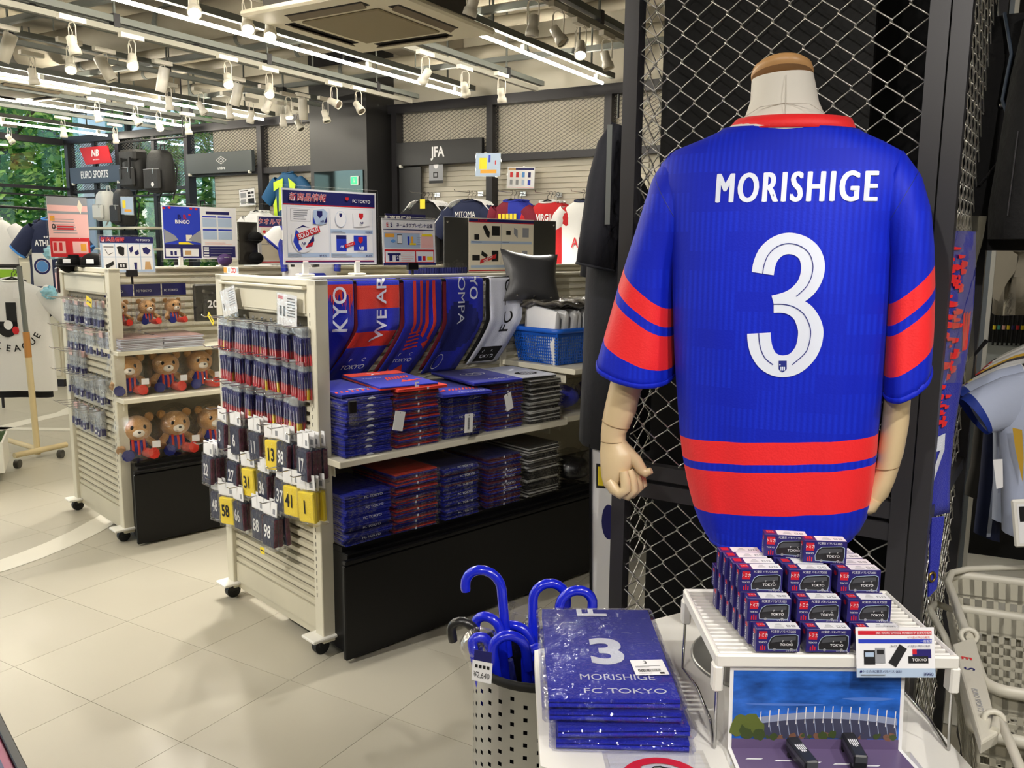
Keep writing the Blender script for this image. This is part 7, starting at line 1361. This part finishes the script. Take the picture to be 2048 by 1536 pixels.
# ================================================================ LEFT OF THE CAGE
def W3(px, py, Y): r = ray(px, py); return CP + r*(Y/r.y)
TNV = mat('tee_navy', (11, 12, 24), .85, bump=.15, bscale=40)
t = thing('long_tee', 'dark navy T-shirt hanging edge-on left of the mesh cage', 'shirt', W3(1205, 900, 2.32)); o0 = t.location.copy()
def lr3(l, r, ry, Y, n=18): a, c = W3(*l, Y), W3(*r, Y); m_ = (a+c)/2; h = (c-a)/2; return [m_+h*cos(q)+Vector((0, ry*sin(q)+.008*sin(q*5), 0))-o0 for q in [2*pi*k/n for k in range(n)]]
ob('body', B().loft([lr3((1215, 262), (1250, 262), .06, 2.36), lr3((1198, 300), (1250, 300), .10, 2.36), lr3((1182, 420), (1312, 420), .14, 2.40), lr3((1172, 560), (1312, 560), .15, 2.40), lr3((1166, 720), (1310, 720), .15, 2.40), lr3((1158, 880), (1308, 884), .16, 2.40)], 0, True, True, False), TNV, t, solid=.002)
ob('sleeve', B().loft([lr3((1222, 246), (1252, 262), .03, 2.27), lr3((1196, 284), (1252, 300), .055, 2.27), lr3((1176, 360), (1246, 372), .06, 2.27), lr3((1163, 450), (1236, 462), .06, 2.27), lr3((1153, 524), (1226, 540), .06, 2.27)], 0, True, True, False), TNV, t, solid=.002)
ob('sleeve', B().loft([lr3((1200, 300), (1250, 320), .05, 2.44), lr3((1178, 420), (1240, 430), .06, 2.44), lr3((1160, 552), (1230, 566), .06, 2.44)], 0, True, True, False), TNV, t, solid=.002)
ob('cuff', B().tube(lr3((1153, 526), (1226, 542), .061, 2.27), .004, 6, closed=True), TNV, t); ob('hanger', B().tube([(0, 0, 0), (0, 0, .06)], .003, 6), HANGM, t, tuple(W3(1236, 236, 2.34)-o0)); ob('size_strip', B().box(-.006, .006, -.002, 0, -.12, .12), GREYST, t, tuple(W3(1217, 350, 2.18)-o0))
p = W3(1184, 1232, 2.3); q = W3(1184, 893, 2.3); t = thing('leaning_board', 'white board with a yellow letter leaning behind the cage post', 'sign', (p.x, 2.3, p.z), -20, None, rot=(0, radians(-1.5), radians(-20))); h = q.z-p.z
ob('board', B().cbox(0, .07, 0, .012, 0, h, .004), PAPER, t); b = B(); b.box(-.006, 0, -.004, .016, -.004, h+.006).box(0, .07, -.004, .016, h, h+.006); ob('edge', b, BLACK, t); txt('I', .058, INK, t, (.026, -.0006, h-.085), bold=.09, sx=1.2); txt('I', .05, YELLOW, t, (.026, -.0012, h-.085), bold=.05, sx=1.2); ob('disc', B().add([(.048+.02*cos(a), -.0008, h-.21+.05*sin(a)) for a in [2*pi*k/18 for k in range(18)]], [tuple(range(18))]), NAVY, t)
# ================================================================ RIGHT OF THE CAGE
cage_m = Matrix.Translation(CX) @ Matrix.Rotation(radians(CRZ), 4, 'Z')
t = thing('club_scarf', 'blue and red towel scarf in film hanging on the cage side', 'towel', CX, CRZ)
xs = xr+.075
def sc(u, v): return (xs-.045+u*.050+.008*sin(v*6)+.004*sin(u*5), .045+u*.080+.01*v, 1.545-v*.60)
b = B(); b.grid(lambda u, v: sc(u, v), 10, 24); ob('towel', b, TB, t, solid=.004); b = B(); rn = random.Random(4)
for k in range(60):
    u = rn.uniform(.04, .42); v = rn.uniform(.05, .68); a_ = rn.uniform(.08,.30); e_ = rn.uniform(.010,.022); P = [sc(u, v), sc(u+a_, v+e_*.3), sc(u+a_*.8, v+e_), sc(u+a_*.1, v+e_*1.2)]; b.add([(x+.004, y-.005, z) for x, y, z in P], [(0,1,2,3)])
for k in range(3): P = [sc(.55+.12*k, .28), sc(.63+.12*k, .27), sc(.80+.05*k, .40), sc(.72+.05*k, .41)]; b.add([(x+.005, y, z) for x, y, z in P], [(0,1,2,3)])
ob('red_strokes', b, JR, t); b = B()
for P in ([(.10,.72),(.55,.70),(.60,.76),(.15,.92),(.05,.92),(.42,.76),(.12,.77)], [(.02,.94),(.2,.92),(.2,1.0),(.02,1.0)]): b.add([(sc(u, v)[0]+.0055, sc(u, v)[1], sc(u, v)[2]) for u, v in P], [tuple(range(len(P)))])
ob('white_digit', b, TW, t); b = B(); b.grid(lambda u, v: (xs-.04+u*.055+.006*sin(u*8+v*7), .030+u*.085, 1.575-v*.34), 10, 12); ob('film', b, ACRYL, t)
b = B(); b.add([(xs-.025+.02*u, .05+.03*u, .95-v*.16) for u, v in ((0,0),(1,0),(.9,1),(.3,1.1))], [(0,1,2,3)]); ob('tail', b, TB, t, solid=.004); ob('grommet', B().tube([(xs-.014+.005*cos(a), .058+.006*cos(a), .82+.010*sin(a)) for a in [2*pi*k/12 for k in range(12)]], .0025, 6, closed=True), mat('brass', (176, 150, 80), .3, 1), t)
# steel wall fixture behind
fx = W3(1935, 800, 2.75); t = thing('steel_fixture', 'grey slotted steel upright with white rails right of the cage', 'fixture', (fx.x, 2.75, 0), -30)
ob('upright', B().box(-.03, .03, -.03, .03, 0, 2.5), mat('upright_grey', (138, 146, 154), .4, .4), t); ob('upright_edge', B().box(.03, .042, -.03, .03, 0, 2.5), WHITE, t)
for z in (1.26, 1.32, 1.385): ob('rail', B().box(-.20, -.03, -.015, .015, z, z+.045), WHITE, t)
o = ob('mesh_back', xmesh(-.30, -.03, .1, 2.4, .05, .03).xf(Matrix.Translation((0, .02, 0))), LINK, t); o['kind'] = 'stuff'
ob('lock', B().cbox(-.07, -.045, -.04, -.02, .955, 1.0, .004), mat('brass', (176, 150, 80), .3, 1), t); ob('lock_shackle', B().tube([(-.068, -.03, 1.0), (-.068, -.03, 1.03), (-.048, -.03, 1.03), (-.048, -.03, 1.0)], .003, 6), CHROME, t); ob('lock_case', B().cbox(-.10, -.03, -.05, -.02, 1.06, 1.10, .01), GREYST, t); ob('yellow_label', B().box(-.09, -.06, -.03, -.025, 1.12, 1.20), YELLOW, t)
# dark wall with pens further back
DW = mat('dark_wall', (18, 18, 20), .7); pw = W3(2020, 650, 3.3); t = thing('black_display_wall', 'black display wall behind the shirts, right picture edge', 'wall panel', (pw.x-.16, 3.4, 0), -24); ob('panel', B().box(-.02, 1.6, 0, .04, 0, 3.0), DW, t); ob('ledge', B().cbox(.02, 1.2, -.16, 0, 1.03, 1.16, .004), mat('ledge_grey', (160, 166, 166), .5), t)
for k in range(7):
    p = W3(2000+k*9.5, 662, 3.18); q = thing('pen', 'slim pen with a coloured clip standing on the grey ledge, %s from the steel post' % ORD[k], 'pen', (p.x, p.y+.04, 1.161), 0, 'pens on the grey ledge'); ob('barrel', B().tube([(0,0,0), (0,0,.13)], .004, 8), BLACK, q); ob('clip', B().tube([(0,0,.06), (0,0,.075)], .0055, 8), [YELLOW, mat('teal_ink', (70, 180, 160), .5), PINK, YELLOW, NAVY, RED, YELLOW][k], q); ob('tip', B().ell((0,0,.135), (.004,.004,.006), 8, 5), CHROME, q)
# black vests and straps hanging at top right
VB = mat('vest_black', (12, 12, 15), .75, bump=.3, bscale=50)
p = W3(2000, 300, 2.15); t = thing('hanging_vest', 'black padded vest hanging at the top, right picture edge', 'vest', p, -26)
ob('body', B().loft([[(hw*math.copysign(abs(cos(q))**.7, cos(q)), ry*sin(q)+.01*sin(5*q), z) for q in [2*pi*k/22 for k in range(22)]] for hw, ry, z in ((.07, .05, .30), (.10, .07, .22), (.12, .09, .05), (.125, .10, -.12), (.115, .10, -.24))]), VB, t)
for x in (-.05, .05): ob('shoulder_strap', B().tube([(x, -.04, .24), (x*1.1, -.02, .36), (x, .05, .40)], .02, 8), VB, t)
ob('stud', B().ell((-.01, -.10, .09), (.006, .005, .006), 10, 6), CHROME, t); ob('cord', B().tube([(-.02, -.07, .30), (.0, -.11, .20), (-.01, -.115, .1), (.02, -.12, .02), (.05, -.11, -.03)], .004, 6), mat('cord_blue', (72, 86, 104), .5), t); ob('cord', B().tube([(.12, -.09, .07), (.02, -.13, .0), (-.04, -.11, -.09)], .0035, 6), VB, t)
p = W3(2050, 380, 2.0); t = thing('hanging_vest', 'second black vest, cut off by the right picture edge', 'vest', p, -26); ob('body', B().loft([[(hw*math.copysign(abs(cos(q))**.7, cos(q)), ry*sin(q), z) for q in [2*pi*k/22 for k in range(22)]] for hw, ry, z in ((.03, .04, .40), (.05, .06, .25), (.06, .08, .10), (.07, .09, -.04), (.066, .08, -.11))]), VB, t); ob('strap', B().tube([(-.08, -.06, -.1), (-.13, -.05, -.3), (-.10, -.04, -.42), (-.05, -.05, -.34)], .005, 6), VB, t); ob('zip', B().tube([(-.03, -.085, .12), (-.035, -.09, -.06)], .002, 5), DKSTEEL, t)
p = W3(1962, 120, 2.4); t = thing('hook_bracket', 'black hook bracket with dangling strap ends at upper right', 'bracket', p, -26); ob('arm', B().tube([(0, .1, .05), (0, -.05, .04), (.0, -.08, .06)], .008, 6), BLACK, t); ob('strap', B().box(-.02, .02, -.04, -.03, -.10, .22), VB, t); ob('buckle', B().cbox(-.018, .018, -.05, -.03, -.03, .0, .004), CHROME, t)
SCR = mat('shirt_cream', (222, 214, 196), .85, bump=.2, bscale=30)
tee('cream_shirt', 'cream sweatshirt sleeve below the black vests, right picture edge', W3(2112, 452, 2.75), -26, (SCR, SCR, SCR), .34, .16, low=.2, arm=.05)
# rack of football shirts, lower right
SPB = mat('shirt_pale', (186, 196, 222), .75, bump=.2, bscale=24); CUF = mat('cuff_blue', (20, 52, 150), .7); GOLD = mat('side_gold', (196, 156, 48), .7)
def shirt_side(name, label, Y, dx, dy, mb, mc, grp=None, full=False):
    o_ = W3(2040+dx, 748+dy, Y); t = thing(name, label, 'shirt', o_, 0, grp)
    def R_(l, r, ry, n=18, wv=0): a, c = W3(l[0]+dx, l[1]+dy, Y), W3(r[0]+dx, r[1]+dy, Y); m_ = (a+c)/2; h = (c-a)/2; return [m_+h*cos(q)+Vector((0, ry*sin(q)+wv*sin(q*5), 0))-o_ for q in [2*pi*k/n for k in range(n)]]
    ob('body', B().loft([R_((2020, 752), (2120, 735), .02), R_((1996, 790), (2160, 790), .04), R_((1998, 850), (2170, 850), .05), R_((2006, 950), (2172, 950), .05, wv=.005), R_((2010, 1066), (2175, 1080), .05, wv=.008)] if full else [R_((2020, 752), (2120, 735), .012), R_((1998, 790), (2160, 790), .016), R_((2000, 850), (2170, 850), .016), R_((2006, 1000), (2172, 1000), .016)], 0, True, True, False), mb, t)
    b = B(); rr = [R_((2052, 742), (2040, 868), .03), R_((2010, 752), (2004, 860), .036), R_((1965, 772), (1988, 864), .036), R_((1938, 786), (1980, 866), .034), R_((1922, 798), (1973, 869), .034)]
    b.loft(rr[:4], 0, True, True, False); b.loft(rr[3:], 1, True, True, False); ob('sleeve', b, [mb, mc], t); ob('seam', B().tube(rr[0], .0015, 5, closed=True), PAPER, t)
    ob('hanger', B().tube([W3(2012+dx, 758+dy, Y)-o_, W3(2130+dx, 722+dy, Y)-o_, W3(2135+dx, 690+dy, Y)-o_], .004, 6), HANGM, t)
    return t, o_
t, o_ = shirt_side('pale_shirt', 'pale blue football shirt with royal cuffs at front of the right rack', 1.98, 0, 0, SPB, CUF, None, True)
sp = lambda px, py, dy=-.055: tuple(W3(px, py, 1.98)+Vector((0, dy, 0))-o_)
ob('side_panel', B().add([sp(1998, 846), sp(2017, 850), sp(2020, 905), sp(2018, 952), sp(2004, 890)], [(0,1,2,3,4)]), GOLD, t)
for k in range(2): ob('side_stripe', B().add([sp(2022+k*17, 988), sp(2033+k*17, 988), sp(2025+k*17, 1074), sp(2011+k*17, 1070)], [(0,1,2,3)]), CUF, t)
ob('swing_tag', B().add([sp(1972, 913, -.03), sp(1991, 912, -.03), sp(1992, 968, -.03), sp(1979, 971, -.03)], [(0,1,2,3)]), PAPER, t)
RK = [('white shirt with royal cuffs', SPB, CUF), ('white shirt with purple trim', SW, mat('trim_purple', (80, 50, 140), .7)), ('white shirt with yellow trim', SW, YELLOW), ('dark grey shirt', mat('shirt_grey', (66, 64, 70), .85), SK), ('yellow shirt', mat('shirt_yellow', (226, 180, 60), .8), SR), ('white shirt with maroon trim', SW, SMAR), ('pale grey shirt', mat('shirt_lgrey', (196, 196, 200), .85), SMAR), ('white shirt with red piping', SW, SR), ('light grey shirt with dark trim', mat('shirt_lgrey2', (180, 180, 178), .85), SK)]
for k, (lb, m_, tr) in enumerate(RK):
    t, _o = shirt_side('rack_shirt', '%s, %s behind the pale blue one on the right rack' % (lb, ORD[k]), 2.06+k*.05, -10+k*8, -14-k*7, m_, tr, 'shirts on the right rack')
r0, r1 = W3(2135, 690, 1.95), W3(2200, 610, 2.75); t = thing('shirt_rail', 'chrome rail carrying the football shirts, right picture edge', 'rail', r0); ob('bar', B().tube([(0,0,0), tuple(r1-r0)], .011, 8), CHROME, t); ob('leg', B().tube([tuple(r1-r0), (r1.x-r0.x, r1.y-r0.y, -r0.z)], .012, 8), CHROME, t)
for k, (lb, m_, P_, Y) in enumerate((('dark grey trousers hanging below the right rack shirts', mat('trouser_grey', (70, 68, 66), .85), (((1952, 850), (1985, 850)), ((1944, 930), (1974, 930)), ((1931, 990), (1962, 998))), 2.46), ('navy shorts with a pale stripe hanging below the right rack shirts', SN, (((1972, 850), (2004, 850)), ((1962, 960), (1998, 960)), ((1950, 1066), (1996, 1082))), 2.38), ('pale blue shorts behind the navy ones on the right rack', SPB, (((1990, 850), (2020, 850)), ((1990, 960), (2020, 960)), ((1988, 1040), (2012, 1044))), 2.30))):
    o_ = W3(*P_[0][0], Y); t = thing('hanging_garment', lb, 'garment', o_, 0)
    def R2(l, r, ry): a, c = W3(*l, Y), W3(*r, Y); m__ = (a+c)/2; h = (c-a)/2; return [m__+h*cos(q)+Vector((0, ry*sin(q)+.004*sin(q*5), 0))-o_ for q in [2*pi*j/16 for j in range(16)]]
    ob('cloth', B().loft([R2(l, r, .025) for l, r in P_], 0, True, True, False), m_, t); a = [W3(l[0]+10, l[1], Y)+Vector((0, -.034, 0))-o_ for l, r in P_]; c_ = [W3(l[0]+18, l[1], Y)+Vector((0, -.034, 0))-o_ for l, r in P_]; b = B(); [b.quad(a[i+1], c_[i+1], c_[i], a[i]) for i in range(2)]; ob('side_stripe', b, [SK, SPB, CUF][k], t)
q = W3(2030, 1096, 1.85); t = thing('price_stand', 'white framed price card by the pale shirts, right picture edge', 'card', q, -20, None, rot=(0, radians(-9), radians(-20))); ob('frame', B().cbox(0, .12, 0, .01, 0, .11, .004), WHITE, t); ob('sheet', B().rect(.01, .01, .11, .10, -.0006), PAPER, t); ob('print', B().rect(.014, .06, .034, .095, -.0012), INK, t)
t = thing('white_platform', 'low white plinth under the right rack of shirts', 'plinth', (1.75, 2.72, 0), -24); ob('top', B().cbox(-.42, .5, -.3, .5, .30, .34, .006), WHITE, t); ob('base', B().box(-.38, .46, -.26, .46, 0, .30), WHITE, t)
# corner of a printed panel at the lower left
q0, q1 = onz(-2, 1424, .45), onz(60, 1548, .45); d_ = (q1-q0).normalized()
t = thing('printed_panel', 'dark framed printed panel cut off at the lower left corner', 'panel', q0, 0, None, rot=(0, 0, atan2(d_.y, d_.x)))
ob('panel', B().cbox(-.6, .5, -.6, -.018, -.012, -.002, .002), mat('panel_print', (150, 30, 90), .4), t); ob('frame', B().cbox(-.62, .52, -.018, 0, -.02, .006, .002), BLACK, t)
for k in range(9): ob('print_stripe', B().box(-.6, .5, -.05-k*.035, -.035-k*.035, -.0018, -.0014), TBN if k % 2 else NAVY, t)
for x, y in ((-.5, -.5), (.4, -.5), (-.5, -.1), (.4, -.1)): ob('leg', B().box(x-.015, x+.015, y-.015, y+.015, -.45, -.012), BLACK, t)
